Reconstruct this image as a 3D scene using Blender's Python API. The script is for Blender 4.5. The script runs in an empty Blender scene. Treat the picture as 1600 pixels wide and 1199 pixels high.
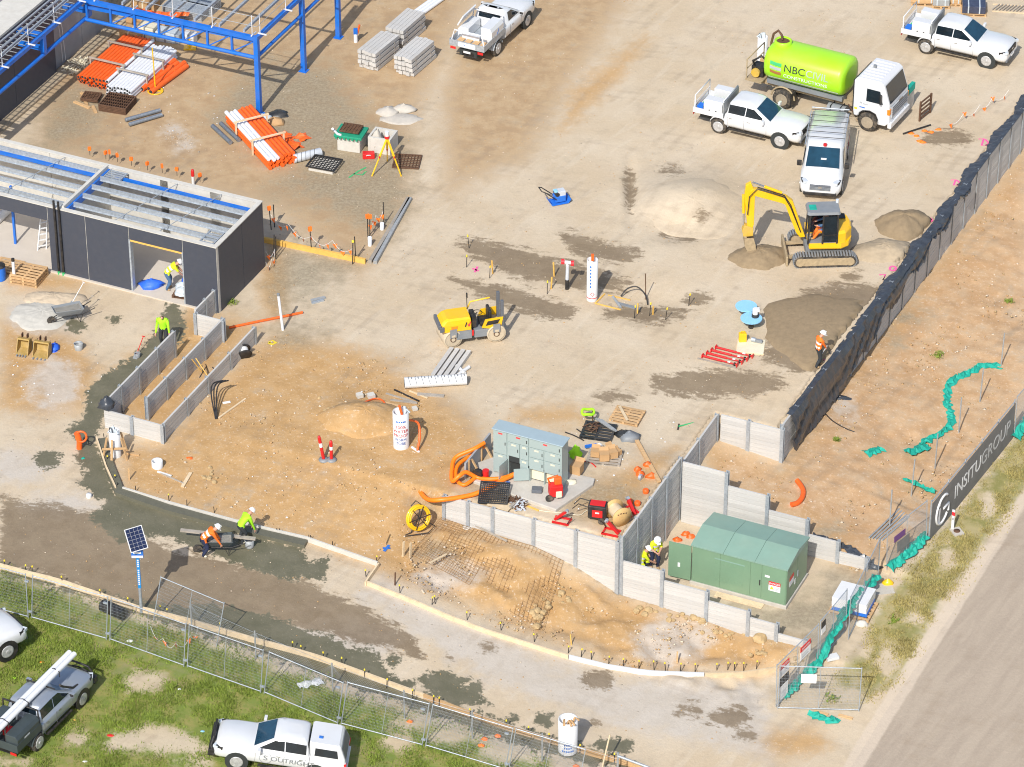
import bpy, bmesh, math, random
import numpy as np
from mathutils import Vector, Matrix
random.seed(7); rng = np.random.default_rng(7)
R = math.radians
sc = bpy.context.scene
# ---------------------------------------------------------------- camera, light, exposure
PITCH = R(33.7); F = 5860.0; HC = 87.6
SP, CP = math.sin(PITCH), math.cos(PITCH); Y0 = HC / math.tan(PITCH)
cam = bpy.data.cameras.new('camera'); cam.sensor_width = 36; cam.lens = F / 1600 * 36
cam.clip_start = 1; cam.clip_end = 3000
camo = bpy.data.objects.new('camera', cam); sc.collection.objects.link(camo)
camo.location = (0, -Y0, HC); camo.rotation_euler = (math.pi / 2 - PITCH, 0, 0)
sc.camera = camo
SUN_EL, SUN_AZ = R(43), R(180 + 71)          # the sun stands behind the camera, to its left; angle of its direction from +x
sd = Vector((math.cos(SUN_AZ) * math.cos(SUN_EL), math.sin(SUN_AZ) * math.cos(SUN_EL), math.sin(SUN_EL)))
w = bpy.data.worlds.new('World'); sc.world = w; w.use_nodes = True
nt = w.node_tree; bg = nt.nodes['Background']
sky = nt.nodes.new('ShaderNodeTexSky'); sky.sky_type = 'NISHITA'; sky.sun_disc = False
sky.sun_elevation = SUN_EL; sky.sun_rotation = math.pi / 2 - SUN_AZ
sky.dust_density = 2.0
nt.links.new(sky.outputs[0], bg.inputs[0]); bg.inputs[1].default_value = 0.15
sun = bpy.data.lights.new('sun', 'SUN'); sun.energy = 4.3; sun.angle = R(0.53); sun.color = (1, 0.965, 0.9)
suno = bpy.data.objects.new('sun', sun); sc.collection.objects.link(suno)
suno.rotation_euler = sd.to_track_quat('Z', 'Y').to_euler()
vs = sc.view_settings; vs.view_transform = 'Standard'; vs.look = 'None'; vs.gamma = 1; vs.use_curve_mapping = False
sc.display_settings.display_device = 'sRGB'
vs.exposure = 0.0
sc.cycles.max_bounces = 6; sc.cycles.filter_width = 1.1

# ---------------------------------------------------------------- surveying: photo pixel -> point of the site
AS = R(-24.5)                                # the site grid is turned against the view
T2 = np.array([math.cos(AS), math.sin(AS)]); N2 = np.array([-T2[1], T2[0]])
def P0(px, py, h=0.0):
    du = (px - 800) / F; dv = (py - 599.5) / F; k = (HC - h) / (SP + dv * CP)
    return np.array([du * k, -Y0 + k * (CP - dv * SP)])
K2 = P0(967, 846, .15)
def P(px, py, h=0.0):
    a = P0(px, py, h); return Vector((a[0], a[1], h))
def TN(t, n, z=0.0):
    a = K2 + t * T2 + n * N2; return Vector((a[0], a[1], z))
def tn(x, y):
    dx = x - K2[0]; dy = y - K2[1]
    return dx * T2[0] + dy * T2[1], dx * N2[0] + dy * N2[1]
def proj(x, y, z):
    ry = y + Y0; rz = z - HC; d = ry * CP - rz * SP; u = ry * SP + rz * CP
    return 800 + F * x / d, 599.5 - F * u / d
def sst(x, a, b):
    k = np.clip((x - a) / (b - a), 0, 1); return k * k * (3 - 2 * k)
ip = np.interp
def hgt(x, y):
    x = np.asarray(x, float); y = np.asarray(y, float)
    t, n = tn(x, y)
    zs = ip(t, [-25, -19.6, -8.65, 2.72, 7.5, 14], [0, 0, -1.0, -2.7, -3.1, -3.2])
    nF = ip(t, [-30, -19.64, -8.65, 2.72, 7.23, 9], [-5.3, -5.07, -4.06, -4.15, -1.5, -.8])
    # left yard: gentle fall to the driveway
    zl = zs * (1 - sst(n, nF, np.maximum(nF + 4, 1.5)))
    # cut bank below wall A and wall D
    zA = ip(t, [-7.7, -5.5, -3.7, -1.85, 0, 1.8, 3.7, 5.5, 6.7, 8, 9], [-1.07, -1.13, -1.19, -1.67, -2.45, -2.5, -2.6, -2.8, -2.66, -2.62, -2.8])
    g = np.clip((n - nF) / np.maximum(-nF - .05, .3), 0, 1)
    g = .25 * sst(g, .12, .22) + .75 * sst(g, .15, 1.0)
    zb = zs + (zA - zs) * g
    k = sst(t, -9.8, -7.7)
    south = zl * (1 - k) + zb * k
    zyard = -.22 * sst(t, -4, -.6) * sst(n, 5.5, 7.5) * (1 - sst(n, 10.5, 14))
    zL = ip(n, [9, 10.8, 20, 40, 60], [-1.7, -1.75, -2.1, -2.3, -2.3])
    zV = ip(n, [-4, 2, 8, 20, 60], [-3.2, -2.95, -2.7, -2.55, -2.5])
    zR = zL + (zV - zL) * sst(t, 3.2, 10.0) - .15 * sst(t, 11.0, 12.5)
    zterr = ip(t, [0, 2.9, 8.3, 10.5], [-1.33, -1.65, -2.35, -2.65])
    kt = sst(n, 8.5, 12.5) * sst(t, 2.9, 5)
    zterr = zterr * (1 - kt) + zR * kt
    zpad = -2.78 + (zV + 2.78) * sst(t, 8, 10.5)
    tL = 2.98 + .79 * (n - 10.7) / 29.3
    yard = ((t < -.12) & (n >= .22) & (n < 10.45)) | ((n >= 10.45) & (t < tL - .3))
    yard |= (t < -7.7) & (n > 2)
    z = np.where(n >= 10.45, zR, np.where(n >= 6.25, zterr, zpad))
    z = np.where(t > 10.2, zR, z)
    z = np.where(n < .15, np.where(t > 8.4, zR + (zs - zR) * sst(-n, -.5, 2) * (1 - sst(t, 8.4, 10.4)), south), z)
    z = np.where((t < -7.7) & (n < 2), zl, z)
    z = np.where((n < 2) & (n >= 0) & (t < -7.7), zl, z)
    z = np.where((t >= -9.8) & (t < -7.7) & (n < .2), south, z)
    z = np.where(yard, zyard, z)
    px, py = proj(x, y, z)                   # a low spoil heap and a shallow dig in the yard
    def bump(cx, cy, sx, sy, a):
        return a * np.exp(-((px - cx) / sx) ** 2 - ((py - cy) / sy) ** 2)
    z = z + yard * (bump(1075, 310, 75, 32, .5) + bump(1060, 360, 40, 16, -.25) + bump(985, 300, 9, 40, -.3) + bump(1010, 470, 60, 22, -.18) + bump(560, 650, 50, 22, .35) + bump(280, 735, 50, 22, .2) + bump(1290, 510, 80, 55, .22))
    return z
def G(px, py, dz=0.0):
    h = 0.0
    for _ in range(10):
        a = P0(px, py, h); h2 = float(hgt(a[0], a[1])); h = h + (h2 - h) * .7
    a = P0(px, py, h); return Vector((a[0], a[1], h + dz))
def ang(p, q): return math.atan2(q[1] - p[1], q[0] - p[0])

# ---------------------------------------------------------------- materials (all procedural)
MATS = {}
def srgb(r, g, b):
    f = lambda c: (c / 255 / 12.92) if c / 255 <= .04045 else ((c / 255 + .055) / 1.055) ** 2.4
    return (f(r), f(g), f(b))
def mk(name, col, rough=.6, metal=0.0, var=.12, scale=2.5, bump=0.0, dirt=0.0, dcol=(.42, .33, .23), rnd=0.0, stretch=None, alpha=1, coat=0):
    m = bpy.data.materials.new(name); m.use_nodes = True; t = m.node_tree; n = t.nodes; b = n['Principled BSDF']
    b.inputs['Roughness'].default_value = rough; b.inputs['Metallic'].default_value = metal
    if coat: b.inputs['Coat Weight'].default_value = coat; b.inputs['Coat Roughness'].default_value = .08
    tc = n.new('ShaderNodeTexCoord'); src = tc.outputs['Object']
    if stretch:
        mp = n.new('ShaderNodeMapping'); mp.inputs['Scale'].default_value = stretch; t.links.new(src, mp.inputs[0]); src = mp.outputs[0]
    no = n.new('ShaderNodeTexNoise'); no.inputs['Scale'].default_value = scale; no.inputs['Detail'].default_value = 5; no.inputs['Roughness'].default_value = .65
    t.links.new(src, no.inputs['Vector'])
    mr = n.new('ShaderNodeMapRange'); mr.inputs[1].default_value = .25; mr.inputs[2].default_value = .75
    mr.inputs[3].default_value = 1 - var; mr.inputs[4].default_value = 1 + var; t.links.new(no.outputs['Fac'], mr.inputs[0])
    val = mr.outputs[0]
    if rnd:
        oi = n.new('ShaderNodeObjectInfo'); m2 = n.new('ShaderNodeMapRange'); m2.inputs[3].default_value = 1 - rnd; m2.inputs[4].default_value = 1 + rnd
        t.links.new(oi.outputs['Random'], m2.inputs[0]); mu = n.new('ShaderNodeMath'); mu.operation = 'MULTIPLY'
        t.links.new(val, mu.inputs[0]); t.links.new(m2.outputs[0], mu.inputs[1]); val = mu.outputs[0]
    vm = n.new('ShaderNodeVectorMath'); vm.operation = 'SCALE'; vm.inputs[0].default_value = col[:3]; t.links.new(val, vm.inputs['Scale'])
    out = vm.outputs[0]
    if dirt:
        n2 = n.new('ShaderNodeTexNoise'); n2.inputs['Scale'].default_value = scale * .8; n2.inputs['Detail'].default_value = 6; t.links.new(tc.outputs['Object'], n2.inputs['Vector'])
        m3 = n.new('ShaderNodeMapRange'); m3.inputs[1].default_value = .42; m3.inputs[2].default_value = .78; m3.inputs[4].default_value = dirt; t.links.new(n2.outputs['Fac'], m3.inputs[0])
        mx = n.new('ShaderNodeMix'); mx.data_type = 'RGBA'; t.links.new(m3.outputs[0], mx.inputs['Factor']); t.links.new(out, mx.inputs['A']); mx.inputs['B'].default_value = (*dcol, 1); out = mx.outputs['Result']
    t.links.new(out, b.inputs['Base Color'])
    if bump:
        bp = n.new('ShaderNodeBump'); bp.inputs['Strength'].default_value = bump; bp.inputs['Distance'].default_value = .02; t.links.new(no.outputs['Fac'], bp.inputs['Height']); t.links.new(bp.outputs[0], b.inputs['Normal'])
    MATS[name] = m; return m
mk('blue_steel', (.01, .15, .6), .4, var=.1, dirt=.1); mk('galv', (.42, .46, .5), .45, .35, var=.25, scale=9)
mk('galv_dull', (.36, .38, .39), .6, .2, var=.2, scale=6, dirt=.2)
mk('dark_panel', (.052, .06, .082), .55, var=.06, scale=4, dirt=.025); mk('joint', (.16, .16, .17), .8)
mk('concrete', (.5, .47, .42), .85, var=.12, scale=3, bump=.3, dirt=.15); mk('concrete_pale', (.58, .56, .51), .85, var=.1, scale=4, dirt=.15)
mk('sleeper', (.53, .52, .5), .85, var=.13, scale=5, bump=.5, dirt=.16, rnd=.07, stretch=(.4, 1, 6))
mk('grey_wall', (.33, .34, .35), .8, var=.08, dirt=.1); mk('white_paint', (.7, .71, .73), .25, var=.02, dirt=.05, coat=.6)
mk('car_white', (.69, .705, .72), .25, var=.02, scale=1.2, dirt=.16, coat=.8); mk('white_plastic', (.7, .71, .72), .45, var=.04, dirt=.1)
mk('glass', (.008, .016, .024), .06, var=.5, scale=1.5, coat=.5); mk('glass_blue', (.012, .05, .085), .06, var=.4, scale=1.5, coat=.5)
mk('black', (.018, .018, .02), .5, var=.3, scale=6, dirt=.1); mk('rubber', (.035, .033, .031), .85, var=.3, scale=8, dirt=.4)
mk('rim', (.5, .5, .5), .35, .3, var=.3, scale=8); mk('rim_dirty', (.36, .3, .22), .7, .1, var=.2); mk('chrome', (.6, .6, .6), .2, .9)
mk('red', (.62, .02, .02), .4, var=.1); mk('orange', (.85, .13, .015), .45, var=.1, scale=4, dirt=.06); mk('orange_flex', (.95, .22, .01), .45, var=.06)
mk('amber', (.8, .25, .02), .3); mk('lamp_glass', (.6, .65, .7), .1, coat=.5); mk('yellow', (.86, .5, .006), .35, var=.06, dirt=.1, coat=.3)
mk('yellow_dark', (.62, .4, .05), .6, dirt=.35); mk('lime', (.38, .76, .02), .38, var=.06, scale=1.2, coat=.2, dirt=.12); mk('hiviz_y', (.75, .85, .02), .75, var=.1)
mk('hiviz_g', (.4, .88, .02), .75, var=.1); mk('hiviz_o', (.95, .2, .02), .75, var=.1); mk('navy', (.02, .028, .07), .85, var=.3, scale=6)
mk('denim', (.07, .14, .26), .85, var=.25, scale=8); mk('trouser_dark', (.03, .035, .04), .85, var=.3, scale=6); mk('skin', (.52, .29, .2), .6, var=.05)
mk('hair', (.03, .02, .015), .8); mk('boot', (.4, .27, .14), .8, var=.2); mk('reflective', (.78, .8, .8), .4); mk('hat_white', (.85, .85, .85), .3)
mk('timber', (.56, .36, .18), .8, var=.22, scale=4, stretch=(1, 6, 6), dirt=.1, rnd=.15); mk('timber_pale', (.66, .52, .34), .8, var=.18, scale=4, rnd=.12)
mk('timber_grey', (.36, .32, .27), .85, var=.2, scale=4, rnd=.12); mk('timber_yellow', (.72, .43, .1), .7, var=.15, scale=5, rnd=.08)
mk('rust', (.12, .062, .035), .85, var=.4, scale=8); mk('rebar', (.34, .2, .09), .85, var=.3); mk('plastic_black', (.03, .033, .036), .38, var=.3, scale=3, bump=.6, dirt=.1)
mk('black_sheet', (.05, .057, .07), .32, var=.35, scale=3, bump=.8); mk('sand_pale', (.5, .41, .3), .95, var=.12, scale=4, bump=.6); mk('soil', (.5, .33, .16), .95, var=.18, scale=5, bump=.6); mk('wet_concrete', (.13, .125, .09), .5, var=.12, scale=5, bump=.3); mk('grass_green', (.2, .265, .035), .8, var=.35, scale=1.2); mk('grass_dry', (.37, .31, .11), .85, var=.25, scale=1.5); mk('clod', (.48, .3, .14), .95, var=.2); mk('clod_pale', (.6, .5, .38), .95, var=.15); mk('clod_grey', (.36, .32, .26), .95, var=.15); mk('purple_print', (.15, .06, .2), .6); mk('navy_wrap', (.05, .06, .1), .25, var=.3, scale=5); mk('geotextile', (.5, .46, .4), .9, var=.1, scale=4, bump=.4); mk('teal', (.012, .36, .27), .7, var=.25, scale=5); mk('card', (.5, .31, .15), .85, var=.1)
mk('blue_plastic', (.02, .16, .62), .45, var=.1); mk('tarp_blue', (.03, .14, .75), .5, var=.2, scale=5, bump=.5); mk('light_blue', (.28, .58, .85), .4, var=.05)
mk('green_box', (.19, .31, .2), .4, var=.07, scale=.9, dirt=.07); mk('green_roof', (.23, .36, .29), .42, var=.07, scale=1.2, dirt=.1)
mk('switch_grey', (.34, .42, .41), .4, var=.03); mk('switch_roof', (.33, .42, .46), .45, var=.05); mk('inner_dark', (.03, .035, .035), .7)
mk('pvc_white', (.76, .78, .82), .4, var=.04, dirt=.06); mk('pipe_grey', (.55, .58, .62), .5, var=.1); mk('sand_dark', (.27, .2, .12), .95, var=.15, scale=5, bump=.6)
mk('sand_mid', (.4, .32, .22), .95, var=.13, scale=5, bump=.6); mk('cement', (.5, .48, .43), .95, var=.12, scale=4, bump=.4); mk('bucket_paint', (.4, .27, .08), .7, var=.25, scale=5, dirt=.4); mk('rock', (.46, .33, .17), .95, var=.3, scale=3, bump=.5)
mk('dirty_steel', (.4, .31, .19), .75, .1, var=.25, scale=5); mk('grey_plastic', (.12, .13, .15), .5, var=.15); mk('grey_mid', (.22, .24, .26), .5, var=.12, dirt=.15)
mk('silver_paint', (.36, .4, .46), .3, .4, var=.05, coat=.6); mk('tray_grey', (.05, .065, .07), .45, var=.15); mk('banner', (.19, .185, .18), .75, var=.15, scale=1.5)
mk('white_print', (.8, .8, .8), .6, var=.02); mk('grey_print', (.42, .44, .46), .6); mk('grey_light', (.5, .5, .5), .6); mk('black_print', (.03, .03, .035), .6); mk('blue_print', (.03, .16, .55), .6); mk('red_print', (.7, .05, .05), .6)
mk('green_print', (.05, .45, .16), .6); mk('brown_print', (.4, .17, .05), .6); mk('pink_spray', (.9, .12, .35), .8, var=.2, scale=6); mk('solar', (.018, .026, .07), .15, var=.2)
mk('yellow_cap', (.75, .58, .04), .5); mk('copper', (.45, .15, .06), .5); mk('cream', (.72, .66, .5), .7, var=.1); mk('wood_drum', (.62, .4, .16), .7, var=.12, scale=5)
mk('hydrant_red', (.75, .03, .04), .45); mk('green_paint', (.02, .3, .17), .5); mk('floor', (.56, .5, .43), .85, var=.06, scale=2, dirt=.1); mk('coil', (.24, .27, .31), .5, .4, var=.3, scale=10)
mk('blue_pole', (.02, .24, .6), .45); mk('clear_wrap', (.52, .58, .62), .2, var=.15, scale=6); mk('drum_cream', (.56, .47, .34), .65, var=.12, scale=3, dirt=.25)

# ---------------------------------------------------------------- builders
class B:
    """collects faces of one mesh object"""
    def __init__(s): s.v = []; s.f = []; s.mi = []; s.sm = []; s.mats = []; s.X = Matrix()
    def add(s, vs, fs, mat, smooth=False):
        o = len(s.v); s.v += [tuple(s.X @ Vector(p)) for p in vs]
        if mat not in s.mats: s.mats.append(mat)
        i = s.mats.index(mat)
        for f in fs: s.f.append([o + k for k in f]); s.mi.append(i); s.sm.append(smooth)
        return s
    def bx(s, x0, x1, y0, y1, z0, z1, mat):
        return s.add([(x, y, z) for z in (z0, z1) for y in (y0, y1) for x in (x0, x1)],
                     [(0, 2, 3, 1), (4, 5, 7, 6), (0, 1, 5, 4), (2, 6, 7, 3), (0, 4, 6, 2), (1, 3, 7, 5)], mat)
    def box(s, c, d, mat, rz=0, rx=0, ry=0):
        M = Matrix.Translation(c) @ Matrix.Rotation(rz, 4, 'Z') @ Matrix.Rotation(ry, 4, 'Y') @ Matrix.Rotation(rx, 4, 'X')
        vs = [tuple(M @ Vector((x * d[0] / 2, y * d[1] / 2, z * d[2] / 2))) for z in (-1, 1) for y in (-1, 1) for x in (-1, 1)]
        return s.add(vs, [(0, 2, 3, 1), (4, 5, 7, 6), (0, 1, 5, 4), (2, 6, 7, 3), (0, 4, 6, 2), (1, 3, 7, 5)], mat)
    def bar(s, p, q, wd, ht, mat, up=(0, 0, 1)):
        p = Vector(p); q = Vector(q); d = (q - p).normalized(); u = Vector(up)
        sx = d.cross(u)
        if sx.length < 1e-3: sx = d.cross(Vector((1, 0, 0)))
        sx.normalize(); uz = sx.cross(d)
        vs = [tuple(e + sx * a * wd / 2 + uz * b * ht / 2) for e in (p, q) for a, b in ((-1, -1), (1, -1), (1, 1), (-1, 1))]
        return s.add(vs, [(0, 1, 2, 3), (7, 6, 5, 4), (0, 4, 5, 1), (1, 5, 6, 2), (2, 6, 7, 3), (3, 7, 4, 0)], mat)
    def cyl(s, p, q, r, mat, n=8, r1=None, caps=True, smooth=True):
        p = Vector(p); q = Vector(q); d = (q - p).normalized(); r1 = r if r1 is None else r1
        a = d.orthogonal().normalized(); b = d.cross(a)
        vs = []
        for e, rr in ((p, r), (q, r1)):
            vs += [tuple(e + (a * math.cos(2 * math.pi * i / n) + b * math.sin(2 * math.pi * i / n)) * rr) for i in range(n)]
        s.add(vs, [(i, (i + 1) % n, n + (i + 1) % n, n + i) for i in range(n)], mat, smooth)
        if caps: s.add(vs[:n], [list(range(n))[::-1]], mat); s.add(vs[n:], [list(range(n))], mat)
        return s
    def tube(s, pts, r, mat, n=6, closed=False, flat=None):
        pts = [Vector(p) for p in pts]; m = len(pts); vs = []; pa = None
        for i, p in enumerate(pts):
            if closed: d = pts[(i + 1) % m] - pts[i - 1]
            else: d = pts[min(i + 1, m - 1)] - pts[max(i - 1, 0)]
            d.normalize()
            a = d.orthogonal().normalized() if pa is None else (pa - d * pa.dot(d)).normalized()
            pa = a; b = d.cross(a); rr = r[i] if isinstance(r, (list, tuple)) else r
            vs += [tuple(p + (a * math.cos(2 * math.pi * k / n) + b * math.sin(2 * math.pi * k / n)) * rr) for k in range(n)]
        fs = []
        for i in range(m if closed else m - 1):
            j = (i + 1) % m
            fs += [(i * n + k, i * n + (k + 1) % n, j * n + (k + 1) % n, j * n + k) for k in range(n)]
        s.add(vs, fs, mat, True)
        if not closed: s.add(vs[:n], [list(range(n))[::-1]], mat); s.add(vs[-n:], [list(range(n))], mat)
        return s
    def lathe(s, prof, mat, n=16, c=(0, 0, 0), M=None, smooth=True, cap=True):
        vs = []
        for r, z in prof:
            for k in range(n):
                p = Vector((r * math.cos(2 * math.pi * k / n), r * math.sin(2 * math.pi * k / n), z))
                if M is not None: p = M @ p
                vs.append(tuple(p + Vector(c)))
        m = len(prof)
        fs = [(i * n + k, i * n + (k + 1) % n, (i + 1) * n + (k + 1) % n, (i + 1) * n + k) for i in range(m - 1) for k in range(n)]
        s.add(vs, fs, mat, smooth)
        if cap: s.add(vs[:n], [list(range(n))[::-1]], mat); s.add(vs[-n:], [list(range(n))], mat)
        return s
    def prism(s, poly, y0, y1, mat, smooth=False):   # polygon in the xz plane, extruded along y
        n = len(poly); vs = [(x, y0, z) for x, z in poly] + [(x, y1, z) for x, z in poly]
        ar = sum(poly[i][0] * poly[(i + 1) % n][1] - poly[(i + 1) % n][0] * poly[i][1] for i in range(n))
        fs = [list(range(n)), list(range(2 * n - 1, n - 1, -1))] + [(i, n + i, n + (i + 1) % n, (i + 1) % n) for i in range(n)]
        if ar < 0: fs = [f[::-1] for f in fs]
        return s.add(vs, fs, mat, smooth)
    def flat(s, poly, z0, z1, mat):                  # polygon in the xy plane, extruded up
        n = len(poly); vs = [(x, y, z0) for x, y in poly] + [(x, y, z1) for x, y in poly]
        ar = sum(poly[i][0] * poly[(i + 1) % n][1] - poly[(i + 1) % n][0] * poly[i][1] for i in range(n))
        fs = [list(range(n))[::-1], list(range(n, 2 * n))] + [(i, (i + 1) % n, n + (i + 1) % n, n + i) for i in range(n)]
        if ar < 0: fs = [f[::-1] for f in fs]
        return s.add(vs, fs, mat)
    def loft(s, rings, mat, smooth=True, closed=True, caps=True):
        n = len(rings[0]); vs = [tuple(p) for r in rings for p in r]; fs = []
        for i in range(len(rings) - 1):
            for k in range(n if closed else n - 1):
                fs.append((i * n + k, i * n + (k + 1) % n, (i + 1) * n + (k + 1) % n, (i + 1) * n + k))
        s.add(vs, fs, mat, smooth)
        if caps and closed: s.add(rings[0], [list(range(n))[::-1]], mat); s.add(rings[-1], [list(range(n))], mat)
        return s
    def mesh(s, name):
        me = bpy.data.meshes.new(name); me.from_pydata(s.v, [], s.f)
        for m in s.mats: me.materials.append(MATS[m])
        me.polygons.foreach_set('material_index', s.mi); me.polygons.foreach_set('use_smooth', s.sm)
        me.update(); return me
    def obj(s, name, parent=None, loc=(0, 0, 0), rz=0.0, bev=0.0, fix=False, **tags):
        me = s.mesh(name)
        if fix:
            bm = bmesh.new(); bm.from_mesh(me); bmesh.ops.recalc_face_normals(bm, faces=bm.faces); bm.to_mesh(me); bm.free()
        o = bpy.data.objects.new(name, me); sc.collection.objects.link(o)
        o.parent = parent; o.location = loc; o.rotation_euler = (0, 0, rz)
        if bev:
            b = o.modifiers.new('bevel', 'BEVEL'); b.width = bev; b.segments = 2; b.limit_method = 'ANGLE'; b.angle_limit = R(35)
        for k, v in tags.items():
            if v: o[k] = v
        return o
def thing(name, label, cat, loc=(0, 0, 0), rz=0.0, group=None):
    o = bpy.data.objects.new(name, None); sc.collection.objects.link(o); o.empty_display_size = .1
    o.location = loc; o.rotation_euler = (0, 0, rz); o['label'] = label; o['category'] = cat
    if group: o['group'] = group
    return o
def dup(root, loc=None, rz=None, label=None):
    def cp(o, par):
        c = o.copy(); sc.collection.objects.link(c)
        if par is not None: c.parent = par
        for ch in o.children: cp(ch, c)
        return c
    r = cp(root, None)
    if loc is not None: r.location = loc
    if rz is not None: r.rotation_euler = (0, 0, rz)
    if label: r['label'] = label
    return r
def inst(name, me, parent, loc, rot=(0, 0, 0), scale=(1, 1, 1), **tags):
    o = bpy.data.objects.new(name, me); sc.collection.objects.link(o); o.parent = parent
    o.location = loc; o.rotation_euler = rot; o.scale = scale
    for k, v in tags.items():
        if v: o[k] = v
    return o
def text(body, size, mat, parent, loc, rot, name='lettering', depth=.004, align='CENTER', xs=1.0, warp=None):
    cu = bpy.data.curves.new(name, 'FONT'); cu.body = body; cu.size = size; cu.extrude = depth; cu.align_x = align; cu.align_y = 'CENTER'
    tmp = bpy.data.objects.new('tmp', cu); sc.collection.objects.link(tmp)
    me = bpy.data.meshes.new_from_object(tmp.evaluated_get(bpy.context.evaluated_depsgraph_get()))
    bpy.data.objects.remove(tmp); bpy.data.curves.remove(cu)
    me.materials.clear(); me.materials.append(MATS[mat])
    for v in me.vertices:
        v.co.x *= xs
        if warp: v.co = warp(v.co)
    o = bpy.data.objects.new(name, me); sc.collection.objects.link(o); o.parent = parent; o.location = loc; o.rotation_euler = rot
    return o

# ---------------------------------------------------------------- ground
def vnoise(x, y, s, seed):
    r = np.random.default_rng(seed); N = 256; tab = r.random((N, N)); x = x / s + 1000.5; y = y / s + 1000.5
    xi = np.floor(x).astype(int); yi = np.floor(y).astype(int); fx = x - xi; fy = y - yi
    fx = fx * fx * (3 - 2 * fx); fy = fy * fy * (3 - 2 * fy)
    a = tab[xi % N, yi % N]; b = tab[(xi + 1) % N, yi % N]; c = tab[xi % N, (yi + 1) % N]; d = tab[(xi + 1) % N, (yi + 1) % N]
    return (a * (1 - fx) + b * fx) * (1 - fy) + (c * (1 - fx) + d * fx) * fy
def sdist(px, py, poly):                     # signed distance to a polygon, positive inside
    d = np.full(px.shape, 1e9); ins = np.zeros(px.shape, bool); n = len(poly)
    for i in range(n):
        ax, ay = poly[i]; bx, by = poly[(i + 1) % n]; ex, ey = bx - ax, by - ay
        k = np.clip(((px - ax) * ex + (py - ay) * ey) / (ex * ex + ey * ey + 1e-9), 0, 1)
        d = np.minimum(d, (px - ax - k * ex) ** 2 + (py - ay - k * ey) ** 2)
        c = ((ay > py) != (by > py)) & (px < (bx - ax) * (py - ay) / (by - ay + 1e-12) + ax); ins ^= c
    d = np.sqrt(d); return np.where(ins, d, -d)
def ell(cx, cy, rx, ry, n=12): return [(cx + rx * math.cos(2 * math.pi * i / n), cy + ry * math.sin(2 * math.pi * i / n)) for i in range(n)]
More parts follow.
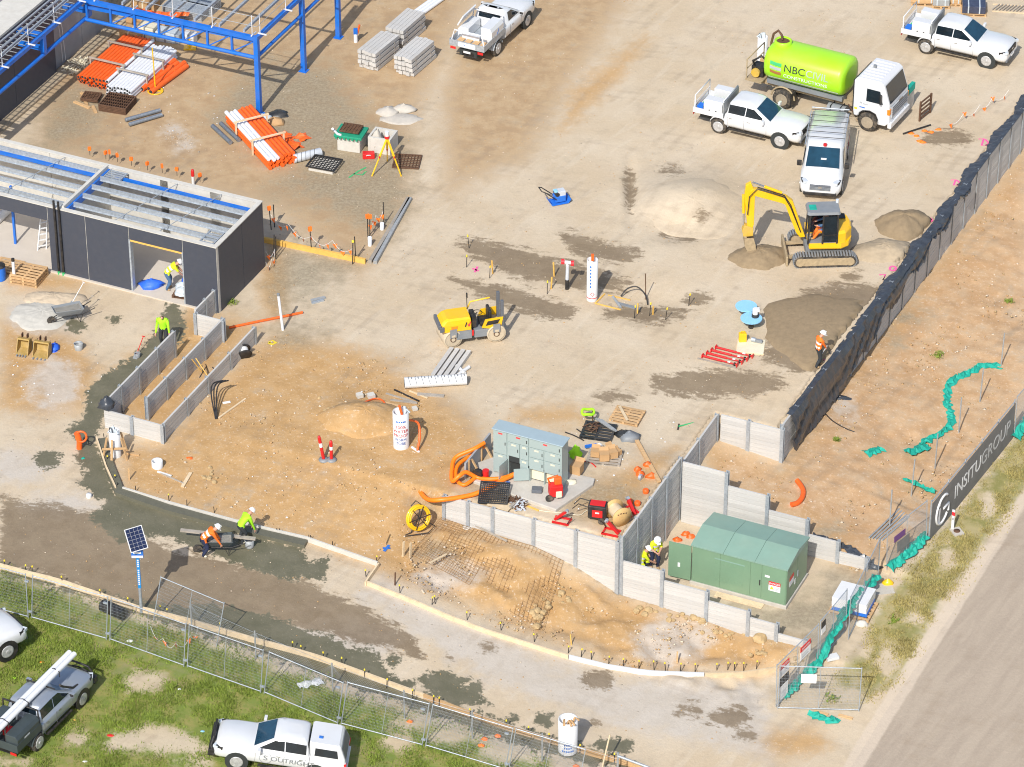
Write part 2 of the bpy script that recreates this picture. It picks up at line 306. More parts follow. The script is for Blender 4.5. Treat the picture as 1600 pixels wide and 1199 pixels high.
ZONES = {
 'wet': (16, [[(262, 500), (285, 490), (290, 530), (250, 560), (215, 600), (165, 640), (150, 690), (180, 770), (250, 790), (375, 830), (478, 858), (478, 880), (515, 870), (510, 905), (440, 905), (330, 865), (250, 835), (190, 850), (140, 810), (165, 785), (120, 755), (135, 735), (115, 715), (125, 690), (100, 672), (130, 655), (135, 610), (170, 580), (210, 555), (240, 520)],
          [(0, 878), (60, 898), (200, 936), (330, 955), (420, 968), (500, 990), (560, 1020), (590, 1035), (640, 1075), (700, 1098), (800, 1132), (890, 1158), (960, 1180), (1010, 1199), (930, 1199), (860, 1180), (760, 1150), (640, 1105), (520, 1063), (400, 1018), (260, 975), (120, 928), (0, 898)],
          [(300, 940), (420, 960), (520, 1000), (600, 1035), (590, 1062), (480, 1040), (380, 1000), (300, 970)],
          [(640, 1060), (700, 1045), (735, 1080), (770, 1105), (700, 1100)], ell(575, 1025, 14, 14), ell(615, 1033, 10, 9), ell(637, 1072, 15, 10), ell(718, 1065, 16, 8), ell(740, 1080, 15, 18), ell(690, 1060, 10, 8), ell(800, 1125, 10, 10), ell(850, 1125, 14, 12), ell(960, 1165, 30, 14), ell(75, 718, 22, 14), ell(178, 500, 10, 5), ell(118, 510, 16, 10), ell(270, 500, 16, 30)]),
 'damp': (20, [[(0, 778), (60, 785), (150, 800), (230, 845), (360, 878), (470, 905), (560, 945), (640, 990), (665, 1030), (560, 1005), (400, 965), (200, 950), (100, 905), (0, 885)],
          [(712, 378), (745, 372), (800, 385), (870, 405), (930, 420), (985, 440), (975, 453), (900, 452), (800, 432), (740, 402)], [(700, 433), (740, 440), (790, 447), (860, 468), (905, 485), (895, 500), (850, 497), (790, 480), (740, 460)],
          [(872, 362), (920, 370), (1005, 395), (975, 412), (900, 402)], [(1255, 455), (1330, 441), (1388, 448), (1392, 465), (1350, 530), (1312, 582), (1240, 582), (1193, 562), (1212, 500)], ell(1330, 432, 18, 7),
          [(1030, 352), (1070, 330), (1115, 350), (1080, 378), (1035, 372)], ell(985, 300, 8, 34), ell(1010, 490, 65, 14), ell(1090, 468, 22, 10), ell(935, 1062, 25, 14), ell(1080, 1110, 22, 10), ell(1140, 1120, 35, 16), ell(1165, 1147, 14, 8), ell(1120, 600, 110, 22), ell(985, 395, 16, 8), ell(960, 620, 30, 8), ell(1480, 215, 40, 12), ell(1050, 265, 16, 3), ell(930, 1128, 6, 3), ell(760, 1012, 10, 5), ell(700, 1028, 6, 3), ell(40, 850, 30, 12), ell(1350, 180, 25, 8)]),
 'orange': (28, [[(430, 520), (560, 545), (660, 610), (740, 680), (720, 750), (690, 800), (960, 930), (1260, 1005), (1225, 1045), (1000, 1045), (800, 975), (600, 895), (480, 845), (200, 770), (180, 700), (260, 690), (330, 610), (410, 530)], [(1100, 690), (1220, 730), (1300, 600), (1600, 240), (1600, 600), (1450, 830), (1340, 900), (1260, 830), (1110, 740)],
          [(0, 500), (110, 520), (160, 580), (130, 640), (60, 650), (0, 640)], [(130, 620), (300, 480), (400, 510), (260, 680)], [(880, 780), (1000, 720), (1060, 700), (960, 840)], ell(70, 440, 60, 15), ell(1235, 1160, 60, 20), ell(860, 650, 60, 14), [(900, 140), (1010, 60), (960, 130), (880, 200)], ell(430, 440, 25, 60)]),
 'pink': (40, [[(1130, 700), (1225, 735), (1310, 600), (1600, 250), (1640, 600), (1450, 830), (1340, 890), (1260, 820), (1110, 740)]]),
 'dry': (25, [[(1640, 640), (1585, 688), (1500, 800), (1455, 858), (1395, 925), (1350, 1000), (1290, 1098), (1335, 1100), (1400, 1060), (1462, 955), (1535, 848), (1605, 760), (1640, 718)]]),
 'tan': (40, [[(60, 110), (400, -40), (760, -40), (690, 90), (640, 200), (640, 320), (560, 430), (430, 330), (60, 240)], [(760, -30), (1000, -30), (900, 120), (820, 250), (700, 300), (690, 150)], ell(640, 700, 120, 100), [(640, 560), (560, 620), (420, 760), (360, 700), (480, 560)]]),
 'gravel': (34, [[(400, 95), (520, 108), (560, 170), (640, 235), (640, 320), (600, 372), (540, 340), (470, 305), (420, 300), (480, 250), (400, 235), (330, 190)], [(430, 380), (560, 400), (540, 430), (470, 470), (440, 510), (425, 450)], ell(460, 520, 40, 16), [(95, 140), (200, 120), (130, 220), (60, 235)],
          [(1150, 945), (1260, 930), (1330, 880), (1345, 930), (1290, 1000), (1200, 990)], ell(1410, 495, 26, 11), ell(1400, 525, 14, 9), ell(1300, 835, 30, 10), ell(790, 770, 60, 16), ell(940, 780, 60, 20), ell(670, 795, 25, 8), ell(690, 860, 30, 10)]),
 'pale': (24, [[(20, 480), (60, 462), (110, 470), (130, 485), (110, 520), (60, 520), (10, 500)], ell(540, 1000, 90, 30), [(580, 905), (700, 960), (820, 1010), (960, 1060), (1200, 1075), (1200, 1180), (980, 1140), (800, 1080), (640, 990), (560, 930)], ell(85, 600, 40, 40), ell(275, 215, 10, 5), ell(285, 228, 12, 6), ell(270, 208, 12, 6), ell(1320, 640, 20, 14), ell(30, 730, 60, 25), ell(90, 790, 60, 18), ell(700, 900, 50, 22), ell(1050, 1000, 60, 35), ell(1450, 820, 30, 10)]),
 'grass': (22, [[(-60, 880), (100, 930), (250, 982), (430, 1042), (560, 1092), (700, 1140), (860, 1199), (860, 1260), (-60, 1260)], [(1640, 640), (1585, 688), (1500, 800), (1455, 858), (1395, 925), (1350, 1000), (1290, 1098), (1335, 1100), (1400, 1060), (1462, 955), (1535, 848), (1605, 760), (1640, 718)]]),
 'bald': (20, [ell(225, 1065, 32, 17), [(165, 1150), (240, 1130), (300, 1150), (330, 1170), (300, 1180), (190, 1170)], ell(120, 1155, 18, 8), ell(190, 1162, 30, 12), ell(620, 1160, 25, 14), ell(640, 1130, 40, 12), ell(450, 1045, 30, 9), ell(700, 1150, 30, 16), ell(560, 1078, 30, 8), ell(790, 1175, 40, 16), ell(300, 1190, 30, 6), ell(20, 1190, 30, 7), ell(1430, 965, 14, 10), ell(1385, 1035, 16, 26), ell(1350, 1020, 14, 14), ell(1320, 1085, 30, 16), ell(1480, 870, 12, 20), ell(1545, 790, 10, 25), ell(1330, 990, 22, 30)]),
 'road': (3, [[(1680, 690), (1600, 790), (1545, 872), (1440, 1030), (1385, 1110), (1330, 1199), (1290, 1270), (1700, 1300), (1700, 690)]]),
 'edge': (4, [[(1640, 745), (1600, 795), (1552, 872), (1450, 1035), (1360, 1180), (1330, 1230), (1300, 1230), (1345, 1150), (1420, 1030), (1530, 865), (1600, 765), (1640, 715)]]),
}
def axis(lo, hi, st):
    a = list(np.arange(lo, hi + 1e-6, st)); d = st
    L = []; x = lo
    while x > -900: d *= 1.35; x -= d; L.append(x)
    d = st; Rr = []; x = a[-1]
    while x < 900: d *= 1.35; x += d; Rr.append(x)
    return np.array(L[::-1] + a + Rr)
gx = axis(-26.5, 26.5, .14); gy = axis(-25.5, 36, .16)
GX, GY = np.meshgrid(gx, gy); X = GX.ravel(); Y = GY.ravel(); Z = hgt(X, Y)
PX, PY = proj(X, Y, Z)
zone = {}
near = (PX > -150) & (PX < 1750) & (PY > -150) & (PY < 1350) & (np.abs(X) < 60) & (np.abs(Y) < 60)
for k, (sw, polys) in ZONES.items():
    a = np.full(X.shape, -1e3)
    for p in polys:
        a[near] = np.maximum(a[near], sdist(PX[near], PY[near], p))
    zone[k] = np.clip(a / (2 * sw) + .5, 0, 1).astype(np.float32)
far = np.clip((np.hypot(X, Y) - 45) / 40, 0, 1); zone['grass'] = np.maximum(zone['grass'], np.where((Y < -20) | (np.abs(X) > 50), far * .8, 0)).astype(np.float32)
rel = vnoise(X, Y, .5, 1) * .03 + vnoise(X, Y, 1.7, 2) * .06 + vnoise(X, Y, .25, 3) * .02 - .055
rough_z = zone['orange'] * .8 + .25 + zone['grass'] * .3 - zone['road'] * 1.0
tt, nn = tn(X, Y)
bank = sst(tt, -9, -7) * sst(-tt, -8.2, -7.2) * sst(-nn, .1, .8) * sst(nn, -4.6, -3.4)
right = sst(tt, 4, 5.5) * sst(-tt, -10.5, -9.5) * sst(nn, 6, 9)
Z = Z + rel * np.clip(rough_z, 0.05, 1.2) + bank * ((vnoise(X, Y, .9, 5) - .5) * .32 + (vnoise(X, Y, .35, 6) - .5) * .16) + right * ((vnoise(X, Y, 2.6, 8) - .5) * .22 + (vnoise(X, Y, .45, 9) - .5) * .07)
nxg, nyg = len(gx), len(gy); ii = np.arange(nxg * nyg).reshape(nyg, nxg)
quads = np.stack([ii[:-1, :-1], ii[:-1, 1:], ii[1:, 1:], ii[1:, :-1]], -1).reshape(-1, 4)
me = bpy.data.meshes.new('ground'); me.vertices.add(len(X)); me.vertices.foreach_set('co', np.stack([X, Y, Z], 1).ravel())
me.loops.add(quads.size); me.loops.foreach_set('vertex_index', quads.ravel().astype(np.int32)); me.polygons.add(len(quads))
me.polygons.foreach_set('loop_start', np.arange(0, quads.size, 4, dtype=np.int32)); me.update(calc_edges=True)
me.polygons.foreach_set('use_smooth', np.ones(len(quads), bool))
for k, a in zone.items():
    at = me.attributes.new(k, 'FLOAT', 'POINT'); at.data.foreach_set('value', a)
gm = bpy.data.materials.new('ground'); gm.use_nodes = True; t = gm.node_tree; n = t.nodes; pb = n['Principled BSDF']; pb.inputs['Roughness'].default_value = .95
geo = n.new('ShaderNodeNewGeometry'); pos = geo.outputs['Position']
def nz(scale, det=6, ro=.6, vec=None, dist=0.0):
    a = n.new('ShaderNodeTexNoise'); a.inputs['Scale'].default_value = scale; a.inputs['Detail'].default_value = det; a.inputs['Roughness'].default_value = ro; a.inputs['Distortion'].default_value = dist
    t.links.new(vec or pos, a.inputs['Vector']); return a.outputs['Fac']
def mth(op, a, b):
    m = n.new('ShaderNodeMath'); m.operation = op
    for i, s in ((0, a), (1, b)):
        if isinstance(s, (int, float)): m.inputs[i].default_value = s
        else: t.links.new(s, m.inputs[i])
    return m.outputs[0]
def mapr(v, a, b, c=0, d=1, smooth=True):
    m = n.new('ShaderNodeMapRange'); m.interpolation_type = 'SMOOTHSTEP' if smooth else 'LINEAR'
    for i, s in enumerate((a, b, c, d)): m.inputs[i + 1].default_value = s
    t.links.new(v, m.inputs[0]); return m.outputs[0]
def mixc(f, a, b):
    m = n.new('ShaderNodeMix'); m.data_type = 'RGBA'
    for s, k in ((f, 'Factor'), (a, 'A'), (b, 'B')):
        if isinstance(s, tuple): m.inputs[k].default_value = (*s, 1)
        elif isinstance(s, (int, float)): m.inputs[k].default_value = s
        else: t.links.new(s, m.inputs[k])
    return m.outputs['Result']
def rot_map(ang_, sx, sy):
    m = n.new('ShaderNodeMapping'); m.vector_type = 'TEXTURE'; m.inputs['Rotation'].default_value = (0, 0, ang_); m.inputs['Scale'].default_value = (sx, sy, 1); t.links.new(pos, m.inputs[0]); return m.outputs[0]
big = nz(.22, 5); mid = nz(1.1, 6, .65); fine = nz(7, 6, .7); grain = nz(28, 4, .7)
ragged = nz(2.6, 9, .72); streak3 = nz(2.2, 8, .68, rot_map(R(-15), 2.2, .9), .3); streak = nz(1.6, 5, .6, rot_map(R(58), 6, .8), .6); streak2 = nz(1.6, 5, .6, rot_map(R(-20), 6, .7), .5)
def zmask(name, amp=.5, wd=.12, nse=None, amp2=.35):
    a = n.new('ShaderNodeAttribute'); a.attribute_name = name
    v = mth('ADD', a.outputs['Fac'], mth('MULTIPLY', mth('SUBTRACT', nse or mid, .5), amp))
    v = mth('ADD', v, mth('MULTIPLY', mth('SUBTRACT', fine, .5), amp2))
    return mapr(v, .5 - wd, .5 + wd)
col = mixc(mapr(big, .35, .65), (.535, .425, .29), (.585, .485, .355))
col = mixc(mapr(streak, .5, .72, 0, .5), col, (.62, .53, .405)); col = mixc(mapr(streak2, .52, .72, 0, .3), col, (.47, .375, .28))
col = mixc(zmask('tan', .9, .4), col, mixc(mapr(mid, .35, .65), (.4, .27, .15), (.5, .355, .205)))
col = mixc(zmask('orange', 1.1, .4), col, mixc(mapr(mid, .35, .65), (.45, .27, .11), (.53, .335, .155)))
col = mixc(mth('MULTIPLY', zmask('pink', 1.2, .4), .8), col, mixc(mapr(mid, .35, .65), (.5, .31, .165), (.59, .41, .25)))
col = mixc(mapr(mth('MULTIPLY', zmask('orange', .8, .3), mapr(fine, .56, .66)), 0, 1, 0, .5), col, (.7, .57, .44))
col = mixc(mth('MULTIPLY', zmask('gravel', 2.2, .5), .75), col, mixc(mapr(fine, .35, .65), (.22, .185, .125), (.34, .29, .2)))
col = mixc(mth('MULTIPLY', zmask('pale', 1.6, .4), .8), col, mixc(mapr(mid, .35, .65), (.48, .43, .37), (.54, .49, .43)))
col = mixc(mth('MULTIPLY', zmask('damp', 1.5, .13, streak3, .8), .85), col, mixc(mapr(mid, .35, .65), (.165, .117, .068), (.22, .163, .1)))
wetm = zmask('wet', 1.5, .07, ragged, .7)
col = mixc(wetm, col, mixc(mapr(mid, .3, .7), (.13, .122, .075), (.175, .16, .105)))
gr = zmask('grass', 1.3, .25); bald = zmask('bald', 1.3, .25)
gcol = mixc(mapr(mid, .38, .62), (.16, .215, .035), (.29, .26, .08)); gcol = mixc(mapr(fine, .4, .7, 0, .6), gcol, (.15, .21, .035))
gr = mth('MULTIPLY', gr, mth('SUBTRACT', 1.0, mth('MULTIPLY', bald, .92)))
gcol = mixc(mth('MULTIPLY', zmask('dry', .8, .3), .75), gcol, mixc(mapr(mid, .4, .6), (.27, .23, .085), (.44, .36, .19)))
col = mixc(gr, col, gcol)
rd = zmask('road', .12, .1, amp2=.2)
col = mixc(rd, col, mixc(mapr(streak, .35, .65), (.375, .305, .235), (.42, .345, .265)))
col = mixc(mth('MULTIPLY', zmask('edge', .7, .3), .75), col, (.6, .5, .39))
def tracks(a, sc_, w0):
    wv = n.new('ShaderNodeTexWave'); wv.inputs['Scale'].default_value = sc_; wv.inputs['Distortion'].default_value = 5; wv.inputs['Detail'].default_value = 4; wv.inputs['Detail Scale'].default_value = .35; t.links.new(rot_map(a, 1, 1), wv.inputs[0])
    return mth('MULTIPLY', mapr(wv.outputs['Fac'], .55, .9), mapr(nz(.35, 4), w0, w0 + .12))
drym = mth('SUBTRACT', 1.0, wetm)
for a_, s_, w_ in ((R(150), .42, .48), (R(72), .5, .5), (R(-35), .38, .53)): col = mixc(mth('MULTIPLY', mth('MULTIPLY', tracks(a_, s_, w_), drym), .3), col, mixc(.5, col, (.3, .23, .16)))
speck = nz(16, 5, .75); col = mixc(mapr(speck, .62, .7, 0, .45), col, mixc(.55, col, (.2, .15, .1))); col = mixc(mapr(speck, .38, .3, 0, .5), col, mixc(.5, col, (.8, .74, .66)))
hs = n.new('ShaderNodeVectorMath'); hs.operation = 'SCALE'; t.links.new(col, hs.inputs[0]); t.links.new(mapr(mth('ADD', mth('MULTIPLY', grain, .6), mth('MULTIPLY', fine, .4)), .25, .75, .86, 1.12, False), hs.inputs['Scale'])
t.links.new(hs.outputs[0], pb.inputs['Base Color'])
t.links.new(mapr(wetm, 0, 1, .95, .5), pb.inputs['Roughness'])
bp = n.new('ShaderNodeBump'); bp.inputs['Strength'].default_value = .55; bp.inputs['Distance'].default_value = .06
t.links.new(mth('ADD', mth('MULTIPLY', mid, .5), mth('MULTIPLY', fine, .5)), bp.inputs['Height']); t.links.new(bp.outputs[0], pb.inputs['Normal'])
me.materials.append(gm)
go = bpy.data.objects.new('ground', me); sc.collection.objects.link(go); go['kind'] = 'structure'
MATS['ground'] = gm

# ---------------------------------------------------------------- large structure: retaining walls
ORD = ['first', 'second', 'third', 'fourth', 'fifth', 'sixth', 'seventh', 'eighth', 'ninth', 'tenth']
SLP = B(); SLP.prism([(-.5, -.085), (-.49, -.098), (.49, -.098), (.5, -.085), (.5, .085), (.49, .098), (-.49, .098), (-.5, .085)], 0.006, .08, 'sleeper').bx(-.49, .49, 0, .006, -.09, .09, 'sleeper')
SLPM = SLP.mesh('sleeper')
def post_mesh(h):
    b = B(); b.bx(-.075, .075, -.055, -.043, -h, .03, 'galv').bx(-.006, .006, -.043, .1, -h, .03, 'galv').bx(-.075, .075, .1, .112, -h, .03, 'galv'); return b.mesh('steel_post')
def retwall(label, p, axis, panels, posts, group=None, pad=False):
    rz = AS if axis == 't' else AS + math.pi / 2
    w = thing('retaining_wall', label, 'retaining wall', TN(p[0], p[1]), rz, group)
    for s0, s1, zt, zb in panels:
        z = zt - .1
        while z > zb - .1:
            inst('sleeper', SLPM, w, ((s0 + s1) / 2, random.uniform(-.004, .004), z), (0, 0, random.uniform(-.002, .002)), (s1 - s0 - .012, 1, 1)); z -= .2
    for s, zt, zb in posts:
        inst('steel_post', post_mesh(zt - zb), w, (s, 0, zt))
        if pad: B().lathe([(.24, -.25), (.26, 0), (.2, .07)], 'concrete_pale', 9).obj('footing', w, (s, -.05, zb + .04))
    return w
e = [.05, 1.11, 2.21, 4.01, 5.85, 7.65]; zb = [-1.1, -1.1, -1.15, -1.25, -1.85, -2.6]
retwall('pale concrete sleeper wall in front of the grey electrical cabinet, falling ground before it', (-7.7, 0), 't',
        [(e[i], e[i + 1], .08, zb[i + 1] - .1) for i in range(5)], [(e[i], .1, zb[i] - .1) for i in range(6)], pad=True)
e = [.06, 1.5, 3.0, 4.55, 6.1, 8.1, 10.1]
retwall('tall concrete sleeper wall running away between the cabinet yard and the green transformer', (.15, 0), 'n',
        [(e[i], e[i + 1], .33 if i < 4 else -.02, -2.95 if i < 4 else -1.55) for i in range(6)], [(.02, .4, -2.9), *[(e[i], .36 if i < 5 else .02, -2.95 if i < 5 else -1.5) for i in range(1, 7)]])
e = [.05, 2.0, 3.8, 5.55, 6.9, 8.15]; zt = [.23, -.38, -1.06, -1.74, -2.2]
retwall('stepped concrete sleeper wall behind the green transformer', (.2, 6), 't', [(e[i], e[i + 1], zt[i], -2.95) for i in range(5)], [(e[i], zt[i - 1] + .05, -2.95) for i in range(1, 6)])
e = [.05, 1.77, 3.68, 5.45, 6.65, 7.87]; zt = [-.77, -1.2, -1.6, -1.87, -2.28]; zb = [-2.75, -2.85, -3.1, -2.95, -2.85]
retwall('stepped concrete sleeper wall in front of the green transformer above the dirt bank', (.12, 0), 't', [(e[i], e[i + 1], zt[i], zb[i]) for i in range(5)], [(e[i], zt[i - 1] + .05, zb[i - 1]) for i in range(1, 6)])
retwall('short concrete sleeper wall closing the upper terrace at its far side', (.2, 10.2), 't', [(.05, 1.3, -.04, -1.75), (1.3, 2.75, -.04, -1.95)], [(1.3, 0, -1.7), (2.8, 0, -2.0)])
LA = math.atan2(.79, 29.3)
lw = retwall('long grey sleeper wall along the right edge of the yard, black sheet over it', (2.97, 10.25), 'n', [(.05 + 1.55 * i, 1.6 + 1.55 * i, .12, -1.95 - .02 * i) for i in range(21)], [(.05 + 1.55 * i, .14, -2.0 - .02 * i) for i in range(22)])
lw.rotation_euler.z -= LA
def LW(s, y, z):                             # s along the long wall, y towards the yard
    return Vector((s, y, z))
# left entry walls beside the dark building
retwall('left low concrete sleeper wall of the ramp, beside the wet strip', (-22.45, -1.2), 'n', [(0, 1.2, 1.3, -.2), (1.2, 2.7, 1.3, -.1), (2.7, 4.3, 1.3, 0), (4.3, 5.75, 1.3, 0)], [(1.2, 1.33, -.1), (2.7, 1.33, -.1), (4.3, 1.33, -.1), (5.75, 1.33, -.1)])
retwall('middle low concrete sleeper wall of the ramp', (-21.2, -.05), 'n', [(.05, 1.65, 1.08, -.1), (1.65, 3.3, 1.08, 0), (3.3, 4.95, 1.08, 0), (4.95, 6.65, 1.08, 0)], [(.02, 1.1, -.1), (1.65, 1.1, -.1), (3.3, 1.1, 0), (4.95, 1.1, 0), (6.68, 1.1, 0)])
retwall('outermost low concrete sleeper wall of the ramp, yellow bars leaning on it', (-19.85, -1.2), 'n', [(0.05, 2.1, .83, -.3), (2.1, 3.9, .83, -.1), (3.9, 5.9, .83, 0), (5.9, 8.1, .83, 0)], [(2.1, .85, -.1), (3.9, .85, 0), (5.9, .85, 0), (8.1, .85, 0)])
retwall('short concrete sleeper wall closing the near end of the ramp', (-22.6, -1.28), 't', [(.03, 1.35, .86, -.4), (1.35, 2.75, .86, -.4)], [(1.35, .88, -.4), (2.78, .88, -.4)])
retwall('pale single wall panel set across the far end of the ramp', (-22.5, 6.5), 't', [(.05, 1.3, 1.05, -.1)], [(0, 1.08, -.1), (1.33, 1.08, -.1)])
retwall('short wall panel standing against the corner of the dark building', (-22.55, 6.6), 'n', [(.05, .95, 1.15, -.1), (.95, 1.72, 1.15, 0)], [(.95, 1.18, 0), (1.74, 1.18, 0)])

# black sheet over the long wall
def sheet(name, label, cat, rows, mat, parent=None, smooth=True, solid=.012, **tags):
    b = B(); b.loft(rows, mat, smooth, closed=False, caps=False); o = b.obj(name, parent, label=label, category=cat, **tags)
    m = o.modifiers.new('thickness', 'SOLIDIFY'); m.thickness = solid; m.offset = 0
    return o
rows = []; q = random.Random(3)
for i in range(184):
    s = .9 + i * .165; dep = ip(s, [.9, 1.6, 6, 9.5, 11, 14, 16, 19, 21, 23, 31], [1.75, 1.9, 1.9, 1.5, 1.05, .95, .6, .45, .2, .02, .0]) + (q.uniform(-.12, .12) + .25 * math.sin(s * 2.1) * (s > 8)) * (s < 22)
    dep = max(dep, .02); back = .15 * (s > 21) + (.04 if s < 9 else .12) + (.03 if s < 9 else .12) * math.sin(s * 1.7) + q.uniform(-.06, .06)
    row = [(s + q.uniform(-.05, .05), .14 + back, .06 + q.uniform(0, .08)), (s + q.uniform(-.05, .05), .17, .13 + q.uniform(0, .06)), (s, .05, .14 + q.uniform(0, .05)), (s, -.07, .13 + q.uniform(0, .03))]
    for k in range(1, 8):
        f = k / 7; row.append((s + q.uniform(-.05, .05), -.08 - min(.16, dep * .4) * abs(math.sin(s * 1.3 + f * 5 + math.sin(s * .7) * 2)) - q.uniform(0, .04) * (s < 22), .15 - dep * f))
    rows.append(row)
ps = sheet('plastic_sheet', 'black plastic sheet draped over the top of the long grey wall', 'plastic sheet', rows, 'black_sheet', smooth=False)
ps.location = lw.location; ps.rotation_euler = lw.rotation_euler

# ---------------------------------------------------------------- dark panel building
bld = thing('panel_building', 'unroofed building of dark wall panels with open steel roof purlins', 'building', TN(-22.4, 8.4), AS)
def wp(name, x0, x1, y0, y1, z0, z1, face):   # wall panel: pale concrete, dark skin on the outside
    b = B(); b.bx(x0, x1, y0, y1, z0, z1, 'concrete_pale'); g = .012
    if face == '-y': b.bx(x0 + g, x1 - g, y0 - .014, y0 - .001, z0, z1 - .01, 'dark_panel')
    if face == '+x': b.bx(x1 + .001, x1 + .014, y0 + g, y1 - g, z0, z1 - .01, 'dark_panel')
    return b.obj(name, bld)
for x0, x1, z0 in ((-13.6, -8.35, 2.6), (-8.35, -6.46, -.5), (-6.46, -4.3, -.3), (-4.3, -1.65, 2.68), (-1.65, -.0, -.2)): wp('wall_panel', x0, x1, 0, .16, z0, 3.3, '-y')
wp('wall_panel', -.16, 0, .165, 2.3, -.3, 3.3, '+x'); wp('wall_panel', -.16, 0, 2.3, 4.25, -.7, 3.3, '+x')
for x0 in (-13.6, -10.6, -7.6, -5.0, -2.5): B().bx(x0, min(x0 + 2.98, -.17), 4.09, 4.25, 0, 3.3, 'concrete_pale').obj('rear_panel', bld)
B().bx(-7.75, -7.6, .17, 4.08, 0, 3.42, 'concrete_pale').obj('dividing_wall', bld)
B().bx(-7.59, -7.5, .2, 4.05, 2.9, 3.25, 'blue_steel').obj('roof_beam', bld)
B().bx(-4.32, -4.24, -.03, .2, 0, 2.68, 'galv').obj('door_jamb', bld); B().bx(-1.7, -1.64, -.03, .2, 0, 2.68, 'galv').obj('door_jamb', bld)
B().bx(-4.24, -1.7, -.03, .06, 2.6, 2.68, 'timber_yellow').obj('door_lintel', bld)
b = B()
for x0, x1, y0, y1 in ((-13.6, 0.02, -.03, .19), (-13.6, .02, 4.06, 4.28)): b.bx(x0, x1, y0, y1, 3.31, 3.35, 'concrete_pale')
b.bx(-.19, .03, .191, 4.059, 3.31, 3.35, 'concrete_pale'); b.obj('capping', bld)
B().bx(-13.6, -.17, -.12, 4.08, -.25, .06, 'floor').obj('floor_slab', bld)
def purlin(x0, x1, y, z, me={}):
    k = round(x1 - x0, 2)
    if k not in me: me[k] = B().bx(-k / 2, k / 2, -.03, -.024, -.1, .1, 'galv').bx(-k / 2, k / 2, -.024, .04, .094, .1, 'galv').bx(-k / 2, k / 2, -.09, -.03, -.1, -.094, 'galv').mesh('purlin')
    inst('purlin', me[k], bld, ((x0 + x1) / 2, y, z))
for y in (.85, 1.65, 2.45, 3.2): purlin(-7.5, -.2, y, 3.18 + .02 * y)
for y in (.75, 1.5, 2.25, 3.0, 3.75): purlin(-13.6, -7.78, y, 3.12 + .02 * y)
B().bx(-7.0, -.2, 3.55, 3.68, 3.08, 3.24, 'blue_steel').obj('roof_beam', bld); B().bx(-13.6, -7.78, 3.4, 3.52, 3.06, 3.2, 'blue_steel').obj('roof_beam', bld)
for x in (-4.6, -2.4): B().cyl((x - .5, .18, 3.31), (x + .5, 4.05, 3.33), .018, 'galv', 6).obj('bridging_rod', bld)
for x in (-10.3,): B().cyl((x - .5, .18, 3.28), (x + .5, 4.05, 3.3), .018, 'galv', 6).obj('bridging_rod', bld)
def ladder_frame(x0, y0, dx, dy, z, name='roof_frame'):
    b = B(); b.bx(x0, x0 + .05, y0, y0 + dy, z, z + .08, 'galv').bx(x0 + dx - .05, x0 + dx, y0, y0 + dy, z, z + .08, 'galv')
    for k in range(5): b.bx(x0 + .05, x0 + dx - .05, y0 + .02 + k * (dy - .09) / 4, y0 + .07 + k * (dy - .09) / 4, z + .01, z + .07, 'galv')
    return b.obj(name, bld)
ladder_frame(-.95, .25, .7, 1.05, 3.24); ladder_frame(-7.4, 3.2, .85, .75, 3.25)
for x in (-7.95, -7.72):
    b = B(); b.cyl((x, -.07, .15), (x, -.07, 3.75), .055, 'black', 8).cyl((x, -.07, -.1), (x, -.07, .15), .065, 'green_print', 8); b.obj('downpipe', bld)
b = B(); b.bx(-11, -10.9, 1.2, 1.3, 0.06, 3.05, 'blue_steel'); b.obj('roof_post', bld)

# ---------------------------------------------------------------- blue steel canopy
fr = thing('steel_canopy', 'bright blue steel canopy frame with trusses and silver roof purlins', 'steel frame', TN(-28.95, 24.6), AS)
def bt(name, p, q, r=.085, mat='blue_steel', n=8): return B().cyl(p, q, r, mat, n).obj(name, fr)
def sq(name, p, q, wd, ht=None, mat='blue_steel'): return B().bar(p, q, wd, ht or wd, mat).obj(name, fr)
for y, h in ((0, 4.15), (4.6, 6.5), (8.3, 6.5)):
    b = B(); b.bx(-.11, .11, y - .11, y + .11, 0.02, h, 'blue_steel').bx(-.2, .2, y - .2, y + .2, 0, .03, 'blue_steel').bx(-.11, .115, y - .115, y + .112, .02, .4, 'blue_steel'); b.obj('column', fr)
sq('top_chord', (-9.3, 0, 4.02), (-.11, 0, 4.02), .2, .2); sq('middle_chord', (-9.3, .12, 3.62), (-.11, .12, 3.85), .16, .14); bt('bottom_chord', (-9.3, 0, 3.0), (-.11, 0, 3.0), .1)
for k in range(1, 8):
    x = -1.3 * k; sq('truss_strut', (x, 0, 3.08), (x, 0, 3.92), .1)
    if k < 7: bt('truss_brace', (x, 0, 3.06), (x + 1.28, 0, 3.9), .032, n=6)
bt('truss_brace', (-1.3, 0, 3.06), (-.1, 0, 3.85), .032, n=6)
sq('side_beam', (0, .11, 4.02), (0, 11.5, 4.02), .18, .2); bt('side_rail', (0, .11, 3.05), (0, 11.5, 3.05), .09)
sq('side_beam', (-9.25, 9.5, 4.02), (-9.25, -14, 4.02), .18, .2); bt('side_rail', (-9.25, .4, 3.0), (-9.25, -14, 3.0), .1)
for y in (0.4, -3.8, -10): sq('truss_strut', (-9.25, y, 2.98), (-9.25, y, 4.6 if y > 0 else 3.95), .26, .2)
for y in (-3.8, .3, -10):
    for z in (3.98, 3.3): sq('wall_beam', (-10.6, y, z), (-9.33, y, z), .22, .2)
for k in range(7): B().bx(-.04, .04, 0, 11, -.08, .08, 'galv').bx(-.04, .08, 0, 11, .081, .087, 'galv').obj('purlin', fr, (-8.5 + 1.3 * k, .12, 4.22))
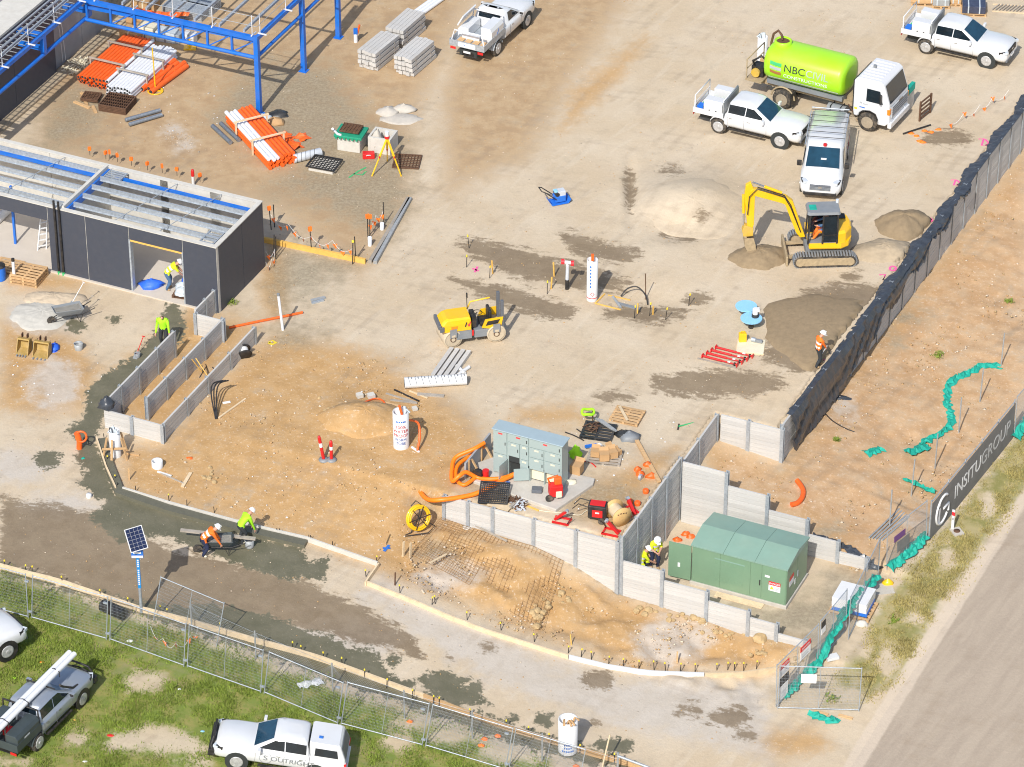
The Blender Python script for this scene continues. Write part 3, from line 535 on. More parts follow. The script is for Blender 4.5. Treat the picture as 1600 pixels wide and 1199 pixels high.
for y in (4.0, 7.5, 10.6): B().bar((-9.2, y, 4.36), (0, y, 4.36), .1, .1, 'galv').obj('roof_bar', fr)
def rail_post(x, y, ax):
    b = B(); b.cyl((x, y, 4.12), (x, y, 5.2), .022, 'white_paint', 6); d = (.35, 0) if ax == 'y' else (0, .35)
    b.bar((x - d[0] * .3, y - d[1] * .3, 4.16), (x + d[0], y + d[1], 4.16), .06, .05, 'white_paint'); b.obj('guard_post', fr)
for k in range(5): rail_post(-8.6 + 2.1 * k, 0, 'x')
for k in range(7): rail_post(-9.25, 2 - 2.35 * k, 'y')
for k in range(4): rail_post(.05, .3 + 2.6 * k, 'y')
for z in (4.65, 5.15):
    B().cyl((-9.2, 0, z), (.05, 0, z), .014, 'galv', 5).obj('guard_rail', fr)
    B().cyl((-9.25, 9, z), (-9.25, -14, z), .028, 'galv', 6).obj('guard_rail', fr)
    B().cyl((.05, 0, z), (.05, 11, z), .014, 'galv', 5).obj('guard_rail', fr)
b = B()                                       # safety mesh and battens between beam and wall
for k in range(46): b.bar((-10.6, -12 + k * .38, 4.1), (-9.35, -12 + k * .38, 4.1), .03, .02, 'galv_dull')
b.obj('safety_mesh', fr, kind='stuff')
for x in (-10.5, -10.15, -9.85): B().bar((x, -14, 4.2), (x, 9, 4.2), .07, .07, 'galv').obj('walkway_bar', fr)

wb = thing('precast_building', 'dark precast wall with broad white parapet at the top left corner', 'building', TN(-39.6, 24), AS)
for y0, y1 in ((-19, -13), (-13, -7.5), (-7.5, -3.7), (-3.7, 0)): B().bx(-.2, 0, y0 + .012, y1 - .012, -.2, 4.2, 'dark_panel').obj('wall_panel', wb)
for y0, y1 in ((0, 2.9), (2.9, 5.4)): B().bx(-.45, -.25, y0 + .015, y1 - .015, -.2, 4.2, 'grey_wall').obj('wall_panel', wb)
B().bx(-1.75, -.02, -19, 12, 4.22, 4.34, 'concrete_pale').obj('parapet', wb)
B().bx(-9, -1.75, -19, 12, 3.6, 4.0, 'grey_mid').obj('roof', wb); B().bx(-2.4, -2.0, -1.4, -1.2, 4.0, 4.9, 'white_paint').obj('roof_vent', wb)
B().bx(-.06, .55, -19, 5, -.1, .12, 'sand_mid').obj('footing', wb)
for y in (.6, .85): B().tube([(-.2, y, 3.4), (-.12, y + .1, 2), (-.15, y + .25, .2)], .02, 'white_plastic', 5).obj('wall_cable', wb)

for nm, p, ax, L, d, zt in (('A', (-7.6, .085), 't', 7.5, .8, -.03), ('B', (.06, .1), 'n', 10.1, .7, -.03), ('E', (.1, 10.285), 't', 2.7, .8, -.24), ('L', (2.88, 10.3), 'n', 32, .45, -.03)):
    b = B(); k = max(1, int(L / .7))
    for i in range(k):
        x0, x1 = L * i / k, L * (i + 1) / k; c = TN(p[0] + (x0 if ax == 't' else -d), p[1] + (x0 if ax == 'n' else d)); c2 = TN(p[0] + (x1 if ax == 't' else -d), p[1] + (x1 if ax == 'n' else d))
        za, zb_ = float(hgt(c.x, c.y)) - .035, float(hgt(c2.x, c2.y)) - .035; b.add([(x0, 0, za), (x1, 0, zb_), (x1, d, zb_), (x0, d, za), (x0, 0, za - .3), (x1, 0, zb_ - .3)], [(0, 1, 2, 3), (4, 5, 1, 0)], 'ground')
    o = b.obj('yard_edge', None, TN(*p), AS + (0 if ax == 't' else math.pi / 2) - (LA if nm == 'L' else 0)); o['kind'] = 'structure'

# ---------------------------------------------------------------- vehicles
def make_wheel(rt, wd, rim='rim', nsp=6, rr=.66):
    t_ = B(); M = Matrix.Rotation(R(90), 4, 'X')
    t_.lathe([(rt * .6, -wd / 2 + .02), (rt * .9, -wd / 2), (rt * .985, -wd * .36), (rt, -wd * .2), (rt, wd * .2), (rt * .985, wd * .36), (rt * .9, wd / 2), (rt * .6, wd / 2 - .02)], 'rubber', 22, M=M)
    for k in range(22): t_.box((rt * .992 * math.cos(k * math.pi / 11), 0, rt * .992 * math.sin(k * math.pi / 11)), (.02, wd * .6, .05), 'rubber', ry=-k * math.pi / 11)
    r_ = B(); r_.lathe([(rt * rr, -wd / 2 - .004), (rt * rr, -wd / 2 + .05), (.02, -wd / 2 + .05)], 'black' if nsp else rim, 20, M=M @ Matrix.Scale(-1, 4, (0, 0, 1)) @ Matrix.Identity(4))
    for s in (-1, 1):
        y = s * (wd / 2 + .006); r_.lathe([(rt * rr - .03, 0), (rt * rr + .008, 0), (rt * rr + .008, .02), (rt * rr - .03, .02)], rim, 20, c=(0, y + .01, 0), M=M)
        r_.cyl((0, y - .04, 0), (0, y + .004, 0), .07, rim, 10)
        if nsp:
            r_.cyl((0, y - .03 * s - .005, 0), (0, y - .03 * s + .005, 0), rt * rr, 'black', 16)
            for k in range(nsp):
                a = 2 * math.pi * k / nsp; r_.box((rt * rr * .55 * math.cos(a), y - .008 * s, rt * rr * .55 * math.sin(a)), (rt * rr * .95, .03, .055), rim, ry=-a)
        else:
            r_.cyl((0, y - .02, 0), (0, y - .012, 0), rt * rr, rim, 16)
            for k in range(8):
                a = 2 * math.pi * k / 8; r_.box((rt * .38 * math.cos(a), y, rt * .38 * math.sin(a)), (.05, .03, .05), 'black')
    return t_.mesh('tyre'), r_.mesh('rim')
WH = {'ute': make_wheel(.39, .26), 'truck': make_wheel(.49, .28, 'rim_dirty', 0, .6), 'van': make_wheel(.35, .22, 'rim', 5)}
def wheels(root, kind, spots):
    ty, ri = WH[kind]
    for x, y, z in spots:
        h = inst('wheel', ty, root, (x, y, z)); inst('rim', ri, h, (0, 0, 0))
def ring(x, w_, zb, zsh, zt, wt): return [(x, -w_ * .88, zb), (x, -w_, zb + .14), (x, -w_, zsh - .12), (x, -w_ * .95, zsh), (x, -wt, zt), (x, 0, zt + .02), (x, wt, zt), (x, w_ * .95, zsh), (x, w_, zsh - .12), (x, w_, zb + .14), (x, w_ * .88, zb)]
def oct_ring(x0, x1, yw, z, c): return [(x0 + c, -yw, z), (x1 - c, -yw, z), (x1, -yw + c, z), (x1, yw - c, z), (x1 - c, yw, z), (x0 + c, yw, z), (x0, yw - c, z), (x0, -yw + c, z)]
def pane(name, root, pts, th, mat='glass'):
    p = [Vector(q) for q in pts]; nrm = (p[1] - p[0]).cross(p[-1] - p[0]).normalized() * th
    b = B(); n_ = len(p); b.add([tuple(q) for q in p] + [tuple(q + nrm) for q in p], [list(range(n_ - 1, -1, -1)), list(range(n_, 2 * n_))] + [(i, (i + 1) % n_, n_ + (i + 1) % n_, n_ + i) for i in range(n_)], mat)
    return b.obj(name, root)
def ute_cab(root, paint='car_white', bull=False, single=False, xr=-1.27, flare=None, steps=True):
    b = B(); b.loft([ring(xr, .91, .46, 1.07, 1.1, .8), ring(.0, .925, .45, 1.08, 1.1, .8), ring(.95, .925, .45, 1.08, 1.12, .78), ring(1.1, .925, .45, 1.07, 1.15, .72), ring(1.85, .925, .45, 1.05, 1.15, .72), ring(2.25, .91, .43, 1.01, 1.1, .7), ring(2.42, .87, .43, .94, 1.04, .66), ring(2.5, .82, .46, .86, .95, .6), ring(2.55, .74, .52, .78, .84, .5)], paint)
    b.obj('body', root, bev=0)
    b = B(); b.loft([oct_ring(xr + .02, 1.12, .845, 1.06, .06), oct_ring(xr + .05, .98, .82, 1.16, .06), oct_ring(xr + .16, .18, .7, 1.66, .08), oct_ring(xr + .21, .1, .66, 1.72, .14), oct_ring(xr + .3, -.06, .54, 1.765, .18), oct_ring(xr + .45, -.25, .3, 1.78, .12)], paint)
    b.obj('cab_roof', root, bev=0)
    yy = lambda z: .82 - .12 * (z - 1.16) / .52
    xf = lambda z: .98 - .83 * (z - 1.16) / .52
    rr = xr + .2
    for s in (-1, 1):
        wins = [[(xf(1.19) - .16, 1.19), (xf(1.6) - .12, 1.6), (-.22, 1.62), (-.26, 1.19)], [(-.3, 1.19), (-.26, 1.62), (rr - .02, 1.6), (rr - .06, 1.19)]]
        if single: wins = wins[:1]
        for wn in wins:
            pts = [(x, s * (yy(z) + .004), z) for x, z in wn]
            if s > 0: pts = pts[::-1]
            pane('side_window', root, pts[::-1], .008)
    pts = [(xf(1.18) + .012, -.7, 1.18), (xf(1.18) + .012, .7, 1.18), (xf(1.64) + .012, .6, 1.64), (xf(1.64) + .012, -.6, 1.64)]
    pane('windscreen', root, pts, .01, 'glass_blue')
    pane('rear_window', root, [(xr + .085, .6, 1.25), (xr + .085, -.6, 1.25), (xr + .14, -.55, 1.6), (xr + .14, .55, 1.6)], .01)
    for s in (-1, 1):
        b = B(); b.cyl((1.565, s * .80, .4), (1.565, s * .935, .4), .47, flare or 'inner_dark', 20); b.obj('wheel_arch', root)
        b = B(); b.box((2.4, s * .7, .93), (.22, .32, .12), 'lamp_glass', rz=-s * .5).box((2.3, s * .82, .93), (.3, .12, .13), 'black', rz=-s * .35); b.obj('headlight', root)
        b = B(); b.box((.72, s * 1.03, 1.22), (.12, .22, .17), paint).box((.66, s * 1.03, 1.22), (.01, .19, .13), 'black').box((.74, s * .92, 1.16), (.05, .1, .04), 'black'); b.obj('mirror', root, bev=.02)
        for xh in ((-.05, -.95) if not single else (-.05,)): B().box((xh, s * .932, .98), (.16, .02, .03), 'chrome').obj('door_handle', root)
        dj = B(); dj.box((-.28, s * .926, .78), (.012, .008, .55), 'joint')
        if not single: dj.box((-1.12, s * .916, .8), (.012, .008, .5), 'joint')
        dj.box((.86, s * .927, .78), (.012, .008, .5), 'joint'); dj.obj('door_seam', root)
        if steps: B().box((-.15, s * .93, .42), (1.75, .12, .06), 'black').obj('side_step', root)
    B().box((2.48, 0, .84), (.14, 1.02, .28), 'black').box((2.54, 0, .88), (.05, .2, .1), 'chrome').obj('grille', root, bev=.02)
    B().box((2.5, 0, .5), (.15, 1.5, .13), 'grey_plastic').box((2.58, 0, .6), (.02, .36, .11), 'white_print').obj('bumper', root, bev=.02)
    if bull:
        b = B(); b.box((2.62, 0, .62), (.24, 1.75, .3), 'black').tube([(2.5, -.86, .55), (2.66, -.7, .85), (2.6, -.55, 1.18), (2.62, 0, 1.2), (2.6, .55, 1.18), (2.66, .7, .85), (2.5, .86, .55)], .045, 'black', 8).tube([(2.66, -.72, .8), (2.7, 0, .92), (2.66, .72, .8)], .035, 'black', 6)
        b.obj('bull_bar', root, bev=.02)
def chassis(root, x0, x1):
    b = B(); b.bx(x0, x1, -.45, .45, .38, .7, 'inner_dark').bx(-1.66, -1.47, -.7, .7, .3, .48, 'black').bx(x0, x0 + .1, -.3, .3, .4, .6, 'black'); b.obj('chassis', root)
def ute_wheels(root): wheels(root, 'ute', [(x, s * .8, .39) for x in (1.565, -1.565) for s in (-1, 1)])
def tray(root, x0, x1, mat, drop=.24):
    b = B(); b.bx(x0, x1, -.92, .92, .86, .93, mat); b.obj('tray_floor', root)
    for y in (-.92, .89): B().bx(x0, x1, y, y + .03, .931, .93 + drop, mat).obj('tray_side', root)
    B().bx(x0 - .03, x0 - .001, -.92, .92, .86, .93 + drop, mat).obj('tailgate', root)
    for s in (-1, 1):
        B().bx(x0 - .045, x0 - .03, s * .72 - .14, s * .72 + .14, .7, .82, 'red').obj('tail_light', root)
        b = B(); b.tube([(-1.565 + .48 * math.cos(a), s * .8, .39 + .48 * math.sin(a)) for a in [R(10 + 16 * k) for k in range(11)]], .03, mat, 5)
        for k in range(10):
            a0, a1 = R(10 + 16 * k), R(26 + 16 * k); b.add([(-1.565 + .48 * math.cos(a), yy_, .39 + .48 * math.sin(a)) for a in (a0, a1) for yy_ in (s * .66, s * .93)], [(0, 1, 3, 2)], mat)
        b.obj('mudguard', root)
def toolbox(root, x0, x1, s, mat, hz=.62, logo=False, lid=False):
    b = B(); y0, y1 = (.33, .9) if s > 0 else (-.9, -.33)
    prof = [(y0, .94), (y1, .94), (y1, .94 + hz * .72), (y1 - s * .0 - (.1 if s > 0 else 0), .94 + hz), (y0 + (.1 if s < 0 else 0), .94 + hz), (y0, .94 + hz * (.72 if s < 0 else 1))]
    if s > 0: prof = [(y0, .94), (y1, .94), (y1, .94 + hz * .75), (y1 - .1, .94 + hz), (y0, .94 + hz)]
    else: prof = [(y1, .94), (y0, .94), (y0, .94 + hz * .75), (y0 + .1, .94 + hz), (y1, .94 + hz)]
    n_ = len(prof); b.add([(x, y, z) for x in (x0, x1) for y, z in prof], [list(range(n_)), list(range(2 * n_ - 1, n_ - 1, -1))] + [(i, n_ + i, n_ + (i + 1) % n_, (i + 1) % n_) for i in range(n_)], mat)
    o = b.obj('toolbox', root, bev=.02, fix=True)
    for x in (x0 + .3, x1 - .3): B().cyl((x, s * .9, 1.12), (x, s * .915, 1.12), .055, 'black', 10).obj('lock', o)
def wheelplace(root_fn, pr, pf, near, wb=3.13, off=.9):
    a = G(*pr); b = G(*pf); yaw = ang(a, b); k = (b - a).length / wb
    nv = Vector((-math.sin(yaw), math.cos(yaw), 0)) * (off * near)     # towards the far side
    m = (a + b) / 2 + nv * k; m.z = (a.z + b.z) / 2
    r = root_fn(); r.location = m; r.rotation_euler = (0, math.asin(max(-.2, min(.2, -(b.z - a.z) / (b - a).length))), yaw); r.scale = (k, k, k); return r
def tray_ute(label):
    r = thing('tray_ute', label, 'ute', group='white utes with toolbox trays'); ute_cab(r); chassis(r, -2.7, 2.2); ute_wheels(r); tray(r, -2.85, -1.34, 'car_white', .2)
    for s in (-1, 1): toolbox(r, -2.35, -1.42, s, 'car_white', .68)
    b = B(); b.tube([(-2.8, -.88, .95), (-2.8, -.86, 1.75), (-2.8, .86, 1.75), (-2.8, .88, .95)], .03, 'white_paint', 6).tube([(-2.8, -.87, 1.35), (-2.8, .87, 1.35)], .02, 'white_paint', 5); b.obj('rear_rack', r)
    b = B(); b.bx(-1.38, -1.33, -.9, .9, .93, 1.7, 'galv_dull').tube([(-1.36, -.88, .95), (-1.36, -.84, 1.78), (-1.36, .84, 1.78), (-1.36, .88, .95)], .03, 'white_paint', 6); b.obj('headboard', r)
    b = B(); b.box((-2.58, -.6, 1.05), (.3, .35, .26), 'blue_plastic').tube([(-2.7, -.5, .98), (-2.5, .2, 1.25), (-2.1, .1, 1.05), (-1.7, .15, 1.3)], .04, 'green_print', 6).tube([(-2.7, .3, 1), (-2.2, -.1, 1.3), (-1.6, 0, 1.1)], .035, 'red', 6).box((-2.0, 0, 1.0), (.9, .5, .14), 'black'); b.obj('hose_load', r)
    return r
u1 = wheelplace(lambda: tray_ute('white dual cab tray ute parked in front of the green water tanker'), (1122, 209), (1218, 232), 1)
u2 = dup(u1, label='white dual cab tray ute parked alone at the top right corner')
a, b_ = G(1444, 85), G(1541, 107); u2.location = (a + b_) / 2 + Vector((-math.sin(ang(a, b_)), math.cos(ang(a, b_)), 0)) * .93; u2.rotation_euler = (0, 0, ang(a, b_))

def canopy_ute():
    r = thing('canopy_ute', 'white dual cab ute with rear canopy, black bull bar and lettered doors on the grass', 'ute'); ute_cab(r, bull=True); chassis(r, -2.5, 2.2); ute_wheels(r)
    b = B(); b.loft([ring(-2.72, .86, .5, 1.0, 1.06, .8), ring(-2.62, .91, .5, 1.05, 1.1, .8), ring(-1.29, .91, .46, 1.07, 1.1, .8)], 'car_white'); b.obj('tub', r)
    b = B(); b.loft([oct_ring(-2.7, -1.29, .86, 1.08, .05), oct_ring(-2.68, -1.29, .84, 1.2, .05), oct_ring(-2.45, -1.2, .74, 1.7, .06), oct_ring(-2.36, -1.2, .66, 1.78, .08)], 'car_white', smooth=False)
    cn = b.obj('canopy', r, bev=.03)
    B().box((-1.6, .3, 1.8), (.16, .12, .05), 'blue_print').obj('roof_vent', cn)
    for s in (-1, 1):
        pts = [(-2.4, s * .83, 1.25), (-1.45, s * .83, 1.25), (-1.45, s * .765, 1.58), (-2.32, s * .765, 1.58)]
        pane('canopy_window', r, pts if s < 0 else pts[::-1], .01, 'glass')
        B().cyl((-1.565, s * .79, .4), (-1.565, s * .925, .4), .47, 'inner_dark', 20).obj('wheel_arch', r)
        B().box((-2.7, s * .8, .9), (.1, .14, .28), 'red').obj('tail_light', r)
    pane('canopy_rear_window', r, [(-2.70, .72, 1.16), (-2.70, -.72, 1.16), (-2.5, -.62, 1.62), (-2.5, .62, 1.62)], .012, 'grey_plastic')
    B().box((-2.74, 0, .56), (.14, 1.7, .14), 'car_white').obj('rear_bumper', r, bev=.02)
    text('OUTRIGHT', .3, 'grey_mid', r, (-.62, .945, .83), (R(90), 0, R(180)), xs=1.15)
    text('S', .34, 'grey_mid', r, (.45, .945, .83), (R(90), 0, R(180)), xs=1.2)
    b = B(); b.lathe([(.235, -.003), (.255, -.003), (.255, .003), (.235, .003)], 'grey_print', 28, c=(.45, .945, .83), M=Matrix.Rotation(R(90), 4, 'X'), cap=False); b.obj('logo_ring', r)
    B().box((.02, .75, 1.12), (.3, .12, .15), 'red').obj('seat_load', r)
    return r
o = wheelplace(canopy_ute, (490, 1221), (368, 1202), -1)
def white_corner():
    r = thing('white_ute', 'white ute with black wheel arch flare, cut by the left edge of the photo', 'ute'); ute_cab(r, flare='black', steps=False); chassis(r, -2.5, 2.2); ute_wheels(r)
    b = B(); b.loft([ring(-2.72, .86, .5, 1.0, 1.06, .8), ring(-2.62, .91, .5, 1.05, 1.1, .8), ring(-1.29, .91, .46, 1.07, 1.1, .8)], 'car_white'); b.obj('tub', r)
    return r
r = white_corner(); fw = G(12, 1034); yaw = R(38); r.rotation_euler = (0, 0, yaw)
r.location = fw + Matrix.Rotation(yaw, 3, 'Z') @ Vector((-1.565, .86, 0)); r.location.z = float(hgt(r.location.x, r.location.y))
def grey_ute():
    r = thing('grey_ute', 'silver grey dual cab ute with dark tray canopy carrying white pipes', 'ute'); ute_cab(r, 'silver_paint', bull=True, flare='black'); chassis(r, -2.7, 2.2); ute_wheels(r); tray(r, -3.0, -1.34, 'tray_grey', .3)
    for s in (-1, 1): toolbox(r, -2.95, -1.42, s, 'tray_grey', .62)
    b = B(); b.tube([(-1.38, -.86, .95), (-1.38, -.82, 1.82), (-1.38, .82, 1.82), (-1.38, .86, .95)], .04, 'black', 6).tube([(-2.9, -.3, .95), (-2.9, -.3, 1.82), (-2.9, .3, 1.82), (-2.9, .3, .95)], .035, 'black', 6)
    b.obj('pipe_rack', r)
    b = B(); b.tube([(.1, -.66, 1.8), (.1, .66, 1.8)], .025, 'black', 6).tube([(1.5, -.75, 1.1), (1.2, -.75, 1.15), (.5, -.78, 1.7), (.3, -.76, 1.9)], .05, 'black', 6); b.obj('snorkel', r)
    B().box((-2.3, -.91, 1.2), (.35, .012, .2), 'grey_print').obj('panel_label', r); B().box((-2.2, .05, 1.05), (.4, .3, .22), 'red').obj('load', r)
    return r
def gp(px, py): return G(px, py)
a, b_ = G(62, 1172), G(130, 1104)
gu = wheelplace(grey_ute, (62, 1172), (130, 1104), 1)
pp = thing('pipe_bundle', 'two long white pipes strapped on top of the grey ute', 'pipes', gu.location, gu.rotation_euler.z); pp.scale = gu.scale
for y in (-.1, .13): B().cyl((-3.6, y - .12, 1.92), (2.2, y - .12, 1.98), .11, 'pvc_white', 12).obj('pipe', pp)
for x in (-2.7, -1.3, .9):
    b = B(); b.tube([(x, -.34, 1.75), (x, -.36, 2.0), (x, -.1, 2.1), (x, .13, 2.0), (x, .12, 1.75)], .02, 'black', 5); b.obj('strap', pp)

def flat_ute():
    r = thing('flatbed_ute', 'white single cab ute with silver drop side tray and open toolboxes', 'ute'); k = .93; ute_cab(r, single=True, xr=-.75, steps=False); chassis(r, -2.9, 2.2); ute_wheels(r); tray(r, -3.0, -.85, 'galv', .24)
    toolbox(r, -2.2, -.95, -1, 'car_white', .72); toolbox(r, -2.2, -.95, 1, 'car_white', .5)
    b = B(); b.add([(-2.25, .86, 1.5), (-.95, .86, 1.5), (-.95, .55, 2.05), (-2.25, .55, 2.05), (-2.25, .92, 1.53), (-.95, .92, 1.53), (-.95, .61, 2.08), (-2.25, .61, 2.08)], [(3, 2, 1, 0), (4, 5, 6, 7), (0, 1, 5, 4), (1, 2, 6, 5), (2, 3, 7, 6), (3, 0, 4, 7)], 'car_white'); b.obj('toolbox_lid', r)
    b = B(); b.tube([(-2.95, -.88, .95), (-2.85, -.72, 1.62), (-2.85, .72, 1.62), (-2.95, .88, .95)], .04, 'white_paint', 6); b.obj('rear_rack', r)
    b = B(); b.tube([(-.82, -.85, .95), (-.82, -.75, 1.75), (-.82, .75, 1.75), (-.82, .85, .95)], .04, 'white_paint', 6).bx(-.84, -.8, -.8, .8, .95, 1.3, 'white_paint'); b.obj('headboard', r)
    for i in range(4): B().bx(-2.9, -2.3, -.8 + .4 * i, -.5 + .4 * i, .94, .99, 'timber').obj('plank', r)
    B().bx(-2.35, -2.22, -.3, .6, .94, 1.2, 'white_paint').obj('white_box', r)
    B().bx(-3.05, -3.032, -.45, .45, .9, 1.12, 'white_print').obj('tailgate_panel', r)
    b = B(); b.prism([(-.2, 0), (.03, .16), (.0, .3), (-.02, .16), (-.12, .1)], -.004, .004, 'blue_print'); b.obj('logo', r, (-1.5, -.905, 1.15))
    b = B(); b.prism([(-.13, 0), (.0, .05), (.13, .1), (0, .02)], -.004, .004, 'blue_print'); b.obj('logo', r, (-3.055, .1, .98), R(90))
    B().bx(-3.06, -3.04, -.2, .16, .62, .72, 'white_print').obj('number_plate', r)
    return r
wheelplace(flat_ute, (778, 87), (824, 43), 1, wb=3.13)

def van():
    r = thing('white_van', 'white van with roof rack parked facing the yellow excavator', 'van')
    def vr(x, w_, zb, zsh, zt, wt): return [(x, -w_ * .9, zb), (x, -w_, zb + .15), (x, -w_, zsh), (x, -wt, zt - .1), (x, -wt + .14, zt), (x, 0, zt + .03), (x, wt - .14, zt), (x, wt, zt - .1), (x, w_, zsh), (x, w_, zb + .15), (x, w_ * .9, zb)]
    b = B(); b.loft([vr(-2.55, .9, .4, 1.05, 1.8, .78), vr(-2.45, .95, .35, 1.1, 1.9, .84), vr(.4, .95, .32, 1.1, 1.93, .84), vr(.75, .95, .32, 1.1, 1.86, .8), vr(1.72, .95, .32, 1.06, 1.24, .78), vr(2.2, .93, .32, .95, 1.06, .75), vr(2.5, .85, .34, .8, .9, .68), vr(2.6, .7, .42, .66, .72, .55)], 'car_white'); b.obj('body', r)
    pane('windscreen', r, [(1.66, -.76, 1.28), (1.66, .76, 1.28), (.82, .7, 1.84), (.82, -.7, 1.84)], .03, 'glass_blue')
    for s in (-1, 1):
        pts = [(1.3, s * .945, 1.12), (.25, s * .945, 1.12), (.3, s * .87, 1.68), (.8, s * .87, 1.68)]
        pane('side_window', r, pts[::-1] if s < 0 else pts, .012 if s > 0 else .012, 'glass')
        b = B(); b.box((1.25, s * 1.08, 1.2), (.12, .22, .26), 'black'); b.obj('mirror', r, bev=.03)
        b = B(); b.box((2.36, s * .72, .92), (.34, .22, .13), 'lamp_glass', rz=-s * .35).box((2.3, s * .83, .93), (.3, .1, .1), 'black', rz=-s * .3); b.obj('headlight', r)
        b = B(); b.box((-1.0, s * .955, 1.3), (.02, .01, .9), 'joint').box((.15, s * .955, 1.0), (.02, .01, 1.2), 'joint').box((-.9, s * .957, 1.02), (2.3, .01, .02), 'joint'); b.obj('door_seam', r)
        for x in (1.6, -1.6): B().cyl((x, s * .85, .36), (x, s * .962, .36), .42, 'inner_dark', 18).obj('wheel_arch', r)
        B().bx(-2.0, 1.1, s * .87 - .02, s * .87 + .02, 2.07, 2.11, 'galv').obj('rack_rail', r)
    B().box((2.57, 0, .74), (.1, .95, .26), 'grey_plastic').obj('grille', r, bev=.02); B().box((2.63, 0, .78), (.03, .16, .09), 'chrome').obj('badge', r)
    for z in (.66, .72, .78): B().box((2.63, 0, z), (.01, .9, .018), 'galv').obj('grille_bar', r)
    B().box((2.55, 0, .42), (.16, 1.5, .16), 'black').obj('bumper', r, bev=.03)
    for k in range(6):
        B().cyl((-2.1 + .5 * k, -.87, 2.13), (-2.1 + .5 * k, .87, 2.13), .016, 'black', 6).obj('rack_bar', r)
    B().cyl((-2.35, -.86, 2.1), (-2.35, .86, 2.1), .03, 'galv', 8).obj('rack_roller', r)
    B().cyl((.75, .02, 1.9), (.75, .02, 1.99), .09, 'red', 10).obj('roof_beacon', r)
    B().bx(-2.0, -.9, .951, .957, .86, 1.0, 'red_print').obj('side_stripe', r)
    B().bx(1.2, 1.4, -.1, .15, 1.53, 1.56, 'white_print').obj('dash_paper', r)
    wheels(r, 'van', [(x, s * .85, .35) for x in (1.6, -1.6) for s in (-1, 1)])
    return r
v = van(); f_ = G(1280, 316); v.rotation_euler = (0, 0, R(-99)); v.location = f_ - Vector((math.cos(R(-99)), math.sin(R(-99)), 0)) * 2.6; v.location.z = 0

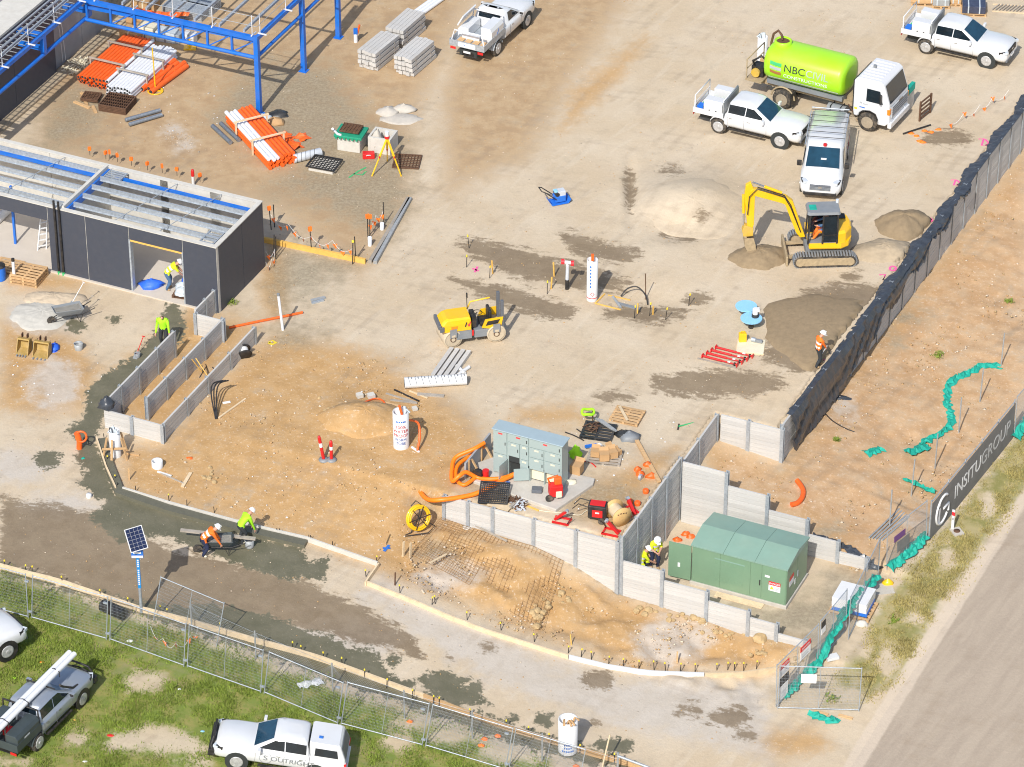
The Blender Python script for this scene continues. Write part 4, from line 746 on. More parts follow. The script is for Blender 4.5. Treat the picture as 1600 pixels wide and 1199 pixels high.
def tanker():
    r = thing('water_tanker', 'white cab truck with lime green water tank and pump at the rear', 'truck')
    for s in (-1, 1): B().bx(-3.9, 2.6, s * .42 - .05, s * .42 + .05, .75, .98, 'dirty_steel').obj('chassis_rail', r)
    # cab: x from 1.35 to 3.2
    b = B(); pr = [(1.45, .95), (1.45, 2.55), (1.6, 2.74), (2.75, 2.76), (2.95, 2.62), (3.28, 1.62), (3.32, .75), (3.1, .5), (2.72, .5), (2.72, .78), (2.6, 1.02), (2.3, 1.12), (1.95, 1.05), (1.78, .9), (1.72, .7), (1.5, .7)]
    b.prism(pr, -1.1, 1.1, 'white_paint'); b.obj('cab', r, bev=.05, fix=True)
    for k in range(7): B().bx(1.7, 2.7, -.86 + .27 * k, -.8 + .27 * k, 2.75, 2.785, 'white_paint').obj('roof_rib', r)
    B().cyl((1.95, .1, 2.76), (1.95, .1, 2.9), .08, 'grey_mid', 10).obj('roof_beacon', r)
    pane('windscreen', r, [(3.27, -.98, 1.68), (3.27, .98, 1.68), (2.98, .95, 2.56), (2.98, -.95, 2.56)], .015, 'glass')
    for s in (-1, 1):
        pts = [(2.95, s * 1.102, 1.62), (2.1, s * 1.102, 1.62), (2.12, s * 1.102, 2.28), (2.78, s * 1.102, 2.28)]
        pane('side_window', r, pts[::-1] if s < 0 else pts, .012, 'glass')
        B().box((2.9, s * 1.28, 1.95), (.06, .16, .5), 'black').obj('mirror', r, bev=.02)
        B().box((3.25, s * 1.02, 1.28), (.14, .18, .3), 'amber').obj('indicator', r, bev=.02)
        B().box((3.34, s * .8, .72), (.03, .32, .2), 'lamp_glass').obj('headlight', r)
        b = B()
        for k in range(8):
            a0, a1 = R(5 + 21 * k), R(26 + 21 * k); b.add([(2.22 + .6 * math.cos(a), q_, .49 + .6 * math.sin(a)) for a in (a0, a1) for q_ in (s * .72, s * 1.12)], [(0, 1, 3, 2)], 'black')
        b.obj('mudguard', r)
        b = B(); b.tube([(-2.22 + .6 * math.cos(R(5 + 17 * k)), s * .95, .5 + .6 * math.sin(R(5 + 17 * k))) for k in range(11)], .05, 'dirty_steel', 5).bx(-1.72, -1.66, s * .95 - .25, s * .95 + .25, .35, .95, 'black'); b.obj('mudguard', r)
    b = B(); b.bx(3.3, 3.36, -.9, .9, .95, 1.5, 'grey_print')
    for z in (1.05, 1.17, 1.29, 1.41): b.bx(3.361, 3.37, -.85, .85, z, z + .04, 'grey_plastic')
    b.obj('grille', r); B().box((3.32, 0, .58), (.2, 2.2, .3), 'white_paint').obj('bumper', r, bev=.04)
    B().bx(3.38, 3.39, -.22, .22, 1.5, 1.58, 'chrome').obj('badge', r)
    B().bx(1.78, 1.9, -1.108, -1.101, 1.42, 1.5, 'grey_print').obj('door_mark', r); B().bx(1.95, 2.2, -1.108, -1.101, 1.4, 1.45, 'grey_print').obj('door_mark', r); B().bx(1.78, 2.05, -1.108, -1.101, 1.2, 1.25, 'blue_print').obj('door_mark', r); B().bx(1.52, 1.66, -1.108, -1.101, 1.05, 1.15, 'yellow_cap').obj('door_mark', r)
    B().box((1.4, 0, 1.75), (.06, 2.0, 1.5), 'black').obj('cab_rear_panel', r)
    # tank
    cx, cz, ry_, rz_ = -1.15, 2.02, 1.08, .86
    def er(x, k): return [(x, ry_ * k * (abs(math.cos(a)) ** .8) * (1 if math.cos(a) > 0 else -1), cz + rz_ * k * (abs(math.sin(a)) ** .8) * (1 if math.sin(a) > 0 else -1)) for a in [2 * math.pi * (i + .5) / 32 for i in range(32)]]
    b = B(); b.loft([er(-3.3, .82), er(-3.24, .93), er(-3.1, .985), er(-2.95, 1), er(.55, 1), er(.66, .97), er(.76, .86), er(.8, .6)], 'lime'); tk = b.obj('water_tank', r)
    def sidey(z): 
        q_ = min(1, abs((z - cz) / rz_)) ** (1 / .8); return -ry_ * (math.cos(math.asin(q_)) ** .8)
    b = B(); b.loft([[(x, sidey(1.5) - .012, 1.5), (x, sidey(1.56) - .012, 1.56)] for x in (-3.0, .6)], 'white_print', closed=False, caps=False); b.obj('white_stripe', tk)
    def wrap(z0):
        def f(c): return Vector((c.x, c.z * .2 + c.y, 0)) if False else Vector((c.x, c.y, c.z))
        return f
    def tank_text(body, size, mat, x, z0, xs=1.0):
        o = text(body, size, mat, tk, (0, 0, 0), (0, 0, 0), depth=.003, xs=xs, align='LEFT')
        for v_ in o.data.vertices:
            c = v_.co.copy(); z = z0 + c.y; v_.co = Vector((x + c.x, sidey(z) - .02 - c.z, z))
    tank_text('NBC', .5, 'black_print', -2.2, 2.2, 1.1); tank_text('CIVIL', .5, 'grey_print', -1.05, 2.2, 1.0); tank_text('CONSTRUCTIONS', .26, 'white_print', -2.2, 1.8, 1.05)
    for i, m in enumerate(('brown_print', 'grey_print', 'green_print')):
        b = B(); z = 1.78 + .22 * i; b.loft([[(x, sidey(z + k * .04) - .014, z + k * .04 + (.05 if x < -2.6 else 0)) for k in range(5)] for x in (-2.9, -2.6, -2.32)], m, closed=False, caps=False); b.obj('logo_band', tk)
    b = B(); b.lathe([(.42, 0), (.42, .2), (.36, .24), (.33, .16), (.0, .14)], 'lime', 18, c=(-2.75, 0, 2.83), cap=False).cyl((-2.75, 0, 2.95), (-2.75, 0, 2.99), .32, 'rust', 14); b.obj('hatch', tk)
    b = B(); b.tube([(-3.35, .1, 1.3), (-3.4, .1, 2.7), (-3.3, .1, 3.2), (-3.05, .05, 3.45), (-2.85, 0, 3.3), (-2.8, 0, 3.05)], .06, 'rust', 7); b.obj('fill_pipe', r)
    b = B(); b.bx(-4.2, -3.35, -1.0, 1.0, 1.0, 1.08, 'dirty_steel'); b.tube([(-4.15, -.95, 1.1), (-4.15, -.95, 2.1), (-4.15, .95, 2.1), (-4.15, .95, 1.1)], .035, 'dirty_steel', 6).tube([(-4.15, -.95, 1.6), (-4.15, .95, 1.6)], .03, 'dirty_steel', 6); b.obj('rear_platform', r)
    b = B(); b.box((-3.75, -.35, 1.4), (.6, .55, .5), 'black').cyl((-3.8, -.75, 1.35), (-3.8, -.45, 1.35), .22, 'yellow_dark', 12).cyl((-3.6, .3, 1.1), (-3.6, .3, 1.8), .12, 'rust', 8).tube([(-3.9, -.5, 1.5), (-4.0, -.6, 1.9), (-3.6, -.5, 2.2), (-3.4, -.2, 1.8), (-3.5, .4, 1.5), (-3.9, .6, 1.3)], .06, 'black', 6).box((-3.9, .45, 1.35), (.3, .3, .4), 'timber'); b.obj('pump', r)
    b = B(); b.cyl((.1, -.85, .62), (1.0, -.85, .62), .25, 'grey_mid', 14).box((.3, -.85, .62), (.03, .53, .53), 'black').box((.8, -.85, .62), (.03, .53, .53), 'black'); b.obj('fuel_tank', r)
    b = B(); b.box((.9, .4, .8), (.5, .9, .5), 'dirty_steel').cyl((1.25, -.3, .7), (1.25, -.3, 1.4), .1, 'rust', 8).box((-2.2, 0, .5), (.3, 1.5, .3), 'dirty_steel').tube([(1.0, -.6, .9), (1.3, -.7, .6), (1.6, -.5, .8)], .04, 'rust', 5); b.obj('underside', r)
    B().bx(-3.2, .7, -.7, .7, .98, 1.2, 'grey_mid').obj('subframe', r)
    wheels(r, 'truck', [(2.22, s * .98, .49) for s in (-1, 1)] + [(-2.22, s * q_, .49) for s in (-1, 1) for q_ in (.95, .64)])
    return r
wheelplace(tanker, (1220, 171), (1354, 206), 1, wb=4.44, off=1.12)

# ---------------------------------------------------------------- excavator, roller, plate compactor
def oval(x0, x1, z0, z1, n=8):
    r_ = (z1 - z0) / 2; c = (z0 + z1) / 2
    return [(x1 - r_ + r_ * math.cos(a), c + r_ * math.sin(a)) for a in [-math.pi / 2 + math.pi * k / n for k in range(n + 1)]] + [(x0 + r_ + r_ * math.cos(a), c + r_ * math.sin(a)) for a in [math.pi / 2 + math.pi * k / n for k in range(n + 1)]]
ex = thing('excavator', 'yellow tracked excavator with grey canopy digging a dark sand pile', 'excavator', G(1284, 397), R(183))
for s in (-1, 1):
    y0 = s * .97; tr = B(); tr.prism(oval(-1.38, 1.38, .02, .6), y0 - .2, y0 + .2, 'rubber')
    pts = oval(-1.40, 1.40, 0, .62, 9)
    L = []
    for i in range(len(pts)):
        a_, b_ = Vector((*pts[i], 0)), Vector((*pts[(i + 1) % len(pts)], 0)); m = max(1, round((b_ - a_).length / .13))
        for k in range(m): L.append((a_ + (b_ - a_) * k / m, math.atan2((b_ - a_).y, (b_ - a_).x)))
    tk = tr.obj('track', ex)
    pl = B()
    for p_, a_ in L: pl.box((p_.x, y0, p_.y), (.07, .42, .04), 'grey_mid', ry=-a_)
    pl.obj('track_pad', tk, kind='stuff')
    fr_ = B(); fr_.prism(oval(-1.15, 1.15, .13, .49), y0 - .22, y0 + .22, 'dirty_steel'); fr_.obj('track_frame', ex)
    for x in (-1.1, 1.1): B().cyl((x, y0 - .24, .31), (x, y0 + .24, .31), .2, 'dirty_steel', 12).obj('sprocket', ex)
B().bx(-.8, .8, -.7, .7, .3, .62, 'grey_mid').obj('undercarriage', ex); B().cyl((0, 0, .6), (0, 0, .78), .55, 'black', 18).obj('slew_ring', ex)
b = B(); b.bx(1.62, 1.72, -1.0, 1.0, .02, .5, 'dirty_steel'); b.obj('blade', ex, bev=.03); b = B()
for s in (-1, 1): b.bar((.7, s * .5, .35), (1.62, s * .6, .25), .14, .12, 'dirty_steel')
b.obj('blade_arm', ex)
def house(z0, z1, k): return [(.72 * k, -.9 * k, z0), (.72 * k, .92 * k, z0), (-.7, .95 * k, z0), (-1.05 * k, .75 * k, z0), (-1.22 * k, .35, z0), (-1.25 * k, -.1, z0), (-1.18 * k, -.5, z0), (-.9 * k, -.85 * k, z0)]
b = B(); b.loft([house(.78, 0, .93), house(.86, 0, 1), house(1.12, 0, 1)], 'yellow', smooth=False); b.obj('house', ex, bev=.03)
hr = lambda z, k: [(-.5, .0, z), (-.55, .93 * k, z), (-.9 * k, .82 * k, z), (-1.2 * k, .35, z), (-1.24 * k, -.1, z), (-1.16 * k, -.5, z), (-.9 * k, -.84 * k, z), (.3, -.88 * k, z), (.3, -.1, z)]
b = B(); b.loft([hr(1.12, 1), hr(1.55, 1), hr(1.68, .93)], 'yellow', smooth=False); b.obj('counterweight', ex, bev=.04)
B().bx(-1.0, -.2, -.6, -.2, 1.68, 1.72, 'black').obj('engine_grille', ex)
for x, y in ((.78, .06), (.78, .92), (-.5, .92), (-.5, .06), (.14, .93)): B().bar((x, y, 1.1), (x * .92 if x > .2 else x, y, 2.62), .07, .07, 'black').obj('cab_pillar', ex)
B().bar((-.46, .93, 1.55), (.1, .93, 1.55), .04, .05, 'black').obj('door_bar', ex)
b = B(); b.loft([oct_ring(-.62, .86, .5, 2.6, .08), oct_ring(-.58, .82, .47, 2.72, .1)], 'grey_mid', smooth=False); b.bx(.42, .74, -.22, .22, 2.722, 2.735, 'teal').obj('cab_roof', ex, (0, .49, 0), bev=.02)
pane('cab_glass', ex, [(.1, .925, 1.2), (-.46, .925, 1.2), (-.46, .925, 2.5), (.1, .925, 2.5)], .01); pane('cab_glass', ex, [(-.53, .9, 1.6), (-.53, .1, 1.6), (-.53, .1, 2.5), (-.53, .9, 2.5)], .01)
pane('cab_glass', ex, [(.7, .05, 1.2), (-.45, .05, 1.2), (-.45, .05, 2.5), (.7, .05, 2.5)], .01)
b = B(); b.bx(-.42, .05, .22, .72, 1.13, 1.45, 'black').bx(-.45, -.34, .22, .72, 1.45, 2.0, 'black'); b.obj('seat', ex, bev=.04); b = B(); b.bx(-.45, .75, .08, .9, 1.1, 1.13, 'grey_mid').cyl((.55, .35, 1.13), (.5, .35, 1.7), .02, 'black', 5).cyl((.55, .6, 1.13), (.5, .6, 1.7), .02, 'black', 5); b.obj('cab_floor', ex)
def boomseg(name, pts, wd, mat='yellow'): return B().prism(pts, -wd / 2, wd / 2, mat).obj(name, ex, (0, -.12, 0), bev=.02)
boomseg('boom', [(.78, .92), (1.0, .88), (1.2, 1.15), (1.74, 2.6), (1.9, 2.68), (3.2, 3.12), (3.3, 3.3), (3.2, 3.45), (1.7, 3.0), (1.4, 2.75)], .26)
boomseg('stick', [(3.08, 3.25), (3.28, 3.75), (3.5, 3.62), (3.55, 3.1), (3.35, 1.35), (3.15, 1.3), (3.08, 1.6)], .2)
boomseg('bucket_link', [(3.1, 1.45), (3.5, 1.6), (3.6, 1.3), (3.52, 1.0), (3.1, 1.05)], .32, 'yellow_dark')
b = B(); prof = [(3.5, 1.05), (3.48, .65), (3.3, .28), (2.95, .18), (2.98, .24), (3.22, .36), (3.38, .68), (3.4, 1.05)]
b.prism(prof, -.34, .34, 'dirty_steel')
for y in (-.36, .32): b.prism([(3.5, 1.05), (3.48, .65), (3.3, .28), (2.95, .18), (3.0, .7), (3.1, 1.05)], y, y + .04, 'dirty_steel')
for k in range(5): b.box((2.9, -.3 + .15 * k, .17), (.14, .06, .04), 'grey_mid')
b.obj('bucket', ex, (0, -.12, 0), fix=True)
for p_, q_ in (((1.05, 1.0), (1.62, 2.35)), ((1.9, 3.14), (3.2, 3.72)), ((3.58, 3.1), (3.52, 1.55))):
    m_ = ((p_[0] * .4 + q_[0] * .6), (p_[1] * .4 + q_[1] * .6)); o = .0
    b = B(); b.cyl((p_[0], o, p_[1]), (m_[0], o, m_[1]), .075, 'yellow', 8).cyl((m_[0], o, m_[1]), (q_[0], o, q_[1]), .04, 'chrome', 8); b.obj('ram', ex, (0, -.12 if p_[0] > 1.5 else -.12, 0))
b = B(); b.tube([(1.0, .06, 1.2), (1.5, .1, 2.5), (1.8, .1, 3.05), (3.0, .08, 3.5), (3.35, .1, 3.1), (3.4, .1, 2.2)], .025, 'black', 5).tube([(1.0, .0, 1.2), (1.5, .04, 2.6), (1.8, .04, 3.1), (3.0, .02, 3.55)], .025, 'black', 5); b.obj('hydraulic_hose', ex)
B().cyl((-.55, .1, 2.72), (-.55, .1, 2.86), .07, 'lamp_glass', 8).obj('beacon', ex)

ro = thing('road_roller', 'yellow tandem road roller with steel drums and folded roll bar', 'road roller', G(737, 530), R(194))
for x, tilt in ((.98, .12), (-.98, 0)):
    g_ = bpy.data.objects.new('drum', None)
    b = B(); M = Matrix.Rotation(R(90), 4, 'X')
    b.lathe([(.36, -.5), (.41, -.5), (.42, -.48), (.42, .48), (.41, .5), (.36, .5)], 'drum_cream', 26, M=M, cap=False)
    for s in (-1, 1): b.cyl((0, s * .46 - .01, 0), (0, s * .46 + .01, 0), .365, 'drum_cream', 26).cyl((0, s * .49 - .02, 0), (0, s * .49 + .02, 0), .13, 'rust', 10).cyl((0, s * .5 - .02, 0), (0, s * .5 + .02, 0), .09, 'drum_cream', 10)
    sc.collection.objects.unlink(g_) if g_.name in sc.collection.objects else None; bpy.data.objects.remove(g_)
    d_ = b.obj('drum', ro, (x, 0, .42), tilt)
    b = B()
    for s in (-1, 1): b.bx(-.15, .15, s * .53 - .025, s * .53 + .025, .12, .52, 'grey_mid').box((0, s * .56, .2), (.16, .03, .1), 'drum_cream')
    b.obj('drum_yoke', ro, (x, 0, .42), tilt)
b = B(); b.loft([[(1.45, y_ * .48, .95) for y_ in (-1, 1)] + [(1.5, y_ * .48, .72) for y_ in (1, -1)]] * 1 + [], 'grey_plastic', caps=True) if False else None
def hood(z, k, x0=.12, x1=1.46): return [(x0, -.5 * k, z), (x1 - .12, -.5 * k, z), (x1, -.4 * k, z), (x1, .4 * k, z), (x1 - .12, .5 * k, z), (x0, .5 * k, z)]
b = B(); b.loft([hood(.82, 1), hood(1.15, 1), hood(1.34, .94, .14, 1.3), hood(1.42, .8, .16, 1.15)], 'yellow', smooth=False); b.obj('engine_hood', ro, bev=.04)
b = B(); b.bx(1.42, 1.56, -.5, .5, .98, 1.2, 'grey_plastic').bx(1.3, 1.5, .47, .54, .86, 1.12, 'grey_plastic').bx(1.3, 1.5, -.54, -.47, .86, 1.12, 'grey_plastic'); b.obj('bumper', ro, bev=.03)
B().bx(.1, .75, -.46, .46, .36, .82, 'grey_mid').obj('front_frame', ro); B().bx(-1.0, -.02, -.46, .46, .34, .72, 'grey_mid').obj('rear_frame', ro, bev=.03)
B().bx(.72, 1.0, .5, .515, .95, 1.08, 'amber').obj('side_vent', ro)
b = B(); b.add([(.42, .512, 1.0), (.36, .512, 1.0), (.3, .512, 1.22), (.36, .512, 1.22)], [(0, 1, 2, 3)], 'black_print').add([(.3, .513, 1.12), (.26, .513, 1.0), (.2, .513, 1.0), (.14, .513, 1.24), (.19, .513, 1.24), (.24, .513, 1.08), (.27, .513, 1.16)], [list(range(7))], 'red_print'); b.obj('logo', ro)
b = B(); b.bx(-.75, -.3, -.3, .3, .78, .98, 'black').bx(-.82, -.68, -.3, .3, .98, 1.5, 'black'); b.obj('seat', ro, bev=.05)
b = B(); b.bx(-.14, .06, -.32, .32, .8, 1.32, 'black').lathe([(.2, 0), (.22, .02), (.2, .04)], 'black', 14, c=(-.25, 0, 1.3), cap=False).cyl((-.1, 0, 1.2), (-.25, 0, 1.32), .03, 'black', 6); b.obj('dashboard', ro)
for s in (-1, 1):
    b = B(); b.add([(-.35, s * .47, .8), (-.5, s * .47, 1.18), (-1.28, s * .47, 1.22), (-1.2, s * .47, .82), (-.8, s * .47, .7)] + [(-.35, s * .41, .8), (-.5, s * .41, 1.18), (-1.28, s * .41, 1.22), (-1.2, s * .41, .82), (-.8, s * .41, .7)], [(0, 1, 2, 3, 4), (9, 8, 7, 6, 5), (0, 5, 6, 1), (1, 6, 7, 2), (2, 7, 8, 3), (3, 8, 9, 4), (4, 9, 5, 0)], 'yellow'); b.obj('side_guard', ro, fix=True)
    b = B(); b.add([(-.5, s * .475, .88), (-.6, s * .475, 1.1), (-1.15, s * .475, 1.14), (-1.05, s * .475, .94)], [(0, 1, 2, 3)], 'black'); b.obj('guard_recess', ro)
    B().bx(-1.32, -1.18, s * .36 - .07, s * .36 + .07, .72, 2.0, 'grey_plastic').obj('roll_bar', ro, bev=.02)
b = B(); b.tube([(.1, -.42, 1.3), (-.05, -.44, 1.62), (-.9, -.44, 1.7)], .035, 'yellow', 6); b.obj('grab_rail', ro)
b = B(); b.cyl((.12, -.3, 1.35), (.14, -.3, 2.0), .018, 'black', 5).box((.13, -.3, 2.05), (.05, .1, .22), 'black'); b.obj('mirror_pole', ro)
B().bx(.02, .1, .49, .5, .5, .78, 'red').obj('reflector', ro)

pc = thing('plate_compactor', 'small blue plate compactor standing alone in the middle of the yard', 'compactor', G(873, 316), R(200))
b = B(); b.prism([(-.42, .1), (-.5, .22), (-.48, .22), (-.36, .06), (.36, .06), (.5, .2), (.52, .2), (.42, .03), (-.36, .03)], -.3, .3, 'blue_plastic'); b.obj('base_plate', pc, fix=True)
b = B(); b.box((-.02, 0, .26), (.5, .42, .3), 'blue_plastic').box((-.1, 0, .5), (.36, .36, .26), 'pipe_grey').cyl((.12, -.2, .5), (.12, .2, .5), .1, 'black', 10).box((.16, 0, .62), (.16, .24, .1), 'light_blue'); b.obj('engine', pc, bev=.02)
b = B(); b.tube([(.2, -.25, .3), (.75, -.25, .78), (.9, -.2, .85), (.9, .2, .85), (.75, .25, .78), (.2, .25, .3)], .025, 'black', 6); b.obj('handle', pc)

# ---------------------------------------------------------------- people: one continuous skinned body each
def ik(a, c, l1, l2, hint):
    d = c - a; L = min(d.length, (l1 + l2) * .999); d = d.normalized(); k = (l1 * l1 - l2 * l2 + L * L) / (2 * L); h = math.sqrt(max(0, l1 * l1 - k * k))
    hv = hint - d * hint.dot(d); hv.normalize(); return a + d * k + hv * h
def person(label, loc, yaw, pz, lean, feet, hands, shirt, trousers, hat='hat_white', head=(.1, 0), group=None, sc_=1.0, bands=True, name='person', shoes='boot', sleeves=None, side=0.0):
    V = Vector; root = thing(name, label, 'person', loc, yaw, group); root.scale = (sc_,) * 3
    pel = V((0, 0, pz)); up = V((math.sin(lean), math.sin(side), math.cos(lean))).normalized(); fw = V((math.cos(lean), 0, -math.sin(lean)))
    waist = pel + up * .17; chest = pel + up * .36; sh = pel + up * .49; neck = sh + up * .08 + fw * .02
    hd = neck + (up * math.cos(head[0]) + fw * math.sin(head[0])) * .12; top = hd + (up * math.cos(head[0]) + fw * math.sin(head[0])) * .1
    hf = (fw * math.cos(head[0]) - up * math.sin(head[0])).normalized()
    vs = [pel, waist, chest, sh, neck, hd, top]; rd = [(.18, .15), (.175, .14), (.2, .15), (.15, .12), (.065, .065), (.1, .105), (.075, .08)]
    ed = [(0, 1), (1, 2), (2, 3), (3, 4), (4, 5), (5, 6)]; lab = {(0, 1): 1, (1, 2): 1, (2, 3): 1, (3, 4): 2, (4, 5): 2, (5, 6): 2}
    def chain(start, pts, rads, labs):
        i = start
        for p_, r_, l_ in zip(pts, rads, labs):
            vs.append(V(p_)); rd.append((r_, r_)); j = len(vs) - 1; ed.append((i, j)); lab[(i, j)] = l_; i = j
    chain(5, [hd + hf * .1 - up * .01], [.022], [2])
    palms = []
    for s, f in ((1, V(feet[0])), (-1, V(feet[1]))):
        hip = pel + V((0, s * .1, -.04)); ank = f + V((0, 0, .09)); kn = ik(hip, ank, .42, .42, V((1, s * .15, .05)))
        chain(0, [hip, kn, ank, f + V((.05, 0, .05)), f + V((.17, s * .02, .04))], [.12, .088, .065, .055, .05], [3, 3, 3, 4, 4])
    for s, h in ((1, V(hands[0])), (-1, V(hands[1]))):
        sho = sh + V((0, s * .19, -.0)); el = ik(sho, h, .29, .27, V((-.5, s * .7, -.6)))
        half = sho.lerp(el, .75)
        chain(3, [sho, half, el, h], [.085, .068, .058, .038], [1, 1 if sleeves is None else sleeves, 2 if sleeves is None else sleeves, 2 if sleeves is None else sleeves]); palms.append((h, (h - el).normalized(), s))
    me = bpy.data.meshes.new(name); me.from_pydata([tuple(v_) for v_ in vs], ed, []); o = bpy.data.objects.new('tmp', me); sc.collection.objects.link(o)
    m = o.modifiers.new('skin', 'SKIN'); m.use_smooth_shade = True
    for i, r_ in enumerate(rd): me.skin_vertices[0].data[i].radius = r_
    me.skin_vertices[0].data[0].use_root = True
    o.modifiers.new('sub', 'SUBSURF').levels = 1; o.modifiers['sub'].render_levels = 1
    body = bpy.data.meshes.new_from_object(o.evaluated_get(bpy.context.evaluated_depsgraph_get())); bpy.data.objects.remove(o)
    mats_ = ['skin', shirt, 'skin', trousers, shoes]; body.materials.clear()
    for q_ in ['skin', shirt, trousers, shoes, 'reflective', 'hair']: body.materials.append(MATS[q_])
    remap = {1: 1, 2: 0, 3: 2, 4: 3}
    segs = [(vs[a_], vs[b_], lab[(a_, b_)], max(rd[a_][0], rd[b_][0])) for a_, b_ in ed]
    for p_ in body.polygons:
        c = V(p_.center); best = 9; li = 1; kk = 0; ki = 0
        for i, (a_, b_, l_, r_) in enumerate(segs):
            k = max(0, min(1, (c - a_).dot(b_ - a_) / (b_ - a_).length_squared)); d = (c - a_.lerp(b_, k)).length - r_ * .8
            if d < best: best = d; li = l_; kk = k; ki = i
        h_ = (c - pel).dot(up)
        if li == 3 and h_ > .02 and shirt: li = 1
        if li == 1 and h_ < -.02 and ki < 3: li = 3
        p_.material_index = remap[li]
        if bands and li == 1 and ki < 3 and (.08 < h_ < .17 or .25 < h_ < .33): p_.material_index = 4
        if li == 2 and hat is None and (c - hd).length < .2 and ((c - hd).dot(hf) < .02 or (c - hd).dot(up) > .07) and h_ > .55: p_.material_index = 5
        p_.use_smooth = True
    bm = bmesh.new(); bm.from_mesh(body)
    hb = B()                                   # palms with five bent fingers, joined to the body mesh
    for h, d, s in palms:
        sd_ = d.orthogonal().normalized(); nr = d.cross(sd_)
        hb.tube([h - d * .03, h + d * .03, h + d * .085], [.03, .042, .036], 'skin', 6)
        for k, ln in enumerate((.06, .075, .07, .055)):
            q_ = h + d * .08 + sd_ * (.03 - .02 * k); hb.tube([q_, q_ + d * ln * .6 + nr * .01, q_ + d * ln * .8 + nr * .04], [.0095, .009, .007], 'skin', 5)
        hb.tube([h + d * .02 + sd_ * .035, h + d * .05 + sd_ * .065, h + d * .085 + sd_ * .07 + nr * .02], [.012, .011, .008], 'skin', 5)
    hm = hb.mesh('hand'); bm.from_mesh(hm); bpy.data.meshes.remove(hm); bm.to_mesh(body); bm.free()
    ob = bpy.data.objects.new('body', body); sc.collection.objects.link(ob); ob.parent = root
    q = hf.to_track_quat('X', 'Z').to_matrix().to_4x4()
    upv = (up * math.cos(head[0]) + fw * math.sin(head[0])).normalized(); yv = upv.cross(hf).normalized(); q = Matrix((hf, yv, upv)).transposed().to_4x4(); q.translation = hd
    if hat:
        b = B(); b.X = q
        b.lathe([(.165, .055), (.14, .065), (.135, .1), (.12, .15), (.08, .185), (.02, .2)], hat, 14, cap=False).box((0, 0, .19), (.2, .035, .03), hat); b.bx(.1, .2, -.08, .08, .05, .062, hat); b.obj('hard_hat', root)
    for s in (-1, 1):
        b = B(); b.X = q; b.lathe([(.0, -.016), (.012, -.008), (.012, .008), (0, .016)], 'black', 6, c=(.088, s * .035, .01), cap=False); b.obj('eye', root)
        b = B(); b.X = q; b.box((.0, s * .1, 0), (.035, .02, .06), 'skin'); b.obj('ear', root)
    b = B(); b.X = q; b.box((.1, 0, -.05), (.01, .045, .01), 'red_print'); b.obj('mouth', root)
    return root
def held(name, label, cat, p, q, build): pass

ST = [(.05, .12, 0), (-.1, -.12, 0)]
pw = G(1277, 573)
person('person in orange hi-vis shirt and white hat standing beside the black sheet', pw, R(20), .92, .12, [(.14, .12, 0), (-.12, -.12, 0)], [(.36, .1, .95), (.34, -.02, .9)], 'hiviz_o', 'trouser_dark', head=(.45, 0), sleeves=1)
pt = thing('marker_pole', 'slim grey marking tool held by the person in orange on the sand', 'tool', pw, R(20)); B().tube([(.42, .02, .95), (.2, .12, .45), (.05, .22, .04)], .022, 'pipe_grey', 6).obj('shaft', pt)
bl = TN(-25.35, 9.1, .06)
person('person in yellow hi-vis shirt and jeans bending over cement bags in the doorway', bl, R(10), .88, .85, [(.05, .14, 0), (-.05, -.12, 0)], [(.75, .12, .72), (.72, -.1, .68)], 'hiviz_y', 'denim', head=(.1, 0))
person('person in lime hi-vis shirt without hat standing behind the ramp wall', G(257, 541), R(-95), .92, .15, ST, [(.3, .3, .85), (.25, -.3, .78)], 'hiviz_g', 'trouser_dark', hat=None, head=(.5, 0), bands=False, sleeves=1)
person('person in orange and navy hi-vis shirt bending over the long screed board', G(318, 868), R(12), .86, .95, [(.0, .16, 0), (-.05, -.14, 0)], [(.72, .2, .52), (.7, -.12, .5)], 'hiviz_o', 'navy', head=(-.1, 0), sleeves=1, shoes='cream')
person('person in lime hi-vis shirt bending over wet concrete beside a bucket', G(376, 848), R(35), .84, .85, [(.02, .16, 0), (-.05, -.14, 0)], [(.66, .2, .45), (.62, -.1, .42)], 'hiviz_g', 'trouser_dark', head=(.0, 0), bands=False, sleeves=1, shoes='cream')
pk = G(1022, 886, 0); pk = P(1022, 887, -2.78)
person('person in yellow hi-vis shirt and navy trousers standing next to the tall sleeper wall', pk, R(-70), .92, .3, ST, [(.4, .05, 1.02), (.4, -.06, 1.0)], 'hiviz_y', 'navy', head=(.5, 0))
person('person in yellow hi-vis shirt crouching low behind the stepped wall', P(1000, 893, -2.78), R(5), .45, .35, [(.1, .14, 0), (-.05, -.14, 0)], [(.55, .1, .5), (.52, -.1, .5)], 'hiviz_y', 'navy', head=(.3, 0))
op = person('person in blue and orange shirt seated at the controls of the excavator', (0, 0, 0), 0, .5, .05, [(.62, .12, .0), (.62, -.12, .0)], [(.5, .2, .75), (.5, -.2, .75)], 'denim', 'hiviz_o', head=(.2, 0), bands=False, sleeves=1)
op.location = ex.matrix_basis @ Vector((-.15, .47, 1.14)); op.rotation_euler = ex.rotation_euler

